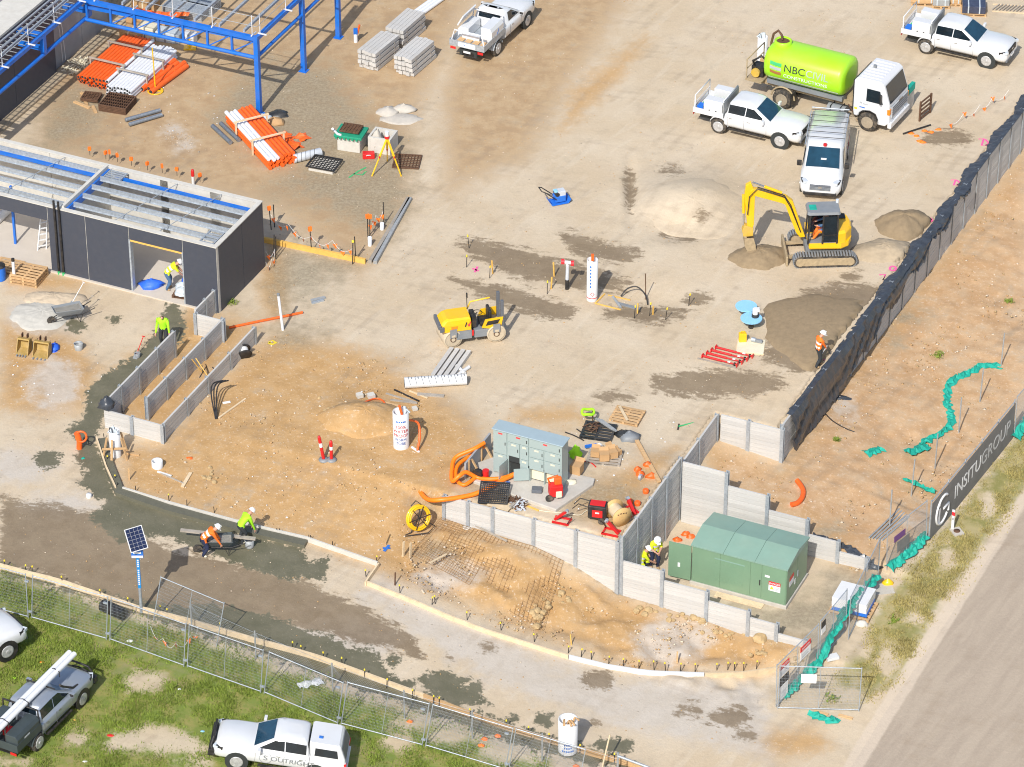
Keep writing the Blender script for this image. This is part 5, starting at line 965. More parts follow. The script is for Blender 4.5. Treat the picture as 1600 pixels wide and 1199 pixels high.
# ---------------------------------------------------------------- electrical cabinet, transformer
def tnp(px, py, h): 
    a = P0(px, py, h); return tn(a[0], a[1])
t0, n0 = tnp(771, 738, .12); t1, _ = tnp(880.5, 762, .12); W_ = t1 - t0
pad = thing('concrete_pad', 'pale concrete slab under the grey electrical cabinet', 'slab', TN(t0, n0), AS)
b = B(); b.flat([(-.5, -.9), (W_ + .35, -1.35), (W_ + 1.0, .9), (W_ + .9, 1.3), (-.3, 1.2), (-.9, .3)], -.05, .14, 'concrete'); b.obj('slab', pad, bev=.03)
cab = thing('electrical_cabinet', 'large grey green electrical switchboard cabinet with two lower doors open', 'cabinet', TN(t0, n0, .14), AS)
H_ = 2.1; D_ = .62
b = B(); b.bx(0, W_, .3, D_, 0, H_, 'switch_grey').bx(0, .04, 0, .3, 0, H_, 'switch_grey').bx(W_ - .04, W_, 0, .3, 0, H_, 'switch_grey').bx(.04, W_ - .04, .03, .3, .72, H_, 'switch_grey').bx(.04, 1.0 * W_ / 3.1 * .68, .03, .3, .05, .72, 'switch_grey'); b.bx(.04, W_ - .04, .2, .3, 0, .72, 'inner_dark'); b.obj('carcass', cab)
b = B(); b.prism([(-.06, H_), (W_ + .06, H_), (W_ + .06, H_ + .05), (-.06, H_ + .05)], -.05, D_ + .06, 'switch_roof'); b.obj('roof', cab, bev=.02)
xs_ = [0, .2, .365, .52, .735, 1.0]
k_ = W_
for (a_, b_, z0, z1) in ((.01, .2, .98, 2.08), (.01, .2, .05, .97), (.21, .515, 1.68, 2.08), (.21, .385, 1.0, 1.67), (.39, .515, .98, 1.67), (.39, .515, .05, .97), (.525, .99, 1.68, 2.08), (.525, .74, 1.2, 1.67), (.525, .74, .62, 1.19), (.745, .99, 1.2, 1.67), (.745, .99, .62, 1.19)):
    d_ = B().bx(a_ * k_ + .01, b_ * k_ - .01, -.012, .03, z0 + .01, z1 - .01, 'switch_grey').obj('door', cab, bev=.006)
    B().bx(b_ * k_ - .09, b_ * k_ - .06, -.03, -.012, (z0 + z1) / 2 - .07, (z0 + z1) / 2 + .07, 'black').obj('handle', d_)
    B().bx((a_ + b_) / 2 * k_ - .09, (a_ + b_) / 2 * k_ + .09, -.016, -.0125, z1 - .14, z1 - .07, 'red_print' if z1 > 2 else 'cream').obj('nameplate', d_)
for x, a in ((.21, -98), (.525, -150)):
    d_ = bpy.data.objects.new('open_door', B().bx(0, .62, -.03, 0, .03, .8 if x < .3 else .6, 'switch_grey').bx(.03, .59, -.034, -.0305, .06, .77 if x < .3 else .57, 'galv').mesh('open_door')); sc.collection.objects.link(d_); d_.parent = cab; d_.location = (x * k_, -.01, .02); d_.rotation_euler = (0, 0, R(a))
for x, m in ((.3, 'red'), (.34, 'copper'), (.36, 'copper')): B().bx(x * k_, x * k_ + .09, .1, .2, .74, .92, m).obj('breaker', cab)
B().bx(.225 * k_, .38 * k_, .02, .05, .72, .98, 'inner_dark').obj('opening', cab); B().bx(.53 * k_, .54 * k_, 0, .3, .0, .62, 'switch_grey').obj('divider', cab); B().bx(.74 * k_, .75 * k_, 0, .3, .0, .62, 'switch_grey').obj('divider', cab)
B().bx(.535 * k_, .74 * k_, .17, .2, .05, .58, 'cream').obj('inner_panel', cab); B().bx(.755 * k_, .98 * k_, .17, .2, .05, .58, 'cream').obj('inner_panel', cab)
CB = lambda x, y, z=0: Vector(cab.location) + Matrix.Rotation(AS, 3, 'Z') @ Vector((x, y, z))
def flex(label, pts, r=.09, mat='orange_flex', name='conduit', **k):
    o = B(); P_ = [Vector(p) for p in pts]; cr = []
    for i in range(len(P_) - 1):
        p0, p1, p2, p3 = P_[max(i - 1, 0)], P_[i], P_[i + 1], P_[min(i + 2, len(P_) - 1)]
        for j in range(6):
            u = j / 6; cr.append(.5 * ((2 * p1) + (p2 - p0) * u + (2 * p0 - 5 * p1 + 4 * p2 - p3) * u * u + (3 * p1 - p0 - 3 * p2 + p3) * u ** 3))
    cr.append(P_[-1]); o.tube(cr, r, mat, 8); return o.obj(name, label=label, category='conduit', **k)
gz = lambda px, py, z: P(px, py, z)
flex('fat orange flexible conduit snaking from the dirt over the wall into the cabinet', [gz(648, 743, -.4), gz(655, 765, -.3), gz(668, 780, -.1), gz(690, 781, .12), gz(735, 774, .12), gz(765, 762, .25), gz(790, 748, .3), gz(812, 738, .32)], .1)
flex('orange conduit loop hooked around the end of the small timber propped wall', [gz(812, 737, .42), gz(790, 746, .3), gz(765, 749, .25), gz(745, 746, .2), gz(728, 738, .5), gz(716, 745, .45), gz(707, 752, .2), gz(706, 735, .3), gz(712, 715, .5), gz(740, 702, .8), gz(757, 692, .9)], .09)
flex('short orange conduit curving behind the small wall', [gz(757, 697, .6), gz(735, 712, .4), gz(715, 728, .3), gz(713, 748, .15), gz(725, 758, .12), gz(742, 747, .2)], .08)
pw_ = thing('formwork_wall', 'short grey formwork wall with timber props beside the cabinet', 'formwork', TN(*tnp(727, 748, .05), 0), AS + R(90))
B().bx(0, 2.4, -.04, .04, .0, .8, 'grey_wall').obj('panel', pw_); 
for x in (.5, 1.7): B().bar((x, -.06, .7), (x, -.45, .03), .08, .06, 'timber').obj('prop', pw_); B().bx(x - .3, x - .22, -.1, -.045, 0, .85, 'timber').obj('upright', pw_)
pm = thing('pump', 'small black pump with red motor lying beside the cabinet slab', 'pump', gz(747, 750, 0), AS)
b = B(); b.cyl((0, -.12, .25), (0, .12, .25), .24, 'black', 12).bx(-.3, .3, -.12, .12, 0, .05, 'black'); b.obj('pump_body', pm); B().cyl((.3, .1, .1), (.3, .1, .5), .14, 'red', 10).obj('motor', pm)
# red machine, case, box on the slab
rm = thing('winch_cart', 'red wheeled machine standing on the slab under the right open door', 'machine', P(868, 778, .14), R(10))
b = B(); b.box((0, 0, .42), (.55, .4, .5), 'red').box((.1, -.22, .3), (.25, .06, .3), 'cream'); b.obj('frame', rm, bev=.04); B().cyl((-.3, -.25, .15), (-.3, -.17, .15), .15, 'rubber', 12).obj('wheel', rm); B().tube([(-.2, .1, .6), (-.3, .1, .9), (.1, .1, 1.0), (.2, .1, .7)], .05, 'orange', 6).obj('handle', rm); B().box((.1, .05, .8), (.3, .2, .35), 'orange').obj('motor', rm, bev=.05)
B().box((0, 0, .08), (.42, .34, .14), 'grey_plastic').obj('tool_case', None, P(839, 768, .145), R(-5), bev=.02, label='dark grey tool case lying open on the cabinet slab', category='tool case')
def carton(label, px, py, z, s=(.4, .35, .35), rz=0, mat='card', group=None):
    r = thing('cardboard_box', label, 'box', P(px, py, z), rz, group)
    b = B(); b.bx(-s[0] / 2, s[0] / 2, -s[1] / 2, s[1] / 2, 0, s[2], mat); b.obj('carton', r)
    for q_ in (-1, 1): B().bar((-s[0] / 2, q_ * s[1] / 2, s[2]), (s[0] / 2, q_ * s[1] / 2, s[2]), .02, .02, mat).obj('flap', r); 
    B().add([(-s[0] / 2, s[1] / 2, s[2]), (s[0] / 2, s[1] / 2, s[2]), (s[0] / 2, s[1] * .9, s[2] + .12), (-s[0] / 2, s[1] * .9, s[2] + .12)], [(0, 1, 2, 3)], mat).obj('flap', r); return r
carton('brown cardboard box at the right end of the cabinet slab', 901, 738, .14, (.45, .4, .4), AS)
def blob(name, label, cat, p, sx, sy, sz, mat, seed=0, rz=0, n=9, sq_=.35, **k):
    q = random.Random(seed); rings = []
    for i in range(5):
        f = i / 4; rr = math.cos(f * math.pi / 2 * .97) ** .6; rings.append([(sx * rr * math.cos(2 * math.pi * j / n) * q.uniform(1 - sq_, 1 + sq_), sy * rr * math.sin(2 * math.pi * j / n) * q.uniform(1 - sq_, 1 + sq_), sz * f * q.uniform(.85, 1.1) - .02) for j in range(n)])
    return B().loft(rings, mat).obj(name, None, p, rz, label=label, category=cat, **k)
blob('bag', 'crumpled yellow bag on the slab beside the cardboard box', 'bag', P(890, 753, .14), .3, .2, .12, 'cream', 3)
blob('safety_vest', 'bright lime safety vest hung at the right side of the cabinet', 'vest', P(899, 712, .1), .25, .2, .55, 'hiviz_g', 5)
B().box((0, 0, .04), (.5, .2, .05), 'white_print').box((-.28, 0, .05), (.12, .2, .06), 'red').box((.2, .02, .05), (.14, .18, .055), 'blue_plastic').obj('paper_wrapper', None, P(786, 757, .14), R(-5), label='red white and blue wrapper lying on the slab', category='wrapper')

zt_ = -2.78
ta, na = tnp(1080, 912, zt_); tb, _ = tnp(1227, 951, zt_); LT = tb - ta
tr = thing('transformer_kiosk', 'dark green electrical transformer kiosk with pitched lid and open end door', 'transformer', TN(ta, na, zt_), AS)
DT, HT = 2.35, 1.95
B().bx(-.06, LT + .06, -.06, DT + .06, -.1, .16, 'concrete').obj('plinth', tr, bev=.02)
b = B(); b.bx(0, LT, 0, DT, .16, HT, 'green_box'); b.obj('housing', tr)
b = B(); nn_ = 3
for i in range(nn_):
    x0, x1 = LT * i / nn_ + (.006 if i else -.05), LT * (i + 1) / nn_ - (.006 if i < 2 else -.05)
    q_ = B(); q_.add([(x0, -.06, HT), (x1, -.06, HT), (x1, DT * .5, HT + .22), (x0, DT * .5, HT + .22), (x1, DT + .06, HT), (x0, DT + .06, HT), (x0, -.06, HT - .06), (x1, -.06, HT - .06), (x1, DT + .06, HT - .06), (x0, DT + .06, HT - .06)], [(0, 1, 2, 3), (3, 2, 4, 5), (6, 7, 1, 0), (5, 4, 8, 9), (0, 3, 5, 9, 6), (1, 7, 8, 4, 2)], 'green_roof'); q_.obj('lid_panel', tr)
for x0, x1 in ((.03, LT * .3), (LT * .305, LT * .62), (LT * .625, LT * .74), (LT * .745, LT - .03)): B().bx(x0, x1, -.018, -.001, .2, HT - .08, 'green_box').obj('door_panel', tr, bev=.006)
for y0, y1 in ((.03, DT / 2 - .01), (DT / 2 + .01, DT - .03)): B().bx(LT + .001, LT + .018, y0, y1, .2, HT - .08, 'green_box').obj('door_panel', tr, bev=.006)
B().bx(LT * .24, LT * .56, -.03, -.019, 1.55, 1.6, 'green_roof').obj('rain_lip', tr)
for z in (.5, 1.35): 
    b = B()
    for k in range(5): b.bx(LT * .24, LT * .55, -.024, -.019, z + .05 * k, z + .02 + .05 * k, 'green_box')
    b.obj('vent', tr)
def plate(parent, x, y, z, wd, ht, face, bands, nm='warning_sign'):
    b = B()
    for (f0, f1, m) in bands:
        if face == 'y': b.bx(x - wd / 2, x + wd / 2, y - .008, y, z + ht * f0, z + ht * f1, m)
        else: b.bx(y, y + .008, x - wd / 2, x + wd / 2, z + ht * f0, z + ht * f1, m)
    return b.obj(nm, parent)
dg = plate(tr, LT * .88, -.02, .72, .5, .45, 'y', [(0, .1, 'white_print'), (.1, .62, 'white_print'), (.62, 1, 'red')]); text('DANGER', .13, 'white_print', dg, (LT * .88, -.03, .72 + .36), (R(90), 0, 0), xs=.9)
B().add([(LT * .88 - .2, -.03, .8), (LT * .88 - .02, -.03, .8), (LT * .88 - .11, -.03, .97)], [(0, 1, 2)], 'yellow_cap').obj('warning_triangle', dg)
for z in (.79, .85, .91): B().bx(LT * .88 + .03, LT * .88 + .2, -.031, -.029, z, z + .025, 'grey_print').obj('print_line', dg)
plate(tr, LT * .8, -.02, 1.32, .2, .1, 'y', [(0, 1, 'white_print')], 'nameplate'); dg = plate(tr, .55, LT + .02, .85, .45, .45, 'x', [(0, .6, 'white_print'), (.6, 1, 'red')])
plate(tr, .95, LT + .02, .6, .1, .25, 'x', [(0, 1, 'white_print')], 'nameplate'); B().bx(LT + .02, LT + .05, 1.2, 1.24, .8, 1.1, 'galv').obj('handle', tr); B().bx(LT * .72, LT * .73, -.05, -.02, .85, 1.1, 'black').obj('handle', tr)
dr = bpy.data.objects.new('open_door', B().bx(-.95, 0, -.05, 0, .2, HT - .08, 'green_box').mesh('open_door')); sc.collection.objects.link(dr); dr.parent = tr; dr.location = (-.02, -.02, 0); dr.rotation_euler = (0, 0, R(3))
B().bx(-.55, -.45, -.06, -.051, .75, .95, 'white_print').obj('nameplate', dr)
def plank(label, p, q, wd=.2, th=.04, mat='timber', name='timber_plank', cat='plank', lift=.03, **k):
    p = Vector(p); q = Vector(q); p.z += lift; q.z += lift
    return B().bar(p, q, wd, th, mat).obj(name, None, label=label, category=cat, **k)
plank('pale plank lying along the base of the transformer', gz(1118, 929, zt_), gz(1192, 949, zt_), .32, .04, 'timber_pale')
for i, (x, y) in enumerate(((1058, 836), (1072, 827), (1079, 831))): blob('orange_fitting', ['orange fitting nearest the open transformer door', 'orange fitting furthest from the transformer, by the wall', 'orange fitting touching the transformer corner'][i], 'fitting', P(x, y + 8, zt_), .2, .15, .16, 'orange', 20 + i)

# ---------------------------------------------------------------- stored pipes, stacks and pallets, top left
def bundle(label, p, yaw, L, nx, nz, r, mat, frames=(), white=0, name='pipe_stack', fmat='timber_grey', rnd=.12):
    o = thing(name, label, 'pipes', p, yaw); q = random.Random(len(label))
    for k in range(nz):
        for i in range(nx):
            dx = q.uniform(-rnd, rnd); m = mat if not (k == nz - 1 and i < white) else 'pvc_white'
            b = B(); b.cyl((-L / 2 + dx, (i - (nx - 1) / 2) * 2.06 * r, r + k * 2.02 * r), (L / 2 + dx, (i - (nx - 1) / 2) * 2.06 * r, r + k * 2.02 * r), r, m, 10)
            b.cyl((-L / 2 + dx - .002, (i - (nx - 1) / 2) * 2.06 * r, r + k * 2.02 * r), (-L / 2 + dx + .01, (i - (nx - 1) / 2) * 2.06 * r, r + k * 2.02 * r), r * .8, 'inner_dark', 8); b.obj('pipe', o)
    w2 = nx * 1.03 * r + .07; h = nz * 2.04 * r + .1
    for x in frames:
        b = B()
        for s in (-1, 1): b.bx(x - .04, x + .04, s * w2 - .035, s * w2 + .035, 0, h + .05, fmat)
        b.bx(x - .04, x + .04, -w2 - .1, w2 + .1, h + .051, h + .12, fmat); b.obj('frame', o)
    return o
bundle('stack of orange pipes in timber frames next to the grey wall', TN(-37.35, 25.85, 0), AS + R(90), 4.5, 9, 3, .09, 'orange', (-.9, .9), 1)
bundle('stack of white pipes in timber frames between the orange stacks', TN(-35.75, 25.5, 0), AS + R(90), 4.5, 8, 3, .085, 'pvc_white', (-.9, .7))
bundle('small loose pile of orange pipes beside the yellow prop', TN(-34.75, 25.75, 0), AS + R(84), 3.0, 4, 1, .13, 'orange', ())
bundle('stack of orange pipes with white pipes on top, beside the front canopy column', (G(377, 190) + G(438, 257)) / 2, ang(G(377, 190), G(438, 257)), 4.9, 7, 3, .1, 'orange', (-1.0, .9), 3, fmat='timber_pale')
bundle('two long white pipes lying at the top edge beside the white flatbed ute', (G(658, 20) + G(690, -3)) / 2, ang(G(658, 20), G(690, -3)), 2.6, 3, 1, .1, 'pvc_white')
flex('bent orange pipe elbow lying beside the small orange pile', [G(268, 100, .12), G(265, 106, .12), G(269, 112, .12), G(275, 117, .12)], .11, 'orange', 'pipe_elbow')
bp_ = G(243, 143)
pr = thing('steel_prop', 'thin yellow prop on a round base in front of the orange pipes', 'prop', bp_); b = B(); b.lathe([(.36, 0), (.4, .03), (.36, .06), (.3, .03)], 'yellow', 16, cap=False)
for k in range(3): b.bar((0, 0, .03), (.36 * math.cos(k * 2.1), .36 * math.sin(k * 2.1), .03), .08, .04, 'yellow')
b.obj('base', pr); B().cyl((0, 0, .03), (-.03, -.0, 2.35), .03, 'yellow', 8).obj('pole', pr); B().cyl((0, 0, .06), (0, 0, .12), .1, 'white_plastic', 8).obj('hub', pr)
def scraps(name, label, cat, p, n_, rad, L, mat, seed, wd=.05, **k):
    q = random.Random(seed); b = B()
    for i in range(n_):
        a, r_, t_ = q.uniform(0, 6.28), rad * q.random() ** .5, q.uniform(0, 3.14); c = Vector((r_ * math.cos(a), r_ * math.sin(a), .03 + .25 * q.random() * (1 - r_ / rad)))
        d = Vector((math.cos(t_), math.sin(t_), q.uniform(-.3, .5))) * L * q.uniform(.4, 1) / 2; b.bar(c - d, c + d, wd, .02, mat)
    return b.obj(name, None, p, label=label, category=cat, kind='stuff', **k)
scraps('strap_offcuts', 'tangle of pale strapping offcuts against the grey wall', 'offcuts', G(125, 100), 50, .5, .7, 'cream', 3); scraps('strap_offcuts', 'smaller tangle of pale offcuts at the dark wall corner', 'offcuts', G(107, 112), 35, .4, .5, 'cream', 4)
def grate(label, p, yaw, w_, d_, nx, ny, mat='rust', stack=1, base=None, name='steel_grate', group=None, tilt=0):
    o = thing(name, label, 'grate', p, yaw, group); z = 0
    o.rotation_euler.x = tilt
    if base: B().bx(-w_ * .44, w_ * .44, -d_ * .44, d_ * .44, 0, base, 'concrete_pale').obj('block', o); z = base
    for s in range(stack):
        b = B(); z0 = z + s * .075
        for k in range(nx + 1): b.bx(-w_ / 2 + k * w_ / nx - .012, -w_ / 2 + k * w_ / nx + .012, -d_ / 2, d_ / 2, z0, z0 + .05, mat)
        for k in range(ny + 1): b.bx(-w_ / 2, w_ / 2, -d_ / 2 + k * d_ / ny - .012, -d_ / 2 + k * d_ / ny + .012, z0 + .004, z0 + .046, mat)
        b.obj('grid', o)
        b = B()
        for s_ in (-1, 1): b.bx(-w_ / 2 - .02, w_ / 2 + .02, s_ * d_ / 2 - .03, s_ * d_ / 2 + .03, z0 - .002, z0 + .055, mat).bx(s_ * w_ / 2 - .03, s_ * w_ / 2 + .03, -d_ / 2 - .02, d_ / 2 + .02, z0 - .001, z0 + .054, mat)
        b.obj('rim', o)
    return o
grate('stack of rusty steel grates below the white pipes', G(184, 167), AS + R(6), 1.35, 1.25, 12, 5, stack=5)
grate('small rusty grate lying on timber offcuts left of the grate stack', G(143, 156, .1), AS + R(12), .8, .7, 6, 5, stack=2)
for i, (x0, y0, x1, y1) in enumerate(((126, 146, 145, 152), (116, 160, 140, 170), (128, 150, 136, 165), (145, 167, 150, 177))): plank(['orange brown timber offcut touching the small rusty grate', 'timber offcut nearest the dark wall', 'timber offcut under the small grate', 'short timber offcut beside the grate stack'][i], G(x0, y0), G(x1, y1), .14, .08, 'timber')
grate('black grid grate on a pale block near the grey textile roll', G(507, 262), AS + R(5), 1.35, 1.1, 9, 7, 'black', base=.22)
grate('rusty grid grate lying flat behind the yellow tripod', G(636, 254, .03), AS + R(18), 1.2, 1.2, 8, 8)
def coil(label, p, q, r=.11, **k):
    p = Vector(p); q = Vector(q); d = (q - p); L = d.length; o = thing('spiral_tube', label, 'tube', p, math.atan2(d.y, d.x), **k); n_ = int(L / .055)
    prof = []
    for i in range(n_ + 1): prof += [(r * .8, i * L / n_), (r, i * L / n_ + L / n_ * .4)]
    B().lathe(prof, 'coil', 10, M=Matrix.Rotation(R(90), 4, 'Y') , c=(0, 0, r)).obj('tube', o); return o
coil('corrugated steel tube nearest the rusty grates, far one of a pair', G(196, 191), G(249, 176)); coil('corrugated steel tube, near one of the pair below the grates', G(202, 198), G(252, 183))
for i in range(3): coil(['left', 'middle', 'right'][i] + ' corrugated steel tube of the three beside the framed orange pipes', G(332 + 13 * i, 200 - 4 * i), G(360 + 13 * i, 226 - 4 * i))
# concrete sleeper stacks
slab = B(); slab.box((0, 0, 0), (2.2, .185, .185), 'sleeper'); slab.bx(-1.1, 1.1, -.02, .02, .0925, .097, 'sleeper'); SL = bpy.data.meshes.new('x'); bpy.data.meshes.remove(SL); SLM = slab.mesh('concrete_post')
for lab, (px, py), rot in (('left stack', (572, 110), 5), ('right stack', (628, 119), 4), ('far stack', (614, 74), 3)):
    base = G(px, py); q = random.Random(px)
    c = base + Matrix.Rotation(AS, 3, 'Z') @ Vector((.15, 1.1, 0)); yaw = AS + R(90 - rot)
    for k in range(4):
        for i in range(5):
            off = Matrix.Rotation(yaw, 3, 'Z') @ Vector((q.uniform(-.06, .06) + (.12 if k == 0 else 0), (i - 2) * .2, 0))
            o = inst('concrete_post', SLM, None, c + off + Vector((0, 0, .12 + k * .27)), (0, 0, yaw), label='grey concrete post, ' + ('bottom layer', 'second layer', 'third layer', 'top layer')[k] + ', ' + ('leftmost', 'second from left', 'middle one', 'second from right', 'rightmost')[4 - i] + ', in the ' + lab + ' by the canopy', category='concrete post', group='concrete posts in the ' + lab)
        if k: 
            for x in (-.7, .7):
                off = Matrix.Rotation(yaw, 3, 'Z') @ Vector((x, 0, 0)); B().bx(-.03, .03, -.5, .5, -.035, .035, 'timber_grey').obj('timber_bearer', None, c + off + Vector((0, 0, .12 + k * .27 - .137)), yaw, label='thin timber bearer between the posts of the ' + lab, category='bearer', group='bearers in the ' + lab)
# objects around the tripod
pit = thing('concrete_pit', 'concrete drainage pit with green rim and rusty grate on top', 'pit', G(549, 231), AS + R(8))
B().bx(-.55, .55, -.4, .5, 0, .75, 'concrete_pale').obj('box', pit, bev=.02); b = B(); b.bx(-.68, .68, -.52, .6, .751, .87, 'green_paint'); b.obj('rim', pit, bev=.02)
for k in range(6): B().bx(-.6 + .2 * k, -.5 + .2 * k, -.56, -.521, .7, .8, 'green_paint').obj('rim_tooth', pit)
b = B()
for k in range(7): b.bx(-.45 + .15 * k, -.43 + .15 * k, -.3, .45, .95, 1.05, 'rust').bx(-.47, .47, -.3 + .12 * k, -.28 + .12 * k, .955, 1.045, 'rust')
b.obj('grate', pit); B().tube([(-.75, -.4, 1.1), (-.8, -.2, .95), (-.5, -.45, .9), (-.3, -.5, .9)], .06, 'pvc_white', 6).obj('pipe_bend', pit)
pit2 = thing('concrete_pit', 'open empty concrete pit with torn paper sack inside, behind the tripod', 'pit', G(598, 233), AS + R(5))
for x0, x1, y0, y1 in ((-.55, -.45, -.45, .55), (.45, .55, -.45, .55), (-.449, .449, -.45, -.35), (-.449, .449, .45, .55)): B().bx(x0, x1, y0, y1, 0, .8, 'concrete_pale').obj('pit_wall', pit2)
B().bx(-.44, .44, -.34, .44, .1, .15, 'inner_dark').obj('pit_floor', pit2); blob('paper_sack', 'torn pale paper sack draped over the open concrete pit', 'sack', G(590, 233, .3), .3, .35, .75, 'geotextile', 8)
tb_ = thing('tool_box', 'red tool box lying left of the yellow tripod', 'tool box', G(576, 247), R(4)); B().bx(-.28, .28, -.14, .16, 0, .3, 'red').obj('case', tb_, bev=.03); B().tube([(-.1, -.15, .2), (-.06, -.19, .25), (.06, -.19, .25), (.1, -.15, .2)], .02, 'white_plastic', 5).obj('handle', tb_)
tpd = thing('survey_tripod', 'yellow survey tripod standing in front of the open concrete pit', 'tripod', G(604, 262)); top = Vector((.05, .1, 1.5))
for px, py in ((581, 276), (627, 276), (605, 252)):
    e_ = G(px, py) - tpd.location; m_ = top.lerp(e_, .5)
    b = B(); b.bar(top, m_, .09, .05, 'yellow').bar(m_, e_, .05, .04, 'yellow'); b.bar(m_ - Vector((0, 0, .05)), m_ + Vector((0, 0, .05)), .1, .06, 'red'); b.obj('leg', tpd)
B().cyl(top, top + Vector((0, 0, .12)), .12, 'red', 10).cyl(top + Vector((0, 0, .12)), top + Vector((0, 0, .35)), .1, 'white_plastic', 8).obj('head', tpd)
for i, (x, y, sx, sy, z) in enumerate(((628, 186, .95, .55, .12), (606, 176, .5, .5, .3), (630, 173, .6, .35, .35))): blob('geotextile_sheet', ['large pale crumpled fabric sheet lying lowest of three', 'left pale crumpled fabric sheet on top of the large one', 'right pale crumpled fabric sheet on top of the large one'][i], 'fabric', G(x, y), sx, sy, z, 'geotextile', 30 + i, n=11, sq_=.22)
rl = thing('textile_roll', 'grey striped textile roll lying beside the orange mesh', 'roll', G(480, 249), ang(G(458, 250), G(505, 238))); b = B()
b.lathe([(.2, -.7), (.21, -.68), (.21, .68), (.2, .7)], 'pipe_grey', 14, M=Matrix.Rotation(R(90), 4, 'Y'), c=(0, 0, .2)); b.obj('roll', rl); B().cyl((-.72, 0, .2), (-.69, 0, .2), .15, 'timber', 10).obj('core', rl)
for k in range(5): B().tube([(-.5 + .22 * k + .1 * math.cos(a) , .213 * math.cos(a), .2 + .213 * math.sin(a)) for a in [R(30 * j) for j in range(12)]], .012, 'black', 4, closed=True).obj('band', rl)
def mesh_heap(label, pts, wd, mat, seed, name='plastic_mesh', cat='mesh', hz=.2):
    q = random.Random(seed); rows = []
    for i in range(len(pts) - 1):
        a, b_ = Vector(pts[i]), Vector(pts[i + 1]); d = (b_ - a); L = max(2, int(d.length / .12)); s_ = Vector((-d.y, d.x, 0)).normalized()
        for j in range(L):
            c = a.lerp(b_, j / L); w_ = wd * q.uniform(.6, 1.2)
            rows.append([c + s_ * w_ * f + Vector((q.uniform(-.05, .05), q.uniform(-.05, .05), .03 + hz * q.random() * (1 - abs(f)))) for f in (-1, -.5, 0, .5, 1)])
    return sheet(name, label, cat, rows, mat, smooth=False)
mesh_heap('crumpled orange plastic mesh left of the grey textile roll', [G(440, 208), G(455, 225), G(470, 236)], .35, 'orange', 1); mesh_heap('second piece of orange mesh at the far end of the textile roll', [G(468, 212), G(482, 222)], .3, 'orange', 2)
for x, y, z_, m, lb in ((412, 188, .35, 'clear_wrap', 'clear plastic wrapped bundle at the foot of the canopy column'), (428, 192, .3, 'card', 'brown paper debris beside the wrapped bundle'), (436, 180, .25, 'plastic_black', 'black plastic scrap behind the canopy column foot')): blob('debris_bundle', lb, 'debris', G(x, y), .5, .35, z_, m, x)
st = thing('pipe_stub', 'blue and orange pipe stub sticking up beside the rear canopy column', 'pipe', G(556, 66)); B().cyl((0, 0, 0), (0, 0, .5), .1, 'pvc_white', 8).obj('stub', st); B().box((0, 0, .6), (.2, .2, .25), 'blue_steel').obj('flange', st); B().cyl((.1, 0, .5), (.2, 0, .95), .05, 'orange', 6).obj('riser', st)
# goods under the canopy
def pallet(label, p, yaw, w_=1.15, d_=1.0, mat='timber', name='pallet', up=False):
    o = thing(name, label, 'pallet', p, yaw)
    for k in range(6): B().bx(-w_ / 2, w_ / 2, -d_ / 2 + k * d_ / 5.6 - .0, -d_ / 2 + k * d_ / 5.6 + .12, .1, .122, mat).obj('board', o)
    for k in (-1, 0, 1): B().bx(k * (w_ / 2 - .05) - .045, k * (w_ / 2 - .05) + .045, -d_ / 2, d_ / 2, .02, .1, mat).obj('bearer', o)
    for k in (0, 2, 4): B().bx(-w_ / 2, w_ / 2, -d_ / 2 + k * d_ / 4.5, -d_ / 2 + k * d_ / 4.5 + .1, 0, .02, mat).obj('board', o)
    return o
for i, (x, y, sx, sy, sz, m, lb) in enumerate(((207, 62, 1.0, .8, .6, 'card', 'brown carton nearest the small grey wall panel'), (232, 58, .9, .8, .7, 'cream', 'pale carton under the canopy truss'), (262, 62, 1.0, .7, .55, 'clear_wrap', 'clear wrapped carton second from the silver crate'), (218, 35, 1.1, .8, .5, 'card', 'brown carton behind the canopy truss'), (245, 42, 1.3, .9, .5, 'card', 'wide brown carton with orange cover'), (228, 12, 1.2, .9, .5, 'card', 'brown carton furthest back under the canopy'), (275, 65, .6, .5, .5, 'galv', 'silver crate on the sand below the truss'), (297, 66, .6, .5, .5, 'white_plastic', 'white crate beside the silver crate'))): 
    r = thing('carton', lb, 'carton', G(x, y), AS + R(4 * i % 11)); B().bx(-sx / 2, sx / 2, -sy / 2, sy / 2, 0, sz, m).obj('box', r, bev=.03); B().bx(-.04, .04, -sy / 2 - .003, sy / 2 + .003, .01, sz + .004, 'cream' if m == 'card' else 'grey_mid').obj('tape', r)
mesh_heap('crumpled orange sheet over the cartons under the canopy', [G(212, 30, .5), G(240, 38, .55), G(300, 38, .5)], .25, 'orange', 9)
for i, (x, y) in enumerate(((292, 22), (308, 12))): 
    r = thing('metal_stack', ['stack of silver metal sections, near one under the roof purlins', 'stack of silver metal sections, far one under the roof purlins'][i], 'metal sections', G(x, y), AS)
    for k in range(5):
        for j in range(6): B().bx(-1.1, 1.1, -.5 + .17 * j, -.36 + .17 * j, .1 * k, .1 * k + .08, 'galv').obj('section', r)
ys = thing('yellow_stand', 'small yellow stand below the canopy truss', 'stand', G(297, 76)); B().bx(-.3, .3, -.2, .2, 0, .08, 'yellow').obj('base', ys); B().cyl((0, 0, .08), (0, 0, .5), .05, 'yellow', 6).obj('post', ys)

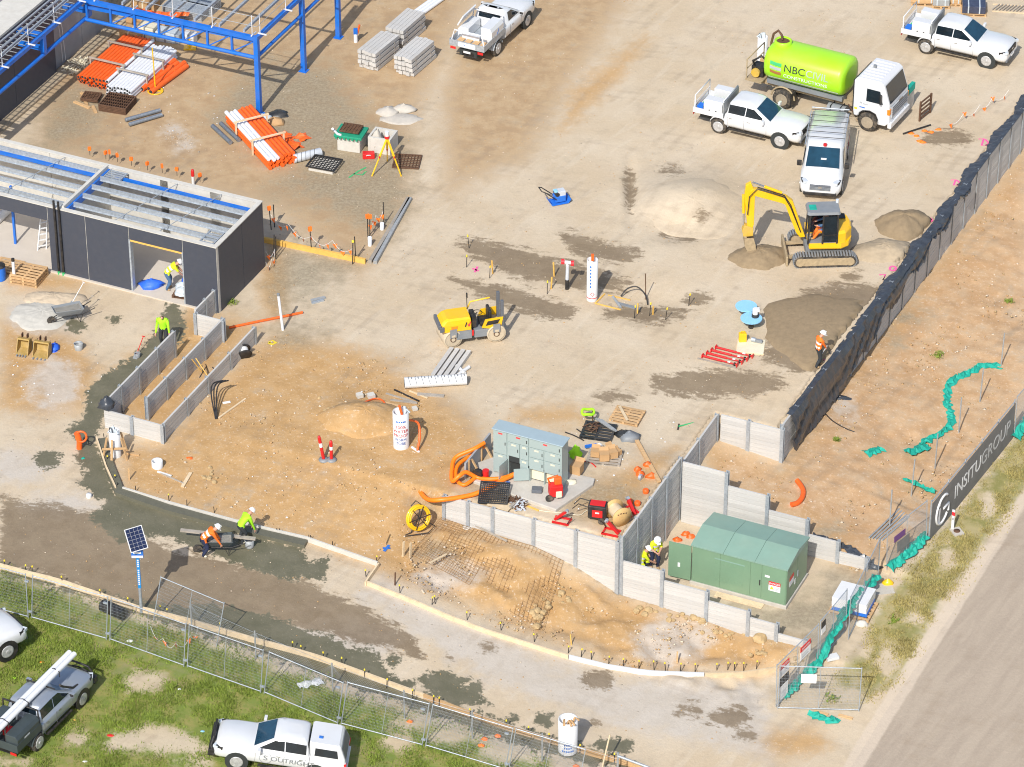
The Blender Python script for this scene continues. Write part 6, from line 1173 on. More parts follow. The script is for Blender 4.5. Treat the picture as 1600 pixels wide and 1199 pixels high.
# ---------------------------------------------------------------- middle of the yard
def mound(label, px, py, rx, ry, h, mat, seed, name='sand_pile', sharp=1.0, cat='sand pile'):
    c = G(px, py); s = F / ((HC) / (SP + (py - 599.5) / F * CP)); q = random.Random(seed); rx_ = rx / s; ry_ = ry / s / SP
    N_ = 40; M_ = 14; b = B(); rings = []
    ph = [q.uniform(0, 6.28) for _ in range(4)]
    for i in range(M_ + 1):
        f = 1 - i / M_ * .985; ring_ = []
        for j in range(N_):
            a = 2 * math.pi * j / N_; k = f * (1 + .1 * math.sin(2 * a + ph[0]) + .07 * math.sin(3 * a + ph[1]) + .05 * math.sin(7 * a + ph[2]) + q.uniform(-.035, .035))
            x, y = rx_ * k * math.cos(a), ry_ * k * math.sin(a)
            z = h * (1 - f * f) ** sharp * (1 + .15 * f * math.sin(3 * a + ph[3])) + q.uniform(-.03, .03) * (.03 < f < .97) * min(1, h * 3)
            wx, wy = c.x + x, c.y + y; t_w, n_w = tn(wx, wy); ov = max(0, t_w - (2.84 + .79 * (n_w - 10.7) / 29.3)) * (n_w > 8); x -= ov * T2[0]; y -= ov * T2[1]; wx, wy = c.x + x, c.y + y; ring_.append((x, y, float(hgt(wx, wy)) - c.z + z - (.04 if i == 0 else 0)))
        rings.append(ring_)
    o = b.loft(rings, mat, caps=True).obj(name, None, c, label=label, category=cat)
    if mat == 'ground':
        at = o.data.attributes.new('orange', 'FLOAT', 'POINT'); at.data.foreach_set('value', [1.0 if seed == 8 else 0.0] * len(o.data.vertices))
        if seed == 5: at = o.data.attributes.new('damp', 'FLOAT', 'POINT'); at.data.foreach_set('value', [max(0.0, min(.8, .75 - abs(v_.co.x - .3) * .6 - abs(v_.co.y + .9) * .9)) for v_ in o.data.vertices])
    return o
mound('dark sand pile under the excavator bucket', 1186, 403, 44, 22, .45, 'sand_dark', 1)
mound('dark brown sand pile beside the black sheet, furthest one', 1412, 352, 46, 24, .6, 'sand_dark', 2)
mound('paler sand pile between the excavator and the black sheet', 1384, 394, 55, 22, .4, 'sand_mid', 3)
mound('large flat spread of dark sand with a person standing on it', 1290, 512, 92, 66, .22, 'sand_dark', 4, sharp=.5)
mound('broad pale soil heap left of the excavator', 1085, 318, 98, 44, .17, 'ground', 5, sharp=1.5, name='soil_heap', cat='soil heap')
mound('low pale cement heap behind the wheelbarrow', 66, 492, 55, 24, .22, 'cement', 6, name='cement_heap', cat='heap')
mound('pinkish sand heap behind the pale cement heap', 85, 470, 50, 15, .3, 'sand_pale', 7, name='soil_heap', cat='soil heap')
mound('low soil heap beside the tall lettered tube', 570, 650, 68, 28, .35, 'ground', 8, name='soil_heap', cat='soil heap')
def formtube(label, px, py, r, h, texts=(), lean=0, **k):
    o = thing('form_tube', label, 'form tube', G(px, py), 0, **k)
    b = B(); b.lathe([(r, 0), (r, h), (r * .9, h), (r * .9, h - .3), (0, h - .32)], 'white_plastic', 20, cap=False); b.obj('tube', o)
    for body, z, m, sz in texts:
        if not body:
            for k in range(sz):
                a = -math.pi / 2 + (k - (sz - 1) / 2) * .22; B().box(((r + .004) * math.cos(a), (r + .004) * math.sin(a), z), (.05, .012, .07), m, rz=a + math.pi / 2).obj('print_mark', o)
            continue
        t_ = text(body, sz, m, o, (0, 0, 0), (0, 0, 0), depth=.002)
        for v_ in t_.data.vertices:
            c = v_.co.copy(); a = -math.pi / 2 + c.x / r; v_.co = Vector(((r + .012) * math.cos(a), (r + .012) * math.sin(a), z + c.y))
    return o
def wraps(o, r, h, seed, m='clear_wrap'):
    q = random.Random(seed)
    for i in range(4): 
        a = q.uniform(0, 6); B().tube([(.5 * r * math.cos(a), .5 * r * math.sin(a), h - .2), (.7 * r * math.cos(a + .4), .7 * r * math.sin(a + .4), h + .12), (1.1 * r * math.cos(a + .6), 1.1 * r * math.sin(a + .6), h - .05)], .05, m, 5).obj('plastic_tail', o)
o = formtube('tall white tube with red and blue lettering left of the grey cabinet', 627, 698, .33, 1.75, [('', 1.42, 'blue_print', 6), ('100%', 1.16, 'red_print', .2), ('WATER', .95, 'red_print', .2), ('PROOF', .74, 'red_print', .2), ('FORM', .54, 'blue_print', .18), ('TUBE', .36, 'blue_print', .18)]); wraps(o, .33, 1.75, 2); B().cyl((.05, 0, 1.6), (-.05, .05, 2.0), .06, 'orange', 6).obj('pipe_end', o)
o = formtube('slim white tube with small vertical blue lettering and orange top in the yard centre', 925, 468, .24, 2.05)
for i in range(7): B().box((-.08, -.235, 1.8 - .17 * i), (.07, .012, .09), 'blue_print', rz=-.33).obj('print_mark', o)
B().tube([(-.08, -.243, .42), (.0, -.255, .5), (.08, -.246, .42), (.0, -.256, .3), (-.08, -.243, .42)], .012, 'red_print', 4).obj('emblem', o); B().lathe([(.245, .16), (.247, .2)], 'red_print', 16, cap=False).obj('band', o); B().box((.0, 0, 2.15), (.12, .12, .3), 'orange').obj('marker', o)
o = formtube('plain white tube standing behind the green water tanker', 1190, 103, .24, 1.6); wraps(o, .24, 1.6, 4)
o = formtube('white tube with blue print standing at the lower mesh fence', 887, 1172, .37, 1.5, [('', .5, 'blue_print', 4), ('', .35, 'blue_print', 4), ('', .2, 'blue_print', 6)]); wraps(o, .37, 1.5, 5, 'card')
o = formtube('white tube braced with timber at the end of the ramp walls', 181, 712, .23, 1.25); wraps(o, .23, 1.25, 6)
for x, y in ((-.42, -.25), (.42, -.3), (-.1, -.5), (.35, .3)): B().bar((x * 1.2, y * 1.2, 0), (x * .7, y * .7, 1.0), .09, .05, 'timber').obj('prop', o)
B().bar((-.5, -.35, .55), (.5, -.35, .6), .04, .09, 'timber').obj('rail', o)
hy = thing('standpipe', 'grey standpipe with red and white valve head in the yard centre', 'standpipe', G(886, 452)); b = B(); b.cyl((0, 0, 0), (0, 0, .5), .09, 'black', 10).cyl((0, 0, .5), (.02, 0, 1.25), .08, 'pipe_grey', 10); b.obj('pipe', hy); B().cyl((-.2, 0, 1.4), (.22, 0, 1.35), .08, 'white_plastic', 8).cyl((0, 0, 1.25), (0, 0, 1.4), .07, 'white_plastic', 8).obj('tee', hy)
for x, z in ((-.2, 1.42), (.22, 1.33)): B().cyl((x - .07, 0, z), (x + .07, 0, z), .13, 'hydrant_red', 8).obj('valve_cap', hy)
PEG = B().cyl((0, 0, -.1), (0, 0, .42), .017, 'black', 5).mesh('peg'); PEGC = B().lathe([(.032, .40), (.036, .44), (.02, .48), (0, .49)], 'yellow_cap', 8, cap=False).mesh('cap')
def peg(px, py, label, group, h=1.0, cap=True, z=None):
    p = G(px, py) if z is None else P(px, py, z); o = thing('steel_peg', label, 'peg', p, 0, group); o.scale = (1, 1, h); o.rotation_euler = (random.uniform(-.1, .1), random.uniform(-.1, .1), 0)
    inst('rod', PEG, o, (0, 0, 0))
    if cap: inst('cap', PEGC, o, (0, 0, 0))
    return o
for x, y in ((733, 388), (729, 418), (765, 435), (855, 460), (991, 498), (1076, 478), (1015, 494), (1040, 500)): peg(x, y, 'yellow capped steel peg in the middle of the yard', 'yellow capped pegs in the yard centre', 1.4)
def stake(label, px, py, h=.6, mat='timber', wd=.06, group=None, lean=.05, nm='timber_stake'):
    p = G(px, py); o = B().bar((0, 0, -.05), (random.uniform(-lean, lean), random.uniform(-lean, lean), h), wd, wd * .7, mat).obj(nm, None, p, label=label, category='stake', group=group); return o
for x, y, h, lb in ((770, 428, .7, 'orange stake left of the grey standpipe'), (866, 432, .75, 'orange stake just left of the standpipe, far one'), (861, 452, .6, 'orange stake just left of the standpipe, near one'), (996, 490, .5, 'orange stake at the wet hole'), (1020, 492, .45, 'orange stake right of the wet hole')): stake(lb, x, y, h, 'timber_yellow')
stake('tall brown rod standing beside the black conduit arc', 1009, 468, 1.35, 'rust', .035)
def gpath(pts, z=.05): return [G(x, y, z) for x, y in pts]
flex('thin black conduit arching out of the ground beside the brown rod', [G(970, 466, .1), G(980, 462, .35), G(995, 462, .45), G(1008, 470, .3), G(1012, 478, .05)], .03, 'black', 'conduit_arc')
plank('grey board lying at the wet hole in the yard centre', G(965, 475), G(1000, 484), .16, .05, 'grey_mid', 'board', 'board')
plank('grey angle bar leaning at the wet hole', G(957, 467, .1), G(970, 482), .1, .05, 'galv_dull', 'steel_angle', 'steel bar')
for a, b_, lb in (((930, 475), (970, 485), 'yellow string line at the white tube, near side'), ((930, 475), (945, 460), 'yellow string line at the white tube, left side'), ((950, 462), (985, 470), 'yellow lath at the wet hole')): plank(lb, G(*a), G(*b_), .06, .03, 'timber_yellow', 'yellow_lath', 'lath')
# blue topped unit, plywood sheet, red props
us = thing('blue_disc_stand', 'pair of pale blue discs with white laser on a dark post', 'stand', G(1174, 500), 0); sc_u = 1
for px, py, z in ((1166, 478, .0), (1174, 496, .0)):
    pass
o_ = us.location
for (px, py), z, r in (((1166, 478), .55, .47), ((1174, 497), .5, .47)):
    c = P(px, py, o_.z + z) - o_; B().cyl((c.x, c.y, c.z - .04), (c.x, c.y, c.z), r, 'light_blue', 24).obj('disc', us); B().cyl((c.x, c.y, 0), (c.x, c.y, c.z - .041), .12, 'black', 8).obj('post', us)
c = P(1180, 495, o_.z + .5) - o_; b = B(); b.cyl((c.x, c.y, c.z), (c.x, c.y, c.z + .15), .16, 'black', 10).cyl((c.x, c.y, c.z + .15), (c.x, c.y, c.z + .38), .13, 'white_plastic', 10).box((c.x + .05, c.y, c.z + .36), (.25, .2, .12), 'white_plastic'); b.obj('laser_unit', us)
pl_ = thing('plywood_sheet', 'plywood sheets lying under the yellow jerry can', 'plywood', G(1173, 543), R(-8)); B().bx(-.6, .6, -.55, .55, 0, .05, 'timber_pale').obj('sheet', pl_); B().bx(-.57, .58, -.52, .53, .052, .09, 'cream').obj('sheet', pl_)
jc = thing('jerry_can', 'yellow jerry can standing on the plywood sheet', 'jerry can', G(1160, 536, .09), R(5)); B().bx(-.17, .17, -.12, .12, 0, .42, 'yellow').obj('can', jc, bev=.04); B().tube([(-.08, 0, .42), (-.06, 0, .5), (.08, 0, .5), (.1, 0, .42)], .025, 'yellow', 5).obj('handle', jc)
tl = thing('power_tool', 'small grey power tool lying on the plywood sheet', 'tool', G(1184, 538, .09), R(-20)); B().box((0, 0, .08), (.4, .12, .14), 'grey_mid').obj('tool_body', tl, bev=.02); B().cyl((-.1, 0, .1), (-.28, 0, .1), .1, 'galv', 8).obj('drum', tl)
for i in range(4):
    p, q = G(1098 + 7 * i, 559 - 4.5 * i), G(1152 + 8 * i, 573 - 4.5 * i); o = thing('red_prop', ['nearest', 'second', 'third', 'furthest'][i] + ' red steel prop lying in the row beside the plywood', 'prop', p, ang(p, q)); L = (q - p).length
    b = B(); b.cyl((0, 0, .09), (L * .55, 0, .09), .05, 'red', 8).cyl((L * .55, 0, .09), (L, 0, .09), .035, 'red', 8); b.obj('tube', o)
    for x in (-.01, L): B().bx(x - .02, x + .02, -.09, .09, 0, .18, 'red').obj('end_plate', o)
    B().cyl((L * .9, 0, .09), (L * .94, 0, .09), .075, 'black', 8).obj('collar', o); B().bx(L * .72, L * .8, -.04, .04, .12, .141, 'white_print').obj('sticker', o)
plank('thin timber batten in front of the red props', G(1090, 561), G(1150, 576), .07, .05, 'timber_grey')
# long wrapped roll, concrete posts, debris
p, q = G(632, 606), G(729, 600); o = thing('wrapped_roll', 'long white roll with grey printed bands lying below the road roller', 'roll', p, ang(p, q)); L = (q - p).length
B().cyl((0, 0, .24), (L, 0, .24), .24, 'white_plastic', 16).obj('roll', o); B().cyl((-.003, 0, .24), (.02, 0, .24), .2, 'inner_dark', 12).obj('roll_end', o)
for k in range(9):
    x = .2 + k * (L - .4) / 8; B().tube([(x + .03 * math.cos(2 * a), .243 * math.cos(a), .24 + .243 * math.sin(a)) for a in [R(10 + 20 * j) for j in range(9)]], .016, 'grey_mid', 4).obj('band', o); B().bx(x + .08, x + .12, -.09, .05, .46, .486, 'grey_mid').obj('print_mark', o)
for i in range(4):
    p, q = G(682 + 9.5 * i, 583 + .8 * i), G(701 + 8.5 * i, 556 + 2.2 * i); d = (q - p); o = inst('concrete_post', SLM, None, (p + q) / 2 + Vector((0, 0, .1)), (0, 0, ang(p, q)), label=['first', 'second', 'third', 'fourth'][i] + ' concrete post from the left lying above the long white roll', category='concrete post', group='posts above the white roll')
for i, (a, b_) in enumerate((((716, 588), (733, 576)), ((714, 574), (726, 586)))): p, q = G(*a), G(*b_); B().cyl(p + Vector((0, 0, .08)), q + Vector((0, 0, .08)), .08, 'white_plastic', 8).obj('pipe_offcut', None, label=['white pipe offcut pointing up right beside the four posts', 'white pipe offcut pointing down right beside the four posts'][i], category='pipe')
for i, (a, b_, w_, m) in enumerate((((603, 616), (650, 630), .08, 'timber_grey'), ((610, 626), (652, 631), .1, 'timber_grey'), ((616, 610), (655, 628), .06, 'black'), ((600, 630), (628, 637), .12, 'timber'), ((652, 617), (694, 620), .2, 'timber_grey'), ((640, 612), (668, 623), .06, 'timber_pale'))):
    plank(['grey batten behind the lettered tube, longest one', 'grey batten nearest the lettered tube', 'black rod across the batten heap', 'pale plank end at the batten heap', 'dark grey board right of the batten heap', 'pale lath crossing the batten heap'][i], G(*a), G(*b_), w_, .05, m, 'batten', 'batten')
flex('orange hose running from the batten heap to the lettered tube', gpath([(545, 637), (565, 632), (585, 625), (598, 628), (605, 640), (612, 655), (614, 662)], .06), .035, 'orange', 'hose')
for i, (x, y, s_) in enumerate(((562, 621, .2), (580, 622, .22), (648, 641, .16))): B().box((0, 0, s_ / 2), (s_ * 1.3, s_ * 1.2, s_ * .8), 'concrete_pale', rz=.4).obj('concrete_block', None, G(x, y), label=['left pale concrete lump at the hose end', 'pale concrete lump on the orange hose', 'small pale block behind the lettered tube'][i], category='block')
for i, (x, y, h, l) in enumerate(((506, 719, 1.2, -.12), (518, 719, .95, 0))):
    o = thing('bollard', ['taller leaning red and white bollard on a grey base', 'shorter upright red and white bollard beside the leaning one'][i], 'bollard', G(x, y)); B().lathe([(.22, 0), (.22, .04), (.12, .08)], 'grey_mid', 14).obj('base', o)
    b = B(); b.X = Matrix.Rotation(l * 1.2, 4, 'Y'); b.lathe([(.07, .05), (.07, h - .08), (.05, h), (.0, h + .01)], 'red', 10, cap=False); b.obj('post', o); b = B(); b.X = Matrix.Rotation(l * 1.2, 4, 'Y'); b.lathe([(.074, h * .55), (.074, h * .72)], 'white_print', 10, cap=False); b.obj('band', o)
flex('orange pipe stub rising beside the lettered tube', [G(640, 672, .5), G(654, 690, .9), G(656, 700, .5), G(652, 706, .05)], .05, 'orange', 'pipe'); plank('white pipe offcut at the foot of the lettered tube', G(643, 700), G(655, 708), .08, .08, 'pvc_white', 'pipe_offcut', 'pipe')
# timber edge beams, flags
plank('long yellow timber beam from the dark building to the grey beams', G(412, 378), G(571, 412), .12, .25, 'timber_yellow', 'timber_beam', 'beam', .12)
plank('left one of two long grey beams beside the gravel', G(578, 412), G(638, 313), .16, .16, 'timber_grey', 'grey_beam', 'beam', .08); plank('right one of two long grey beams beside the gravel', G(586, 413), G(641, 313), .16, .16, 'galv_dull', 'grey_beam', 'beam', .08)
def picket(label, px, py, h=1.0, flag=None, cap=False, group=None):
    o = thing('steel_picket', label, 'picket', G(px, py), 0, group); o.rotation_euler = (random.uniform(-.08, .08), random.uniform(-.08, .08), 0); B().cyl((0, 0, -.1), (0, 0, h), .025, 'black', 5).obj('rod', o)
    if flag: blobm = B().box((0, 0, h), (.16, .1, .2), 'hiviz_o', rz=.4).obj('flag', o)
    if cap: B().lathe([(.06, h - .03), (.06, h + .05), (0, h + .08)], 'yellow_cap', 8, cap=False).obj('cap', o)
for i, (x, y, f, c) in enumerate(((424, 359, 1, 0), (429, 355, 0, 0), (487, 394, 1, 0), (551, 413, 0, 1), (556, 405, 0, 0), (575, 371, 1, 0), (578, 372, 1, 0), (600, 352, 0, 0), (428, 402, 0, 0), (431, 405, 0, 0))): picket('black steel picket of the flag line behind the yellow beam', x, y, 1.15, f, c, 'pickets of the flag line behind the yellow beam')
def bunting(label, pts, n_, seed, z=.8, fl='hiviz_o'):
    q = random.Random(seed); P_ = [G(x, y, z) for x, y in pts]; o = thing('flag_line', label, 'bunting', P_[0]); cr = []
    for i in range(len(P_) - 1):
        for j in range(8): u = j / 8; c = P_[i].lerp(P_[i + 1], u); c.z -= .35 * math.sin(math.pi * u); cr.append(c - P_[0])
    cr.append(P_[-1] - P_[0]); B().tube(cr, .008, 'white_print', 4).obj('string', o)
    for k in range(n_):
        c = cr[min(len(cr) - 1, int((k + .5) / n_ * len(cr)))]; a = q.uniform(0, 3); b = B(); b.add([(c.x - .11 * math.cos(a), c.y - .11 * math.sin(a), c.z), (c.x + .11 * math.cos(a), c.y + .11 * math.sin(a), c.z), (c.x + .05, c.y, c.z - .26), (c.x, c.y + .03, c.z - .03)], [(0, 3, 2), (3, 1, 2), (0, 1, 3)], fl); b.obj('flag', o)
bunting('orange flag line sagging between pickets behind the yellow beam', [(424, 359), (452, 375), (487, 394), (520, 400), (551, 413)], 11, 1); bunting('short orange flag line beside the white pipe stubs', [(575, 371), (588, 360), (600, 350)], 4, 2)
bunting('orange flag line along the dark building corner', [(416, 408), (430, 404), (425, 420), (416, 425)], 5, 3, .5)
bunting('orange flag line running to the right wall in the far corner', [(1478, 205), (1506, 190), (1530, 178), (1550, 166), (1575, 155)], 6, 4, .5)
for i, (x, y) in enumerate(((141, 249), (166, 255), (184, 259), (206, 265), (231, 272), (254, 276), (277, 281), (313, 290), (172, 254))): B().cyl((0, 0, 0), (0, 0, .3), .015, 'black', 4).box((0, 0, .36), (.15, .1, .17), 'hiviz_o', rz=i).obj('marker_flag', None, G(x, y, .2), label='small orange marker flag behind the dark building', category='marker flag', group='marker flags behind the dark building')
o = thing('bollard', 'red topped white post behind the dark building', 'bollard', G(302, 290)); B().cyl((0, 0, 0), (0, 0, .5), .07, 'white_plastic', 8).obj('post', o); B().lathe([(.08, .5), (.08, .75), (.05, .85), (0, .86)], 'red', 8, cap=False).obj('cap', o)
for i, (x, y, h) in enumerate(((578, 384, .45), (597, 359, .35))): o = thing('pipe_stub', ['white pipe stub under the flags, near one', 'white pipe stub under the flags, far one'][i], 'pipe', G(x, y)); B().lathe([(.09, 0), (.09, h), (.07, h), (.07, h - .1), (0, h - .1)], 'pvc_white', 10, cap=False).obj('stub', o)
o = thing('white_post', 'tall white post with grey cap right of the ramp walls', 'post', G(442, 516)); B().cyl((0, 0, 0), (-.13, 0, 1.75), .06, 'pvc_white', 10).obj('post', o); B().cyl((-.13, 0, 1.75), (-.14, 0, 1.85), .065, 'grey_mid', 10).obj('cap', o)
flex('long orange pipe on the ground behind the tall white post', gpath([(358, 514), (400, 505), (440, 497), (473, 490)], .06), .055, 'orange', 'pipe')
plank('grey steel angle lying right of the tall white post', G(486, 471), G(508, 466), .16, .08, 'galv_dull', 'steel_angle', 'steel bar'); plank('second grey steel angle beside it', G(487, 475), G(506, 470), .12, .08, 'galv', 'steel_angle', 'steel bar')
o = thing('cable_reel', 'black cable reel lying on edge beside the outermost ramp wall', 'cable reel', G(381, 557), R(-10)); o.rotation_euler = (R(20), 0, R(15)); M = Matrix.Rotation(R(90), 4, 'X')
for y in (-.16, .16): B().lathe([(.08, -.012), (.32, -.012), (.32, .012), (.08, .012)], 'black', 18, c=(0, y, .32), M=M).obj('flange', o)
B().lathe([(.2, -.14), (.2, .14)], 'white_plastic', 14, c=(0, 0, .32), M=M).obj('drum', o)
for i, (x0, y0, x1, y1) in enumerate(((318, 585, 300, 562), (336, 605, 306, 560), (348, 590, 332, 574), (323, 572, 312, 590))): p = G(x0, y0); q = P(x1, y1, p.z + .9); B().cyl(p, q, .025, 'timber_yellow' if i < 2 else 'black', 5).obj('leaning_bar', None, label=['leftmost yellow tipped bar leaning on the outermost ramp wall', 'long bar leaning on the outermost ramp wall', 'short dark bar leaning on the outermost ramp wall', 'crossed dark bar in the ramp'][i], category='bar')
plank('timber batten across the ramp end', G(268, 650), G(312, 610), .08, .05, 'timber_yellow')
for i in range(3): flex('bent black conduit rising from the sand right of the ramp, ' + ['left', 'middle', 'right'][i] + ' one', [G(337 + i, 655, 0), G(331 + 4 * i, 635, .55), G(334 + 5 * i, 625, .8), G(350 + 4 * i, 618, .75)], .03, 'black', 'conduit')
plank('pale timber batten on the sand right of the black conduits', G(342, 654), G(384, 624), .07, .05, 'timber_pale'); plank('white paper scrap right of the black conduits', G(348, 631), G(360, 629), .12, .03, 'white_print', 'paper_scrap', 'paper')
# trench timbers below the ramp
for i, (x0, y0, x1, y1, w_, m) in enumerate(((197, 708, 218, 712, .12, 'timber'), (250, 740, 288, 757, .05, 'timber_grey'), (285, 762, 298, 740, .14, 'timber_pale'), (246, 738, 268, 745, .08, 'white_plastic'))): plank(['short timber at the braced tube foot', 'thin batten left of the upright pale board', 'pale board standing askew below the trench', 'white batten above the thin one'][i], G(x0, y0), G(x1, y1), w_, .05, m)
stake('timber stake below the braced tube', 202, 750, .6)
o = thing('white_collar', 'short white plastic collar lying below the ramp walls', 'pipe collar', G(246, 730)); B().lathe([(.23, 0), (.23, .32), (.19, .32), (.19, .05)], 'white_plastic', 18).obj('ring', o)
blob('orange_fitting', 'orange fitting in the trench hole below the ramp', 'fitting', G(296, 716), .14, .1, .08, 'orange', 3)
o = thing('round_cover', 'round white pipe cap on the edge of the wet strip', 'cap', G(139, 777)); B().lathe([(.11, 0), (.12, .12), (.1, .16), (0, .17)], 'white_plastic', 14, cap=False).obj('cap', o)
o = thing('valve', 'orange valve with handwheel standing on the wet strip', 'valve', G(124, 701)); b = B(); b.tube([(0, 0, 0), (.03, 0, .35), (-.02, 0, .65), (-.08, 0, .78)], .12, 'orange', 10); b.obj('valve_body', o); B().tube([(.12 + .22 * math.cos(a), -.05 + .06 * math.sin(a), .62 + .22 * math.sin(a)) for a in [R(24 * k) for k in range(15)]], .045, 'orange', 6, closed=True).obj('handwheel', o); B().tube([(.2, 0, .5), (.4, .05, .35), (.38, .1, .1)], .03, 'black', 5).obj('hose', o)
blob('plastic_sheet', 'black plastic wrap over the near left corner of the ramp wall', 'plastic sheet', TN(-22.5, -1.15, 1.0), .32, .28, .5, 'black_sheet', 4)
blob('blue_scrap', 'small blue scrap on the wet strip below the orange valve', 'scrap', G(130, 716), .08, .12, .05, 'teal', 9)
# left yard: wheelbarrow, buckets, pallets
def barrow(label, px, py, yaw, tub='grey_mid', full='cement'):
    o = thing('wheelbarrow', label, 'wheelbarrow', G(px, py), yaw)
    b = B(); r0 = [(.62, -.2, .42), (.62, .2, .42), (-.3, .22, .38), (-.3, -.22, .38)]; r1 = [(.85, -.3, .72), (.85, .3, .72), (-.45, .36, .66), (-.45, -.36, .66)]
    b.add(r0 + r1, [(3, 2, 1, 0), (0, 1, 5, 4), (1, 2, 6, 5), (2, 3, 7, 6), (3, 0, 4, 7)], tub); t_ = b.obj('tub', o, fix=True); m = t_.modifiers.new('thickness', 'SOLIDIFY'); m.thickness = .02
    B().add([(.76, -.27, .62), (.76, .27, .62), (-.4, .31, .58), (-.4, -.31, .58)], [(3, 2, 1, 0), (0, 1, 2, 3)], full).obj('load', o)
    for s in (-1, 1): B().tube([(.95, s * .12, .2), (.4, s * .2, .38), (-.4, s * .26, .36), (-.95, s * .3, .58)], .022, 'black', 5).obj('handle', o); B().tube([(-.1, s * .24, .38), (-.25, s * .28, .0), (-.4, s * .26, .36)], .02, 'black', 5).obj('leg', o)
    B().cyl((.95, -.05, .19), (.95, .05, .19), .19, 'rubber', 14).obj('wheel', o); return o
wbw = barrow('grey wheelbarrow full of mortar with shovel, beside the cement heap', 114, 500, R(-158))
def shovel(label, p, q, col='white_plastic'):
    d = (Vector(q) - Vector(p)); o = thing('shovel', label, 'shovel', p); B().cyl((0, 0, 0), d, .018, col, 6).obj('shaft', o); n_ = d.normalized(); B().bar(-n_ * .28, n_ * .02, .2, .02, 'grey_mid').obj('blade', o); sx = n_.cross(Vector((0, 0, 1))).normalized() * .07; B().bar(d - sx, d + sx, .03, .03, col).obj('grip', o)
shovel('white handled shovel stuck in the wheelbarrow', G(115, 490, .6), G(127, 488, 1.15) + Vector((.15, .35, .15))); shovel('thin shovel with grey blade lying on the wheelbarrow handles', G(132, 490, .4), G(146, 478, .5), 'timber_grey')
shovel('red handled shovel in a small bucket above the ramp wall', G(214, 556, .1), G(225, 541, .5), 'red')
def digbucket(label, px, py, wd, yaw):
    o = thing('digger_bucket', label, 'excavator bucket', G(px, py), yaw); b = B(); prof = [(0, 0), (.5, .05), (.62, .35), (.5, .62), (.3, .66), (.28, .6), (.46, .55), (.55, .34), (.46, .12), (.0, .05)]
    b.prism([(x - .3, z) for x, z in prof], -wd / 2, wd / 2, 'bucket_paint')
    for y in (-wd / 2 - .02, wd / 2 - .01): b.prism([(x - .3, z) for x, z in ((0, .02), (.5, .06), (.62, .35), (.5, .62), (.3, .64))], y, y + .03, 'bucket_paint')
    b.obj('shell', o, fix=True)
    n_ = 4
    for k in range(n_): B().box((-.36, -wd / 2 + .06 + k * (wd - .12) / (n_ - 1), .03), (.16, .06, .04), 'grey_mid').obj('tooth', o)
    for s in (-1, 1): B().bx(0.12, .3, s * .12 - .02, s * .12 + .02, .6, .8, 'rust').obj('lug', o)
digbucket('left smaller digger bucket lying in the left yard', 38, 550, .5, R(75)); digbucket('right larger digger bucket beside the blue sack', 66, 555, .65, R(75))
blob('blue_sack', 'blue and white sack beside the larger digger bucket', 'sack', G(85, 545), .25, .35, .28, 'tarp_blue', 6)
def pail(label, px, py, r=.16, h=.3, mat='grey_mid', z=None): o = thing('bucket', label, 'bucket', G(px, py)); B().lathe([(r * .85, 0), (r, h), (r * .9, h), (r * .8, .05)], mat, 14).obj('pail', o); B().tube([(r * math.cos(a), -.02, h + r * .5 * math.sin(a)) for a in [R(20 * k) for k in range(10)]], .01, 'galv', 4).obj('handle', o)
pail('teal grey bucket right of the wheelbarrow', 123, 546, .2, .3, 'galv_dull'); pail('small bucket holding the red handled shovel', 215, 558, .13, .2, 'grey_mid'); pail('teal bucket beside the lime shirted person', 390, 854, .2, .34, 'galv_dull')
for k in range(3): 
    o = pallet(['bottom timber pallet at the left edge by the floor slab', 'middle timber pallet at the left edge', 'top timber pallet at the left edge'][k], G(46, 436, .15 * k), R(-20), 1.3, 1.2)
pallet('timber pallet cut by the left edge behind the white post', G(12, 418), R(-20), 1.2, 1.1)
o = thing('barrel', 'blue barrel with dark lid cut by the left edge', 'barrel', G(0, 436)); B().lathe([(.27, 0), (.29, .3), (.27, .6), (.27, .65)], 'blue_plastic', 16).obj('drum', o); B().lathe([(.28, .65), (.28, .72), (.2, .75)], 'black', 16).obj('lid', o)
o = thing('white_post', 'short white post with black cap before the timber pallets', 'post', G(23, 440)); B().cyl((0, 0, 0), (0, 0, 1.05), .07, 'pvc_white', 10).obj('post', o); B().cyl((0, 0, 1.05), (0, 0, 1.18), .075, 'black', 10).obj('cap', o)
o = thing('ladder', 'white step ladder leaning at the garage opening', 'ladder', G(66, 392), R(20))
for s in (-1, 1): B().bar((s * .2, 0, .05), (s * .14 + .25, .25, 1.55), .05, .06, 'white_plastic').obj('rail', o)
for k in range(5): f = (k + .7) / 5.6; B().bar((-.2 + .06 * f + .25 * f, .25 * f, .05 + 1.5 * f), (.2 - .06 * f + .25 * f, .25 * f, .05 + 1.5 * f), .08, .03, 'white_plastic').obj('rung', o)
p, q = G(-6, 352, .2), G(14, 333, .2); B().cyl(p, q, .2, 'white_plastic', 12).obj('wrapped_roll', None, label='white roll on the garage floor at the left edge', category='roll')
